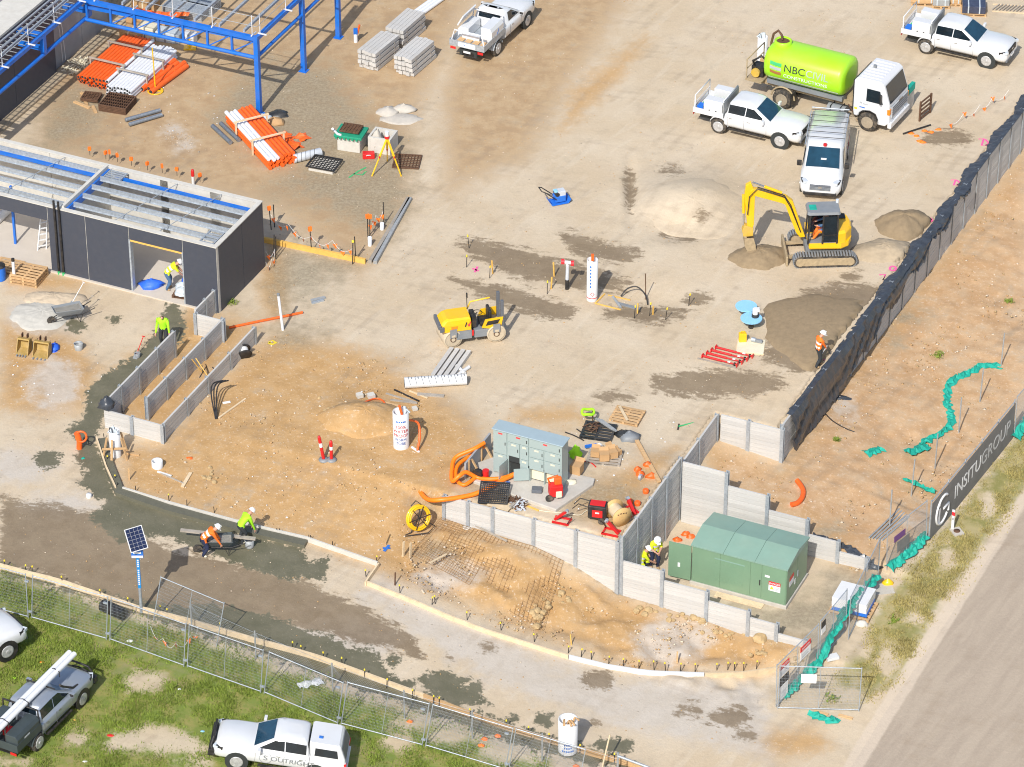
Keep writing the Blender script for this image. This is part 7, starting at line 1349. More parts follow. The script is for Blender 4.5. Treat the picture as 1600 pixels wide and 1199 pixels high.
# doorway goods
dp = bl + Vector((.95, -.35, 0)); pallet('reddish pallet under the cement bags in the doorway', dp, AS + R(10), 1.2, 1.0, 'rust')
for i in range(9):
    lv, j = divmod(i, 4); o = blob('cement_bag', 'white cement bag in the pallet stack in the doorway', 'cement bag', dp + Vector(((-.3 if j % 2 else .3) + .05 * lv, (-.22 if j < 2 else .22), .13 + .16 * lv)), .33, .24, .2, 'clear_wrap' if i % 2 else 'white_plastic', 40 + i, AS, sq_=.1, group='cement bags in the doorway')
blob('blue_tarp', 'blue tarpaulin heap left of the person in the doorway', 'tarpaulin', bl + Vector((-.75, .3, 0)), .6, .35, .35, 'tarp_blue', 11); blob('blue_tarp', 'blue tarpaulin bunched on top of the cement bags', 'tarpaulin', dp + Vector((.05, .3, .5)), .3, .25, .35, 'tarp_blue', 12)
# screed, second barrow
p, q = G(283, 846, .55), G(400, 858, .5); B().bar(p, q, .16, .07, 'timber_grey').obj('screed_board', None, label='long board resting across the wheelbarrow at the wet slab', category='board')
barrow('wheelbarrow of grey mortar beside the bending person on the wet slab', 347, 862, R(185), 'tray_grey')

# ---------------------------------------------------------------- cabinet yard clutter
gen = thing('generator', 'red and black wheeled generator beside the cable drum', 'generator', G(934, 812), R(-12)); B().box((0, 0, .48), (.75, .5, .62), 'black').obj('case', gen, bev=.05); B().box((0, 0, .8), (.6, .34, .05), 'red').obj('top_panel', gen); B().box((.02, -.255, .45), (.42, .02, .34), 'red').obj('side_panel', gen); B().box((.02, -.27, .5), (.16, .01, .06), 'white_print').obj('badge', gen)
for s in (-1, 1): B().cyl((.2, s * .27, .14), (.2, s * .33, .14), .14, 'rubber', 12).obj('wheel', gen); B().tube([(-.35, s * .22, .7), (-.75, s * .2, .8), (-1.0, s * .15, .5)], .022, 'black', 5).obj('handle', gen)
dr_ = thing('cable_drum', 'wooden cable drum with branded flanges next to the red generator', 'cable drum', G(965, 815), 0); dr_.rotation_euler = (0, 0, R(-62)); M = Matrix.Rotation(R(90), 4, 'Y')
for x in (-.34, .34): B().lathe([(.06, -.025), (.43, -.025), (.43, .025), (.06, .025)], 'wood_drum', 22, c=(x, 0, .43), M=M).obj('flange', dr_)
B().lathe([(.28, -.32), (.28, .32)], 'timber_pale', 16, c=(0, 0, .43), M=M).obj('core', dr_); [B().box((.368, -.18 + .12 * k, .62 - .02 * abs(k - 1)), (.006, .07, .05), 'rust').obj('flange_mark', dr_) for k in range(4)]
def jack(label, px, py, yaw):
    o = thing('cable_jack', label, 'jack stand', G(px, py), yaw); b = B(); b.bar((-.35, -.2, .04), (.35, -.2, .04), .08, .06, 'red').bar((-.35, .2, .04), (.35, .2, .04), .08, .06, 'red').bar((-.3, -.2, .04), (-.3, .2, .04), .07, .06, 'red'); b.obj('base', o); B().bar((.3, 0, .04), (-.2, 0, .55), .12, .1, 'red').obj('arm', o); B().cyl((-.2, -.06, .55), (-.2, .06, .55), .08, 'galv', 8).obj('roller', o); B().tube([(-.3, .2, .1), (-.45, .1, .4)], .02, 'black', 5).obj('lever', o)
jack('red cable jack behind the cable drum', 985, 800, R(-55)); jack('red cable jack in front of the cable drum', 955, 833, R(-20)); jack('red cable jack half hidden behind the front wall', 878, 815, R(160))
plank('long pale timber leaning towards the tall sleeper wall', G(992, 686, .05), G(1030, 757, .1), .16, .08, 'timber')
for i, (x, y, r) in enumerate(((1000, 742, .2), (1012, 728, .22), (1018, 745, .24), (996, 735, .18))): blob('orange_fitting', ['orange fitting lowest in the heap by the timber', 'orange fitting topmost in the heap', 'large orange fitting right of the heap', 'orange fitting left in the heap'][i], 'fitting', G(x, y), r, r * .7, .22, 'orange', 60 + i, group=None)
B().cyl((0, 0, .08), (.1, -.06, .08), .14, 'galv', 12).obj('cable_coil', None, G(999, 748), label='small silver coil in front of the orange fittings', category='coil')
for i, (x, y) in enumerate(((984, 786), (996, 789), (1009, 770))): B().lathe([(.12, 0), (.13, .05), (.13, .14), (.1, .17)], 'orange', 12).obj('orange_ring', None, G(x, y), label=['left orange pipe end cap beside the cable drum', 'right orange pipe end cap beside the cable drum', 'orange pipe end nearest the tall wall'][i], category='pipe cap')
o = pallet('black plastic pallet loaded with grey angle sections', G(935, 676), R(-14), 1.35, 1.2, 'plastic_black')
for k in range(3): plank('grey angle section on the black pallet, number from left: ' + ['first', 'second', 'third'][k], G(931 + 4 * k, 660 + k, .16), G(957 + 3 * k, 677 + 1.5 * k, .16), .1, .05, 'galv_dull', 'steel_angle', 'steel bar')
scraps('rusty_scraps', 'small rusty scraps on the black pallet', 'scraps', G(926, 672, .13), 14, .3, .4, 'rust', 7)
pallet('bare timber pallet standing askew at the top of the cabinet yard', G(980, 652), R(-20), 1.25, 1.1)
plank('diagonal timber across the bare pallet', G(968, 640, .14), G(980, 662, .14), .12, .03, 'timber_pale')
pallet('timber pallet under the cardboard boxes', G(945, 716), R(-10), 1.4, 1.1, 'timber_grey')
for i, (x, y, s_) in enumerate(((930, 712, .35), (944, 718, .4), (957, 714, .38), (954, 706, .3), (966, 710, .25))): carton('open cardboard box ' + ['leftmost', 'second from left', 'centre right', 'far', 'rightmost'][i] + ' on the box pallet', x, y, .13, (s_, s_ * .8, s_ * .8), R(-10 + 14 * i))
B().box((0, 0, .05), (.5, .1, .1), 'blue_plastic').obj('blue_level', None, G(923, 702, .12), R(15), label='blue bar lying on the box pallet', category='bar'); blob('helmet', 'orange and white helmet on the box pallet', 'helmet', G(936, 706, .3), .15, .13, .14, 'hat_white', 2, sq_=.05)
blob('grey_tarp', 'grey and black tarp bundle above the long timber', 'tarp', G(983, 686), .5, .4, .35, 'grey_mid', 14); blob('grey_tarp', 'black plastic under the grey tarp bundle', 'tarp', G(976, 682), .42, .35, .3, 'plastic_black', 15)
o = thing('vest_stake', 'lime safety ring hung on a rusty stake behind the black pallet', 'stake', G(926, 661)); B().cyl((0, 0, 0), (0, 0, .6), .03, 'rust', 6).obj('rod', o); B().tube([(-.2 + .25 * math.cos(a), .24 * math.sin(a), .55 + .04 * math.sin(3 * a)) for a in [R(20 * k) for k in range(18)]], .06, 'hiviz_g', 6, closed=True).obj('ring', o)
o = thing('green_pole', 'green and red tool pole lying towards the terrace wall', 'tool', G(1060, 668)); d = G(1114, 656, .1) - o.location; B().cyl((0, 0, .05), d * .75, .03, 'green_print', 6).obj('shaft', o); B().cyl(d * .75, d, .03, 'red', 6).obj('shaft_end', o); B().bar((-.03, -.2, .03), (.03, .2, .03), .06, .04, 'black').obj('head', o)
for i, (a, b_) in enumerate((((883, 677), (912, 690)), ((901, 672), (920, 688)))): flex(['thin black bar with ring end right of the cabinet roof', 'thin black bar touching the black pallet'][i], gpath([a, ((a[0] + b_[0]) / 2, (a[1] + b_[1]) / 2 - 1), b_], .05), .025, 'black', 'steel_bar')
flex('red thin cable lying right of the cabinet', gpath([(905, 723), (917, 722), (926, 726), (931, 731)], .03), .025, 'red', 'cable')
# grate and debris on the front wall
grate('dark mesh grate leaning on the front sleeper wall', G(772, 779, .25), AS + R(18), 1.15, 1.05, 14, 10, 'plastic_black', tilt=R(18))
scraps('cable_scraps', 'heap of brown cable scraps beside the dark grate', 'scraps', G(806, 788), 60, .4, .6, 'rust', 8, .03); scraps('offcuts', 'pale offcuts beside the cable scraps', 'offcuts', G(813, 790), 20, .4, .5, 'pipe_grey', 9, .06)
plank('yellow lath beside the cable scraps', G(822, 791), G(842, 799), .08, .04, 'timber_yellow'); plank('thick grey timber in front of the cable scraps', G(797, 797, .1), G(808, 788, .1), .12, .1, 'timber_grey'); plank('brown plate lying behind the front wall', G(765, 787, .06), G(798, 797, .06), .5, .03, 'timber_pale', 'plywood', 'plywood')
flex('thin yellow cable running from the scraps to the generator', gpath([(830, 795), (850, 800), (880, 803), (905, 806), (915, 800), (925, 795)], .03), .015, 'cream', 'cable')
# yellow reel, mesh on the bank
o = thing('rod_reel', 'yellow cable rod reel standing on a black frame above the bank', 'reel', G(650, 832)); c = Vector((.1, .15, .62)); tilt = Matrix.Rotation(R(35), 4, 'Z') @ Matrix.Rotation(R(75), 4, 'X'); b = B(); b.X = Matrix.Translation(c) @ tilt
for r_, z in ((.5, -.06), (.5, .06), (.44, 0), (.42, .06)): b.tube([(r_ * math.cos(a), r_ * math.sin(a), z) for a in [R(12 * k) for k in range(30)]], .05, 'yellow', 6, closed=True)
b.obj('coil', o); b = B(); b.X = Matrix.Translation(c) @ tilt
for k in range(3): b.bar((.5 * math.cos(k * 1.05), .5 * math.sin(k * 1.05), .12), (-.5 * math.cos(k * 1.05), -.5 * math.sin(k * 1.05), .12), .03, .03, 'black')
b.obj('spokes', o); b = B(); b.tube([(-.6, -.35, .02), (-.2, -.1, .05), (.1, .15, .62), (.2, .4, 1.1), (0, .5, 1.2), (-.2, .4, 1.0)], .025, 'black', 5).tube([(-.6, -.35, .02), (.5, -.1, .05), (.75, .3, .1), (.3, .2, .5)], .025, 'black', 5); b.obj('stand', o)
rm_ = thing('rebar_mesh', 'rusty steel reinforcing mesh laid over the dirt bank', 'reinforcing mesh', (0, 0, 0)); CRN = [(640, 868), (690, 812), (880, 880), (848, 985)]
def bil(u, v):
    a, b_, c_, d_ = [Vector((*p, 0)) for p in CRN]; p = (a * (1 - u) + b_ * u) * (1 - v) + (d_ * (1 - u) + c_ * u) * v; return p
q = random.Random(5)
CR = [G(*p) for p in CRN]
def bw(u, v):
    p = (CR[0] * (1 - u) + CR[1] * u) * (1 - v) + (CR[3] * (1 - u) + CR[2] * u) * v; return Vector((p.x, p.y, float(hgt(p.x, p.y)) + .07 + .05 * math.sin(u * 9 + v * 5)))
for i in range(20): u = i / 19; B().tube([bw(u, v / 12) for v in range(13)], .009, 'rebar', 4).obj('bar', rm_)
for i in range(34): v = i / 33; B().tube([bw(u / 8, v) + Vector((0, 0, .02)) for u in range(9)], .009, 'rebar', 4).obj('bar', rm_)
for i, (x, y) in enumerate(((630, 868), (641, 870))): stake(['left pale stake below the yellow reel', 'right pale stake below the yellow reel'][i], x, y, .7, 'timber_pale', .08)
stake('brown stake with blue paint at its foot', 603, 852, .7, 'timber', .05); stake('rusty stake at the formwork corner', 617, 915, .6, 'rust', .05); stake('orange stake on the pale dirt bank, left one', 893, 1008, .5, 'timber_yellow'); stake('orange stake on the pale dirt bank, right one', 1058, 1035, .5, 'timber')
plank('brown pole lying against the front wall foot', G(740, 824, .1), G(792, 850, .1), .06, .06, 'timber_grey', 'pole', 'pole'); plank('white lath lying on the steel mesh', G(672, 887, .2), G(698, 873, .2), .08, .03, 'timber_pale', 'lath', 'lath')
# rocks on the bank
def rock(label, p, r, seed, mat='rock', group=None):
    q = random.Random(seed); bm = bmesh.new(); bmesh.ops.create_icosphere(bm, subdivisions=2, radius=r)
    for v_ in bm.verts: v_.co *= q.uniform(.8, 1.12); v_.co.z *= .75
    me_ = bpy.data.meshes.new('rock'); bm.to_mesh(me_); bm.free(); me_.materials.append(MATS[mat]); return inst('rock', me_, None, p, (0, 0, q.uniform(0, 6)), label=label, category='rock', group=group)
q = random.Random(12); k_ = 0
for cx, cy, n_, sx, sy, rr in ((1010, 955, 8, 18, 6, .2), (1060, 965, 10, 25, 7, .18), (1130, 990, 9, 30, 10, .15), (1187, 1000, 1, 1, 1, .34), (1180, 1022, 8, 30, 8, .13), (840, 960, 10, 12, 14, .2), (870, 940, 8, 20, 10, .16), (335, 745, 14, 20, 14, .13), (520, 650, 10, 25, 20, .12), (1240, 1035, 6, 20, 8, .15)):
    for i in range(n_): k_ += 1; x, y = q.gauss(cx, sx * .6), q.gauss(cy, sy * .6); rock('rounded large rock at the right end of the stepped front wall' if rr == .34 else 'broken ochre clod on the dirt bank', G(x, y, rr * .2), rr * (1 if rr == .34 else q.uniform(.35, 1)), k_, group=None if rr == .34 else 'ochre clods on the dirt banks')

# ---------------------------------------------------------------- kerbs, formwork, pegs
def ribbon(label, pts, wd, ht, mat, name, cat, lift=.0, seg=.5, **k):
    P_ = [G(x, y) for x, y in pts]; cr = []
    for i in range(len(P_) - 1):
        m = max(1, int((P_[i + 1] - P_[i]).length / seg))
        for j in range(m): cr.append(P_[i].lerp(P_[i + 1], j / m))
    cr.append(P_[-1]); rings = []
    for i, c in enumerate(cr):
        d = (cr[min(i + 1, len(cr) - 1)] - cr[max(i - 1, 0)]); d.z = 0; d.normalize(); s_ = Vector((-d.y, d.x, 0)) * wd / 2; z = Vector((0, 0, float(hgt(c.x, c.y)) - c.z + lift)); h = Vector((0, 0, ht))
        rings.append([c + z - s_ - h * .6, c + z + s_ - h * .6, c + z + s_ + h, c + z - s_ + h])
    return B().loft(rings, mat, smooth=False).obj(name, None, label=label, category=cat, **k)
ribbon('fresh dark wet concrete kerb behind the two concreters', [(158, 690), (172, 735), (187, 772), (260, 797), (380, 830), (478, 853)], .4, .16, 'wet_concrete', 'wet_kerb', 'kerb')
ribbon('pale formwork board along the top of the wet strip beside the ramp', [(151, 690), (166, 735), (181, 768)], .06, .24, 'timber_pale', 'formwork_board', 'formwork')
ribbon('thin pale formwork board behind the wet kerb', [(192, 768), (262, 790), (382, 823), (480, 846), (590, 885)], .07, .22, 'concrete_pale', 'formwork_board', 'formwork')
ribbon('pale formwork board curving along the foot of the dirt bank, left length', [(572, 914), (640, 941), (700, 967), (760, 990), (830, 1012), (888, 1030)], .07, .2, 'timber_pale', 'formwork_board', 'formwork')
ribbon('white curved formwork strip along the foot of the dirt bank', [(889, 1030), (950, 1045), (1020, 1055), (1100, 1058)], .07, .2, 'white_plastic', 'formwork_strip', 'formwork'); ribbon('right end of the curved formwork along the bank', [(1101, 1058), (1160, 1056), (1215, 1048)], .07, .2, 'timber_pale', 'formwork_board', 'formwork')
plank('short formwork return at the open corner of the bank', G(571, 916), G(592, 886), .06, .22, 'timber_pale', 'formwork_board', 'formwork', .1)
ribbon('long pale formwork board along the mesh fence, left length', [(-5, 887), (50, 902), (100, 915), (217, 955), (290, 973)], .08, .24, 'timber_pale', 'formwork_board', 'formwork'); ribbon('long pale formwork board along the mesh fence, middle length', [(290, 973), (400, 1005), (507, 1035), (575, 1060), (662, 1092)], .08, .24, 'timber_pale', 'formwork_board', 'formwork')
ribbon('yellowish formwork board along the mesh fence, right length', [(662, 1092), (735, 1120), (800, 1143), (890, 1170), (990, 1199), (1020, 1212)], .08, .24, 'timber', 'formwork_board', 'formwork')
gl = 'yellow capped pegs along the lower formwork board'; lb = 'steel peg with yellow cap beside the lower formwork board'
for x, y in ((8, 893), (40, 900), (50, 902), (98, 918), (157, 938), (200, 952), (250, 964), (261, 968), (345, 990), (458, 1020), (472, 1025), (507, 1035), (535, 1045), (570, 1062), (604, 1078), (645, 1095), (677, 1104), (686, 1106), (735, 1125), (790, 1143), (825, 1152), (858, 1164), (906, 1180), (960, 1195)): peg(x, y - 3, lb, gl, .95)
gl = 'yellow capped pegs along the curved formwork'; lb = 'steel peg with yellow cap beside the curved formwork on the bank side'
for x, y in ((572, 905), (625, 930), (675, 948), (680, 947), (730, 972), (783, 988), (835, 1006), (888, 1024), (908, 1030), (924, 1034), (951, 1040), (974, 1044), (998, 1048), (1022, 1049), (1040, 1051), (1063, 1052), (1086, 1052), (1120, 1052), (1137, 1051), (1147, 1051), (1162, 1050), (1182, 1048)): peg(x, y - 3, lb, gl, .85)
gl = 'pegs along the wet kerb'; lb = 'steel peg beside the wet kerb at the top of the slab'
for x, y in ((163, 690), (165, 710), (168, 725), (180, 755), (184, 766), (212, 772), (264, 786), (292, 793), (335, 804), (433, 838), (437, 838), (482, 848), (485, 849), (520, 858), (588, 882)): peg(x, y - 3, lb, gl, .7, cap=(x % 3 == 0))

# ---------------------------------------------------------------- fences
FW, FHT = 3.32, 2.1
b = B()
for k in range(1, 60): b.cyl((k * FW / 60, 0, .1), (k * FW / 60, 0, FHT - .05), .0032, 'galv', 3, caps=False)
for k in range(1, 14): b.cyl((.02, .004, .1 + k * (FHT - .15) / 14), (FW - .02, .004, .1 + k * (FHT - .15) / 14), .0032, 'galv', 3, caps=False)
FM_wire = b.mesh('wire_mesh'); FM_post = B().cyl((0, 0, 0), (0, 0, FHT + .05), .021, 'galv', 8).mesh('post'); FM_rail = B().cyl((.02, 0, 0), (FW - .02, 0, 0), .021, 'galv', 8).mesh('rail'); FM_mid = B().cyl((0, 0, .1), (0, 0, FHT - .02), .014, 'galv', 6).mesh('mid_post')
def fpanel(label, p, q, feet=True, group=None, top=None):
    p = Vector(p); q = Vector(q); d = q - p; L = math.hypot(d.x, d.y); o = thing('mesh_fence', label, 'fence', p, 0, group); o.rotation_euler = (0, -math.atan2(d.z, L), math.atan2(d.y, d.x)); o.scale = (d.length / FW, 1, 1)
    wr = inst('wire_mesh', FM_wire, o, (0, 0, 0)); wr['kind'] = 'stuff'
    for x in (.03, FW - .03): inst('post', FM_post, o, (x, 0, 0))
    for z in (.08, FHT): inst('rail', FM_rail, o, (0, 0, z))
    inst('mid_post', FM_mid, o, (FW / 2, 0, 0))
    return o
FP = [(-74, 935), (47, 967), (169, 1001), (290, 1043), (410, 1084), (530, 1133), (662, 1167), (792, 1205), (905, 1238)]
for i in range(8): fpanel(['mesh fence panel cut by the left edge of the photo', 'second mesh fence panel from the left edge, above the white ute bonnet', 'third mesh fence panel from the left with a black pipe behind', 'fourth mesh fence panel from the left with a leaning panel behind', 'fifth mesh fence panel with crumpled white sheet behind', 'sixth mesh fence panel, behind the lettered white ute', 'seventh mesh fence panel from the left', 'eighth mesh fence panel, in front of the white tube'][i], G(*FP[i]) + Vector((.04, 0, .02)), G(*FP[i + 1]) + Vector((-.04, 0, .02)), group='mesh fence panels along the grass')
CL = B().box((0, 0, 0), (.16, .08, .06), 'galv').mesh('fence_clamp')
for i in range(1, 8):
    for z in (.35, 1.8): inst('steel_clamp', CL, None, G(*FP[i]) + Vector((0, -.0, z)), (0, 0, AS), label='steel clamp joining two mesh fence panels along the grass', category='clamp', group='clamps of the mesh fence along the grass')
fpanel('loose mesh fence panel leaning behind the fourth fence panel', P(238, 975, -.6), P(338, 1017, -.9)).rotation_euler.x = R(-12)
# chain wire fence along the formwork
cw = thing('chainwire_fence', 'low chain wire fence with thin posts behind the mesh fence panels', 'wire fence', (0, 0, 0)); cp = [(300, 985), (400, 1030), (520, 1080), (632, 1123), (738, 1155), (847, 1190), (965, 1228)]
PTS = [G(*p) for p in cp]; b = B()
for i in range(len(PTS) - 1):
    a, c = PTS[i], PTS[i + 1]; L = (c - a).length; n_ = int(L / .12)
    for k in range(n_):
        for s in (1, -1):
            u0 = k / n_; u1 = min(1, max(0, u0 + s * 1.2 / L)); b.cyl(a.lerp(c, u0) + Vector((0, 0, .05)), a.lerp(c, u1) + Vector((0, 0, 1.25)), .0028, 'galv', 3, caps=False)
    B().cyl(a + Vector((0, 0, 1.27)), c + Vector((0, 0, 1.27)), .006, 'galv', 4).obj('top_wire', cw)
b.obj('wire_mesh', cw, kind='stuff')
for p in PTS: B().cyl(p, p + Vector((0, 0, 1.35)), .03, 'galv_dull', 8).obj('post', cw)
o = thing('gate_rail', 'galvanised rail on two posts at the lower edge right of the white tube', 'rail', G(965, 1204)); d = G(1040, 1232) - o.location; B().cyl((0, 0, .7), d + Vector((0, 0, .7)), .05, 'galv', 8).obj('rail', o); B().cyl((0, 0, 0), (0, 0, .85), .04, 'galv', 8).obj('post', o)
p = G(938, 1212); B().cyl(p, P(953, 1148, p.z + 1.3), .035, 'timber_pale', 6).obj('leaning_pole', None, label='thin pale pole leaning beside the lower rail', category='pole')
p, q = G(160, 952, .22), G(196, 972, .22); o = thing('black_pipe', 'short corrugated black pipe lying behind the third fence panel', 'pipe', p, ang(p, q)); L = (q - p).length; prof = []
for i in range(12): prof += [(.21, L * i / 12), (.25, L * (i + .4) / 12)]
B().lathe(prof, 'black', 14, M=Matrix.Rotation(R(90), 4, 'Y')).obj('pipe', o)
bunting('orange flag line hanging behind the fourth fence panel', [(236, 992), (255, 1010), (275, 1018), (298, 1006), (310, 992)], 5, 6, .4)
mesh_heap('crumpled white plastic sheet behind the fifth fence panel', [G(465, 1072), G(488, 1068), G(508, 1064)], .22, 'white_plastic', 8, 'plastic_sheet', 'plastic sheet')
for i, (x, y) in enumerate(((640, 1128), (757, 1155), (752, 1165), (778, 1150), (900, 1198))): blob('flag_scrap', ['orange', 'second orange', 'third orange', 'red', 'last orange'][i] + ' flag scrap on the ground behind the lower fence', 'scrap', G(x, y), .14, .1, .1, 'hiviz_o', 80 + i)
blob('paper_scrap', 'white cup lying at the third fence panel', 'scrap', G(203, 1002), .16, .09, .09, 'white_print', 90, sq_=.1); blob('red_scrap', 'red folded scrap on the bald grass patch', 'scrap', G(172, 1149), .16, .09, .05, 'red', 91, sq_=.1)
for i, (x, y, m) in enumerate(((280, 1077, 'white_print'), (22, 1059, 'lime'), (316, 1143, 'light_blue'), (132, 1190, 'white_print'), (65, 1035, 'amber'), (115, 1125, 'timber_yellow'))): blob('litter', ['white cup on the grass right of the bald mound', 'lime strip on the grass beside the grey ute', 'pale blue cup beside the white ute bull bar', 'white scrap near the lower edge', 'orange scrap above the grey ute', 'yellow scrap right of the grey ute'][i], 'litter', G(x, y), .1, .07, .05, m, 100 + i)
# solar sign
o = thing('solar_sign', 'solar panel and small blue sign on a tall blue pole at the wet slab', 'sign', G(221, 957)); SZ = 3.55
B().cyl((0, 0, 0), (0, 0, 1.2), .06, 'galv', 10).obj('pole_base', o); B().bx(-.06, .06, -.05, .05, 1.2, 2.75, 'blue_pole').obj('pole', o); B().cyl((0, 0, 2.75), (0, 0, 3.5), .045, 'galv', 8).obj('pole_top', o)
for i in range(13):
    if i != 4: B().bx(-.03, .03, -.054, -.0505, 2.5 - .095 * i, 2.56 - .095 * i, 'white_print').obj('print_mark', o)
B().box((0, -.04, 2.85), (.46, .1, .36), 'blue_print').obj('sign_box', o); B().box((0, -.1, 2.74), (.44, .01, .1), 'white_print').obj('sign_strip', o); B().box((0, -.1, 2.93), (.3, .01, .08), 'white_print').obj('sign_strip', o); B().box((0, .05, 3.1), (.5, .25, .12), 'white_plastic').obj('battery_box', o)
b = B(); b.X = Matrix.Translation((0, -.05, 3.55)) @ Matrix.Rotation(R(28), 4, 'Z') @ Matrix.Rotation(R(52), 4, 'X')
b.bx(-.36, .36, -.46, .46, -.03, 0, 'white_plastic'); pn = b.obj('panel_frame', o)
for i in range(4):
    for j in range(6):
        b = B(); b.X = Matrix.Translation((0, -.05, 3.55)) @ Matrix.Rotation(R(28), 4, 'Z') @ Matrix.Rotation(R(52), 4, 'X'); b.bx(-.33 + i * .166, -.33 + i * .166 + .158, -.43 + j * .145, -.43 + j * .145 + .138, .001, .006, 'solar'); b.obj('solar_cell', pn)

# ---------------------------------------------------------------- right verge: banner fence, mesh panels, poles
bn = thing('banner_fence', 'dark grey printed banner fence along the road with white lettering', 'banner fence', TN(*tnp(1452, 848, -2.7), -2.7)); p0 = bn.location; p1 = TN(*tnp(1582, 686, -2.6), -2.6); d = p1 - p0; L = d.length; yaw = math.atan2(d.y, d.x); bn.rotation_euler = (0, 0, yaw)
n_ = 5
for k in range(n_):
    b = B(); b.bx(L * k / n_, L * (k + 1) / n_ - .01, -.012, .0, .08, 1.95, 'banner'); b.obj('banner_panel', bn)
for k in range(n_ + 1): B().cyl((L * k / n_, .04, -.2), (L * k / n_, .04, 2.1), .03, 'galv', 8).obj('post', bn)
B().cyl((0, .04, 2.0), (L, .04, 2.0), .025, 'galv', 8).obj('rail', bn)
ta_ = text('INSITU', .95, 'white_print', bn, (0, -.016, 1.02), (R(90), 0, 0), align='LEFT'); tb_ = text('GROUP', .95, 'grey_light', bn, (0, -.016, 1.02), (R(90), 0, 0), align='LEFT')
wa = max(v_.co.x for v_ in ta_.data.vertices) + .06; wb_ = max(v_.co.x for v_ in tb_.data.vertices); f_ = L * .68 / (wa + wb_)
for t_, x0 in ((ta_, 0), (tb_, wa)):
    for v_ in t_.data.vertices: v_.co.x = L * .27 + (v_.co.x + x0) * f_
b = B(); b.tube([(L * .13 + .62 * math.cos(a), -.02, 1.0 + .66 * math.sin(a)) for a in [R(50 + 15 * k) for k in range(19)]], .06, 'white_print', 5).tube([(L * .13 + .1, -.02, .98), (L * .13 + .6, -.02, .98), (L * .13 + .6, -.02, .6)], .06, 'white_print', 5); b.obj('logo_ring', bn)
b = B(); b.bx(L * .13 - .36, L * .13 - .2, -.024, -.014, .45, 1.2, 'white_print').bx(L * .13 - .36, L * .13 - .2, -.024, -.014, 1.3, 1.55, 'white_print'); b.obj('logo_bar', bn)
RB = [((1212, 1106), (1278, 1040)), ((1280, 1036), (1322, 985)), ((1325, 1000), (1372, 905)), ((1385, 895), (1448, 845))]
rl_ = ['mesh fence panel with danger signs at the lower right corner', 'mesh fence panel behind the signs with sagging teal mesh', 'mesh fence panel beside the white board stack', 'mesh fence panel joining the dark banner fence']
FPR = []
for (a, c), l in zip(RB, rl_): FPR.append(fpanel(l, G(*a), G(*c), group='mesh fence panels along the road'))
FPR.append(fpanel('front mesh fence panel with a white notice at the lower right', G(1214, 1108), G(1343, 1112), group='mesh fence panels along the road'))
FPR.append(fpanel('mesh fence panel beyond the far end of the dark banner', TN(*tnp(1584, 684, -2.6), -2.6), TN(*tnp(1640, 618, -2.5), -2.5), group='mesh fence panels along the road'))
def fsign(o, x, z, w_, h_, bands, lines=0):
    s = B()
    for f0, f1, m in bands: s.bx(x - w_ / 2, x + w_ / 2, -.05, -.035, z + h_ * f0, z + h_ * f1, m)
    r_ = s.obj('sign', o)
    for k in range(lines): B().bx(x - w_ * .35, x + w_ * (.3 - .1 * (k % 2)), -.053, -.0505, z + h_ * (.12 + .11 * k), z + h_ * (.16 + .11 * k), 'grey_print').obj('print_line', r_)
    return r_
s1 = fsign(FPR[0], .55, 1.35, .75, .6, [(0, .62, 'white_print'), (.62, 1, 'red_print')], 3); text('DANGER', .15, 'white_print', s1, (.55, -.055, 1.85), (R(90), 0, 0), depth=.001)
fsign(FPR[0], .55, .9, .75, .4, [(0, 1, 'black_print')]); fsign(FPR[0], .55, .2, .6, .66, [(0, 1, 'white_print')], 5); s2 = fsign(FPR[0], 2.2, 1.2, .8, .65, [(0, .62, 'white_print'), (.62, 1, 'red_print')], 3); text('DANGER', .15, 'white_print', s2, (2.2, -.055, 1.72), (R(90), 0, 0), depth=.001)
fsign(FPR[1], .3, 1.4, .5, .6, [(0, .5, 'white_print'), (.5, 1, 'black_print')]); fsign(FPR[4], 1.2, 1.35, .62, .42, [(0, 1, 'white_print')]); fsign(FPR[3], 1.0, 1.3, .9, .3, [(0, 1, 'purple_print')]); fsign(FPR[3], 1.3, .65, 1.0, .55, [(0, 1, 'banner')])
mesh_heap('sagging teal shade mesh along the foot of the roadside fence', [G(1222, 1096, .1), G(1255, 1062, .1), G(1280, 1040, .15), G(1292, 1022, .5), G(1315, 985, .7), G(1345, 945, .6), G(1372, 915, .5)], .22, 'teal', 21, hz=.35); mesh_heap('teal shade mesh along the fence next to the dark banner', [G(1388, 893, .1), G(1420, 868, .1), G(1448, 842, .2)], .25, 'teal', 22, hz=.4); mesh_heap('teal shade mesh at the far end of the dark banner', [TN(*tnp(1582, 690, -2.6), -2.5), TN(*tnp(1625, 640, -2.5), -2.4)], .3, 'teal', 23, hz=.5)
mesh_heap('long teal mesh strip winding between the thin poles', [G(*p) for p in ((1565, 580), (1558, 572), (1530, 572), (1522, 580), (1492, 592), (1480, 605), (1478, 630), (1488, 658), (1478, 672), (1468, 680), (1452, 686), (1445, 692), (1448, 697))], .2, 'teal', 24); mesh_heap('wide end of the winding teal mesh strip', [G(1448, 697), G(1432, 704), (G(1414, 710))], .3, 'teal', 25); mesh_heap('separate short piece of teal mesh on the bare slope', [G(1352, 711), G(1366, 705), G(1382, 701)], .28, 'teal', 26); mesh_heap('thin teal mesh strip leading to the dark banner', [G(1412, 750), G(1430, 757), G(1448, 766), G(1466, 772)], .1, 'teal', 27); mesh_heap('teal mesh heap in front of the front fence panel', [G(1265, 1115), G(1283, 1122), G(1300, 1128), G(1310, 1120)], .22, 'teal', 28)
POLE = B().cyl((0, 0, -.1), (0, 0, 1.75), .03, 'galv_dull', 8).mesh('pole')
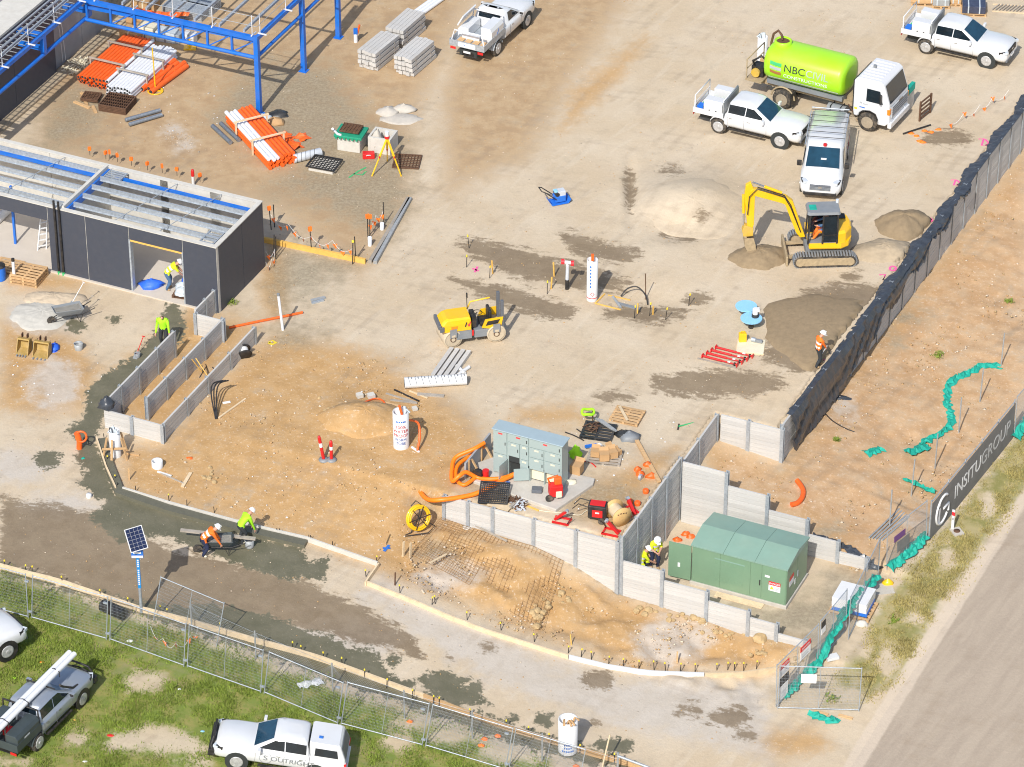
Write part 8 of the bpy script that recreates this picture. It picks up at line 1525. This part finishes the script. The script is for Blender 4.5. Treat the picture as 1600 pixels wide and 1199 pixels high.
for i, (x, y) in enumerate(((1390, 822), (1424, 773), (1461, 730), (1498, 676), (1531, 628), (1564, 574))): inst('slim_pole', POLE, None, G(x, y), (random.uniform(-.05, .05), random.uniform(-.05, .05), 0), label=['slim grey pole nearest the pipe bundle', 'slim grey pole second from the pipe bundle', 'slim grey pole at the wide teal mesh end', 'slim grey pole beside the middle of the teal strip', 'slim grey pole second from the far end', 'slim grey pole at the far end of the teal strip'][i], category='pole', group='slim poles on the bare slope')
flex('curved orange red pipe lying on the bare slope', gpath([(1236, 792), (1246, 789), (1253, 781), (1255, 770), (1250, 760), (1245, 754)], .1), .11, 'orange', 'pipe')
for i in range(5): p, q = G(1358 + 5 * i, 842 + i), G(1405 + 4 * i, 797 + 3 * i); B().cyl(p + Vector((0, 0, .05)), q + Vector((0, 0, .05)), .04, 'galv_dull', 6).obj('steel_tube', None, label=['leftmost', 'second', 'third', 'fourth', 'rightmost'][i] + ' grey tube of the bundle lying on the bare slope', category='tube')
flex('thin black cable on the slope below the long wall', gpath([(1285, 642), (1300, 658), (1320, 670), (1335, 676)], .03), .025, 'black', 'cable')
blob('plastic_sheet', 'black plastic heap at the low end of the stepped rear wall', 'plastic sheet', G(1366, 880), .35, .5, .35, 'black_sheet', 31); mesh_heap('black plastic strip behind the low end of the stepped wall', [TN(5.9, 6.3, -1.95), TN(7.4, 6.35, -2.2), TN(8.6, 6.2, -2.5)], .2, 'black_sheet', 32, 'plastic_sheet', 'plastic sheet'); blob('plastic_sheet', 'torn black plastic flap below the long wall end', 'plastic sheet', G(1312, 622), .5, .2, .1, 'black_sheet', 33)
o = thing('guide_post', 'white roadside guide post with red band beside the dark banner', 'guide post', G(1488, 828), R(-30)); B().bx(-.06, .06, -.02, .02, 0, 1.0, 'white_plastic').obj('post', o); B().bx(-.062, .062, -.022, .022, .72, .9, 'hydrant_red').obj('band', o); B().bx(-.025, .025, -.024, -.021, .5, .6, 'grey_mid').obj('reflector', o)
o = thing('pit_lid', 'square concrete pit lid in the grass beside the guide post', 'pit lid', G(1495, 832), R(20)); B().bx(-.22, .22, -.25, .25, 0, .07, 'concrete').obj('frame', o); B().lathe([(.14, .07), (.14, .085), (0, .086)], 'rust', 12, cap=False).obj('lid', o)
pallet('timber pallet under the blue and white boards beside the fence', G(1333, 952), AS + R(2), 1.7, 1.3)
for i in range(3): B().bx(-.72, .72, -.55, .55, 0, .05, 'blue_plastic').obj('blue_board', None, G(1333, 951, .13 + .055 * i), AS + R(3), label=['lowest', 'middle', 'upper'][i] + ' blue board under the white foam boards', category='board')
for i in range(5): B().bx(-.72, .72, -.6, .6, 0, .085, 'white_plastic').obj('foam_board', None, G(1333, 950, .3 + .088 * i), AS + R(2 + random.uniform(-1, 1)), label=['lowest white foam board on the blue boards', 'second lowest white foam board in the stack', 'middle white foam board in the stack', 'second highest white foam board in the stack', 'topmost white foam board in the stack'][i], category='foam board', group='white foam boards')
blob('yellow_drum', 'yellow container lying outside the roadside fence', 'container', G(1387, 912), .25, .18, .25, 'yellow', 41, sq_=.1); blob('fence_weight', 'pale concrete fence foot on the teal mesh', 'fence foot', G(1346, 976), .28, .18, .22, 'concrete_pale', 42, sq_=.1); B().box((0, 0, .06), (.5, .3, .12), 'white_plastic').obj('fence_block', None, G(1300, 1029), R(20), label='white plastic fence foot outside the mesh panel', category='fence foot')
B().bx(-.5, .5, -.4, .4, 0, .02, 'concrete').obj('concrete_slab', None, G(1376, 920), R(10), label='thin grey slab beside the yellow container', category='slab')
for i, (x, y) in enumerate(((1272, 1112), (1310, 1118))): plank(['orange board on the ground before the front fence panel', 'second orange board before the front fence panel'][i], G(x, y), G(x + 22, y + 6), .14, .04, 'timber', 'board', 'board')
# far right corner goods
o = thing('lean_grate', 'brown framed grate standing upright beside the truck front', 'grate', G(1445, 183), R(55)); 
for s in (-1, 1): B().bx(s * .5 - .04, s * .5 + .04, -.04, .04, 0, 1.05, 'rust').obj('side_rail', o)
for k in range(5): B().bx(-.46, .46, -.03, .03, .08 + .22 * k, .14 + .22 * k, 'rust').obj('bar', o)
o = thing('leaning_board', 'pale board with green top standing between the truck and the grate', 'board', G(1420, 171), R(62)); B().bx(-.42, .42, -.05, .05, 0, 1.15, 'concrete_pale').obj('board', o); B().bx(-.4, .4, -.09, .09, .95, 1.3, 'teal').obj('cover', o)
flex('thin black pipe on the ground below the upright grate', gpath([(1411, 211), (1432, 204), (1454, 197)], .06), .04, 'black', 'pipe')
for i, (x, y) in enumerate(((1424, 209), (1432, 213), (1437, 221), (1445, 205), (1455, 207), (1442, 223), (1467, 203))): blob('flag_scrap', 'red flag scrap on the ground below the upright grate', 'scrap', G(x, y), .16, .1, .1, 'hiviz_o', 120 + i, group='red flag scraps below the upright grate')
for i, (x, y, w_, d_, h_, m) in enumerate(((1445, 3, 1.4, .9, .25, 'timber'), (1470, 8, .9, .8, .35, 'galv_dull'), (1493, 6, .6, .6, .3, 'timber'), (1521, 18, 1.25, 1.1, .4, 'navy_wrap'))):
    o = pallet(['timber pallet at the top edge behind the ute', 'pallet with silver sheets at the top edge', 'small timber pallet at the top edge', 'pallet wrapped in dark blue film at the top right'][i], G(x, y), R(-5), w_, d_); o2 = thing('stacked_goods', ['timber boards on the pallet at the top edge', 'silver sheets on the pallet at the top edge', 'timber blocks on the small pallet at the top edge', 'dark blue wrapped goods on the top right pallet'][i], 'goods', G(x, y, .125), R(-5)); B().bx(-w_ * .46, w_ * .46, -d_ * .46, d_ * .46, 0, h_, m).obj('load', o2, bev=.03); 
    for k in (-1, 1): B().bx(k * w_ * .22 - .03, k * w_ * .22 + .03, -d_ * .46 - .004, d_ * .46 + .004, .02, h_ + .004, 'clear_wrap').obj('strap', o2)
o = thing('slotted_rack', 'low slotted timber rack lying at the top right edge', 'rack', G(1578, 14), R(-8))
for k in range(9): B().box((-.7 + .17 * k, 0, .06), (.05, .7, .05), 'timber_grey', rz=-.5).obj('slat', o)
for y in (-.38, .38): B().bx(-.85, .85, y - .04, y + .04, 0, .035, 'timber_pale').obj('rail', o)
# spray marks on the ground
def spray(label, strokes, mat='pink_spray', wd=.05):
    b = B()
    for s in strokes:
        P_ = [G(*p, .012) for p in s]; rings = []
        for i, c in enumerate(P_):
            d = (P_[min(i + 1, len(P_) - 1)] - P_[max(i - 1, 0)]).normalized(); s_ = Vector((-d.y, d.x, 0)) * wd; rings.append([c - s_, c + s_])
        b.loft(rings, mat, closed=False, caps=False)
    return b.obj('spray_mark', None, label=label, category='paint mark')
def zig(cx, cy, sx=9, sy=4): return [[(cx - sx, cy - sy), (cx, cy - sy * 1.2), (cx - sx * .4, cy + sy), (cx + sx * .6, cy + sy * .8)], [(cx + sx * .3, cy - sy), (cx + sx, cy + sy * .2), (cx + sx * .4, cy + sy)]]
spray('pink sprayed ring at the right foot of the dark sand', [ell(1290, 559, 6, 4, 10) + [(1296, 559)]], wd=.06); spray('pink sprayed numerals beside the black sheet, near pair', zig(1383, 434)); spray('pink sprayed ring beside the numerals', [ell(1395, 420, 5, 3.5, 10) + [(1400, 420)]]); spray('pink sprayed mark beside the far dark sand pile', zig(1452, 344, 5, 3)); spray('pink sprayed mark at the start of the black sheet', zig(1493, 286, 7, 4)); spray('pink sprayed mark near the orange flag line', zig(1537, 223, 8, 5)); spray('pink sprayed cross near the left wet strips', [[(738, 420), (748, 424)], [(746, 417), (742, 426)]]); spray('green sprayed scribble left of the tripod', [[(545, 278), (560, 268), (572, 262)], [(552, 272), (566, 274), (572, 268)]], 'green_print', .04); spray('blue sprayed patch at the brown stake', [[(598, 857), (610, 857)], [(600, 862), (608, 852)]], 'blue_print', .06); spray('yellow sprayed diamond below the tall white post', [[(420, 536), (426, 533), (431, 536), (425, 539), (420, 536)]], 'yellow_cap', .07)

# ---------------------------------------------------------------- grass blades, weeds, stones (too many to count)
def in_poly(px, py, poly): return sdist(np.array(px, float), np.array(py, float), poly) > 0
def blades(label, polys, holes, n_, hmin, hmax, mats_, seed, dens=1.0):
    r = np.random.default_rng(seed); xs, ys, zs = [], [], []
    V_, F_, MI = [], [], []
    for poly in polys:
        pa = np.array(poly); m = n_; px = r.uniform(max(pa[:, 0].min(), -40), min(pa[:, 0].max(), 1640), m); py = r.uniform(pa[:, 1].min(), min(pa[:, 1].max(), 1230), m)
        s = sdist(px, py, poly) + r.normal(0, 10, m); ok = s > 0
        for hole in holes: ok &= sdist(px, py, hole) + r.normal(0, 6, m) < 0
        px, py = px[ok], py[ok]; h = np.zeros(len(px))
        for _ in range(6):
            du = (px - 800) / F; dv = (py - 599.5) / F; k = (HC - h) / (SP + dv * CP); x = du * k; y = -Y0 + k * (CP - dv * SP); h = h + (hgt(x, y) - h) * .7
        cl = vnoise(x, y, .8, seed) * .6 + vnoise(x, y, .3, seed + 1) * .4; keep = cl > r.uniform(.25, .6, len(x)) * dens
        x, y, h, cl = x[keep], y[keep], h[keep], cl[keep]; m = len(x); a = r.uniform(0, 6.28, m); hh = r.uniform(hmin, hmax, m) * (.5 + cl); wd = r.uniform(.012, .03, m); lean = r.uniform(.02, .1, m); la = r.uniform(0, 6.28, m)
        o_ = len(V_) and sum(len(v_) for v_ in V_)
        tri = np.stack([np.stack([x - wd * np.cos(a), y - wd * np.sin(a), h - .02], 1), np.stack([x + wd * np.cos(a), y + wd * np.sin(a), h - .02], 1), np.stack([x + lean * np.cos(la), y + lean * np.sin(la), h + hh], 1)], 1).reshape(-1, 3)
        V_.append(tri); MI.append((r.random(m) * 1.2 + (cl < .5) * .8).astype(int).clip(0, len(mats_) - 1))
    V = np.concatenate(V_); nf = len(V) // 3; me_ = bpy.data.meshes.new('grass'); me_.vertices.add(len(V)); me_.vertices.foreach_set('co', V.ravel()); me_.loops.add(nf * 3); me_.loops.foreach_set('vertex_index', np.arange(nf * 3, dtype=np.int32)); me_.polygons.add(nf); me_.polygons.foreach_set('loop_start', np.arange(0, nf * 3, 3, dtype=np.int32)); me_.polygons.foreach_set('material_index', np.concatenate(MI).astype(np.int32)); me_.update(calc_edges=True)
    for m in mats_: me_.materials.append(MATS[m])
    o = bpy.data.objects.new('grass', me_); sc.collection.objects.link(o); o['label'] = label; o['category'] = 'grass'; o['kind'] = 'stuff'; return o
blades('rough green grass below the mesh fence', [ZONES['grass'][1][0]], ZONES['bald'][1][:12], 230000, .03, .12, ['grass_green', 'grass_green', 'grass_dry'], 5)
blades('thin dry grass on the verge beside the road', [ZONES['grass'][1][1]], ZONES['bald'][1][12:], 170000, .03, .11, ['grass_dry', 'grass_dry', 'grass_green'], 8, 1.15)
def weed(label, px, py, r_, seed):
    q = random.Random(seed); b = B()
    for i in range(60):
        a = q.uniform(0, 6.28); d = r_ * q.random(); x, y = d * math.cos(a), d * math.sin(a); l = q.uniform(.06, .16); t_ = q.uniform(0, 6.28); b.add([(x, y, 0), (x + l * .4 * math.cos(t_ + .5), y + l * .4 * math.sin(t_ + .5), l * .6), (x + l * math.cos(t_), y + l * math.sin(t_), l), (x + l * .4 * math.cos(t_ - .5), y + l * .4 * math.sin(t_ - .5), l * .6)], [(0, 1, 2, 3)], 'grass_green')
    return b.obj('weed', None, G(px, py), label=label, category='weed')
weed('bright green weed clump on the bare slope', 1465, 557, .3, 1); weed('small green weed at the far slope', 1577, 472, .22, 2); weed('weed at the right corner of the dark building', 362, 474, .25, 3); weed('weed on the slope left of the short teal mesh', 1306, 689, .14, 4); weed('tall green clump beside the bald mound', 266, 1075, .3, 6); weed('weed clump at the front fence panel', 1300, 1093, .3, 7); weed('weed clump on the verge, above the wet rut', 1396, 972, .3, 9)
r = np.random.default_rng(4); st_ = []
oc = [Vector(v_) for v_ in ((1, 0, 0), (-1, 0, 0), (0, 1, 0), (0, -1, 0), (0, 0, .8), (0, 0, -.8))]; of = [(0, 2, 4), (2, 1, 4), (1, 3, 4), (3, 0, 4), (2, 0, 5), (1, 2, 5), (3, 1, 5), (0, 3, 5)]
def stones(name, label, polys, n_, smin, smax, mats_, seed):
    r = np.random.default_rng(seed); V_, F_, MI = [], [], []; c_ = 0
    base = np.array([tuple(v_) for v_ in oc])
    for poly, share in polys:
        pa = np.array(poly); m = int(n_ * share); px = r.uniform(pa[:, 0].min(), pa[:, 0].max(), m); py = r.uniform(pa[:, 1].min(), pa[:, 1].max(), m); ok = sdist(px, py, poly) > 0; px, py = px[ok], py[ok]; h = np.zeros(len(px))
        for _ in range(6):
            du = (px - 800) / F; dv = (py - 599.5) / F; k = (HC - h) / (SP + dv * CP); x = du * k; y = -Y0 + k * (CP - dv * SP); h = h + (hgt(x, y) - h) * .7
        cl = vnoise(x, y, 1.1, seed); keep = cl > r.uniform(.2, .8, len(x)); x, y, h = x[keep], y[keep], h[keep]; m = len(x); s = smin + (smax - smin) * r.random(m) ** 3
        a = r.uniform(0, 6.28, m); ca, sa = np.cos(a), np.sin(a); pts = base[None] * s[:, None, None] * r.uniform(.6, 1.3, (m, 6, 1)); X_ = pts[..., 0] * ca[:, None] - pts[..., 1] * sa[:, None] + x[:, None]; Y_ = pts[..., 0] * sa[:, None] + pts[..., 1] * ca[:, None] + y[:, None]; Z_ = pts[..., 2] * .7 + (h + s * .2)[:, None]
        V_.append(np.stack([X_, Y_, Z_], -1).reshape(-1, 3)); F_.append((np.array(of)[None] + (np.arange(m) * 6)[:, None, None] + c_).reshape(-1, 3)); c_ += m * 6; MI.append(np.repeat(r.integers(0, len(mats_), m), 8))
    V = np.concatenate(V_); Fc = np.concatenate(F_); me_ = bpy.data.meshes.new(name); me_.vertices.add(len(V)); me_.vertices.foreach_set('co', V.ravel()); me_.loops.add(Fc.size); me_.loops.foreach_set('vertex_index', Fc.ravel().astype(np.int32)); me_.polygons.add(len(Fc)); me_.polygons.foreach_set('loop_start', np.arange(0, Fc.size, 3, dtype=np.int32)); me_.polygons.foreach_set('material_index', np.concatenate(MI).astype(np.int32)); me_.update(calc_edges=True)
    for m in mats_: me_.materials.append(MATS[m])
    o = bpy.data.objects.new(name, me_); sc.collection.objects.link(o); o['label'] = label; o['category'] = 'stones'; o['kind'] = 'stuff'
Zp = ZONES['orange'][1]; ALL = [(-20, -10), (1620, -10), (1620, 1210), (-20, 1210)]
stones('soil_clods', 'loose clods and stones over the orange dirt', [(Zp[0], .45), (Zp[1], .4), ([(690, 800), (960, 935), (1260, 1010), (1230, 1050), (1000, 1050), (800, 985), (600, 905)], .35)], 26000, .012, .085, ['clod', 'clod_pale', 'rock'], 3)
stones('gravel', 'fine pale gravel scattered over the yard', [([(380, 0), (1500, 0), (1560, 150), (1250, 600), (1050, 690), (640, 700), (420, 480), (120, 260), (60, 150)], .6), ([(0, 560), (150, 640), (600, 910), (1200, 1080), (1210, 1180), (900, 1140), (0, 880)], .25), ([(260, 205), (300, 210), (300, 240), (250, 215)], .03)], 26000, .01, .045, ['clod_pale', 'clod_grey', 'clod'], 6)

stones('litter_bits', 'tiny white and grey scraps scattered over the dirt', [(Zp[0], .6), ([(20, 520), (200, 520), (160, 640), (20, 640)], .15), ([(100, 120), (380, 120), (520, 300), (300, 260)], .25), ([(900, 640), (1060, 660), (960, 820), (860, 780)], .2)], 900, .02, .07, ['white_print', 'white_plastic', 'clod_grey'], 11)
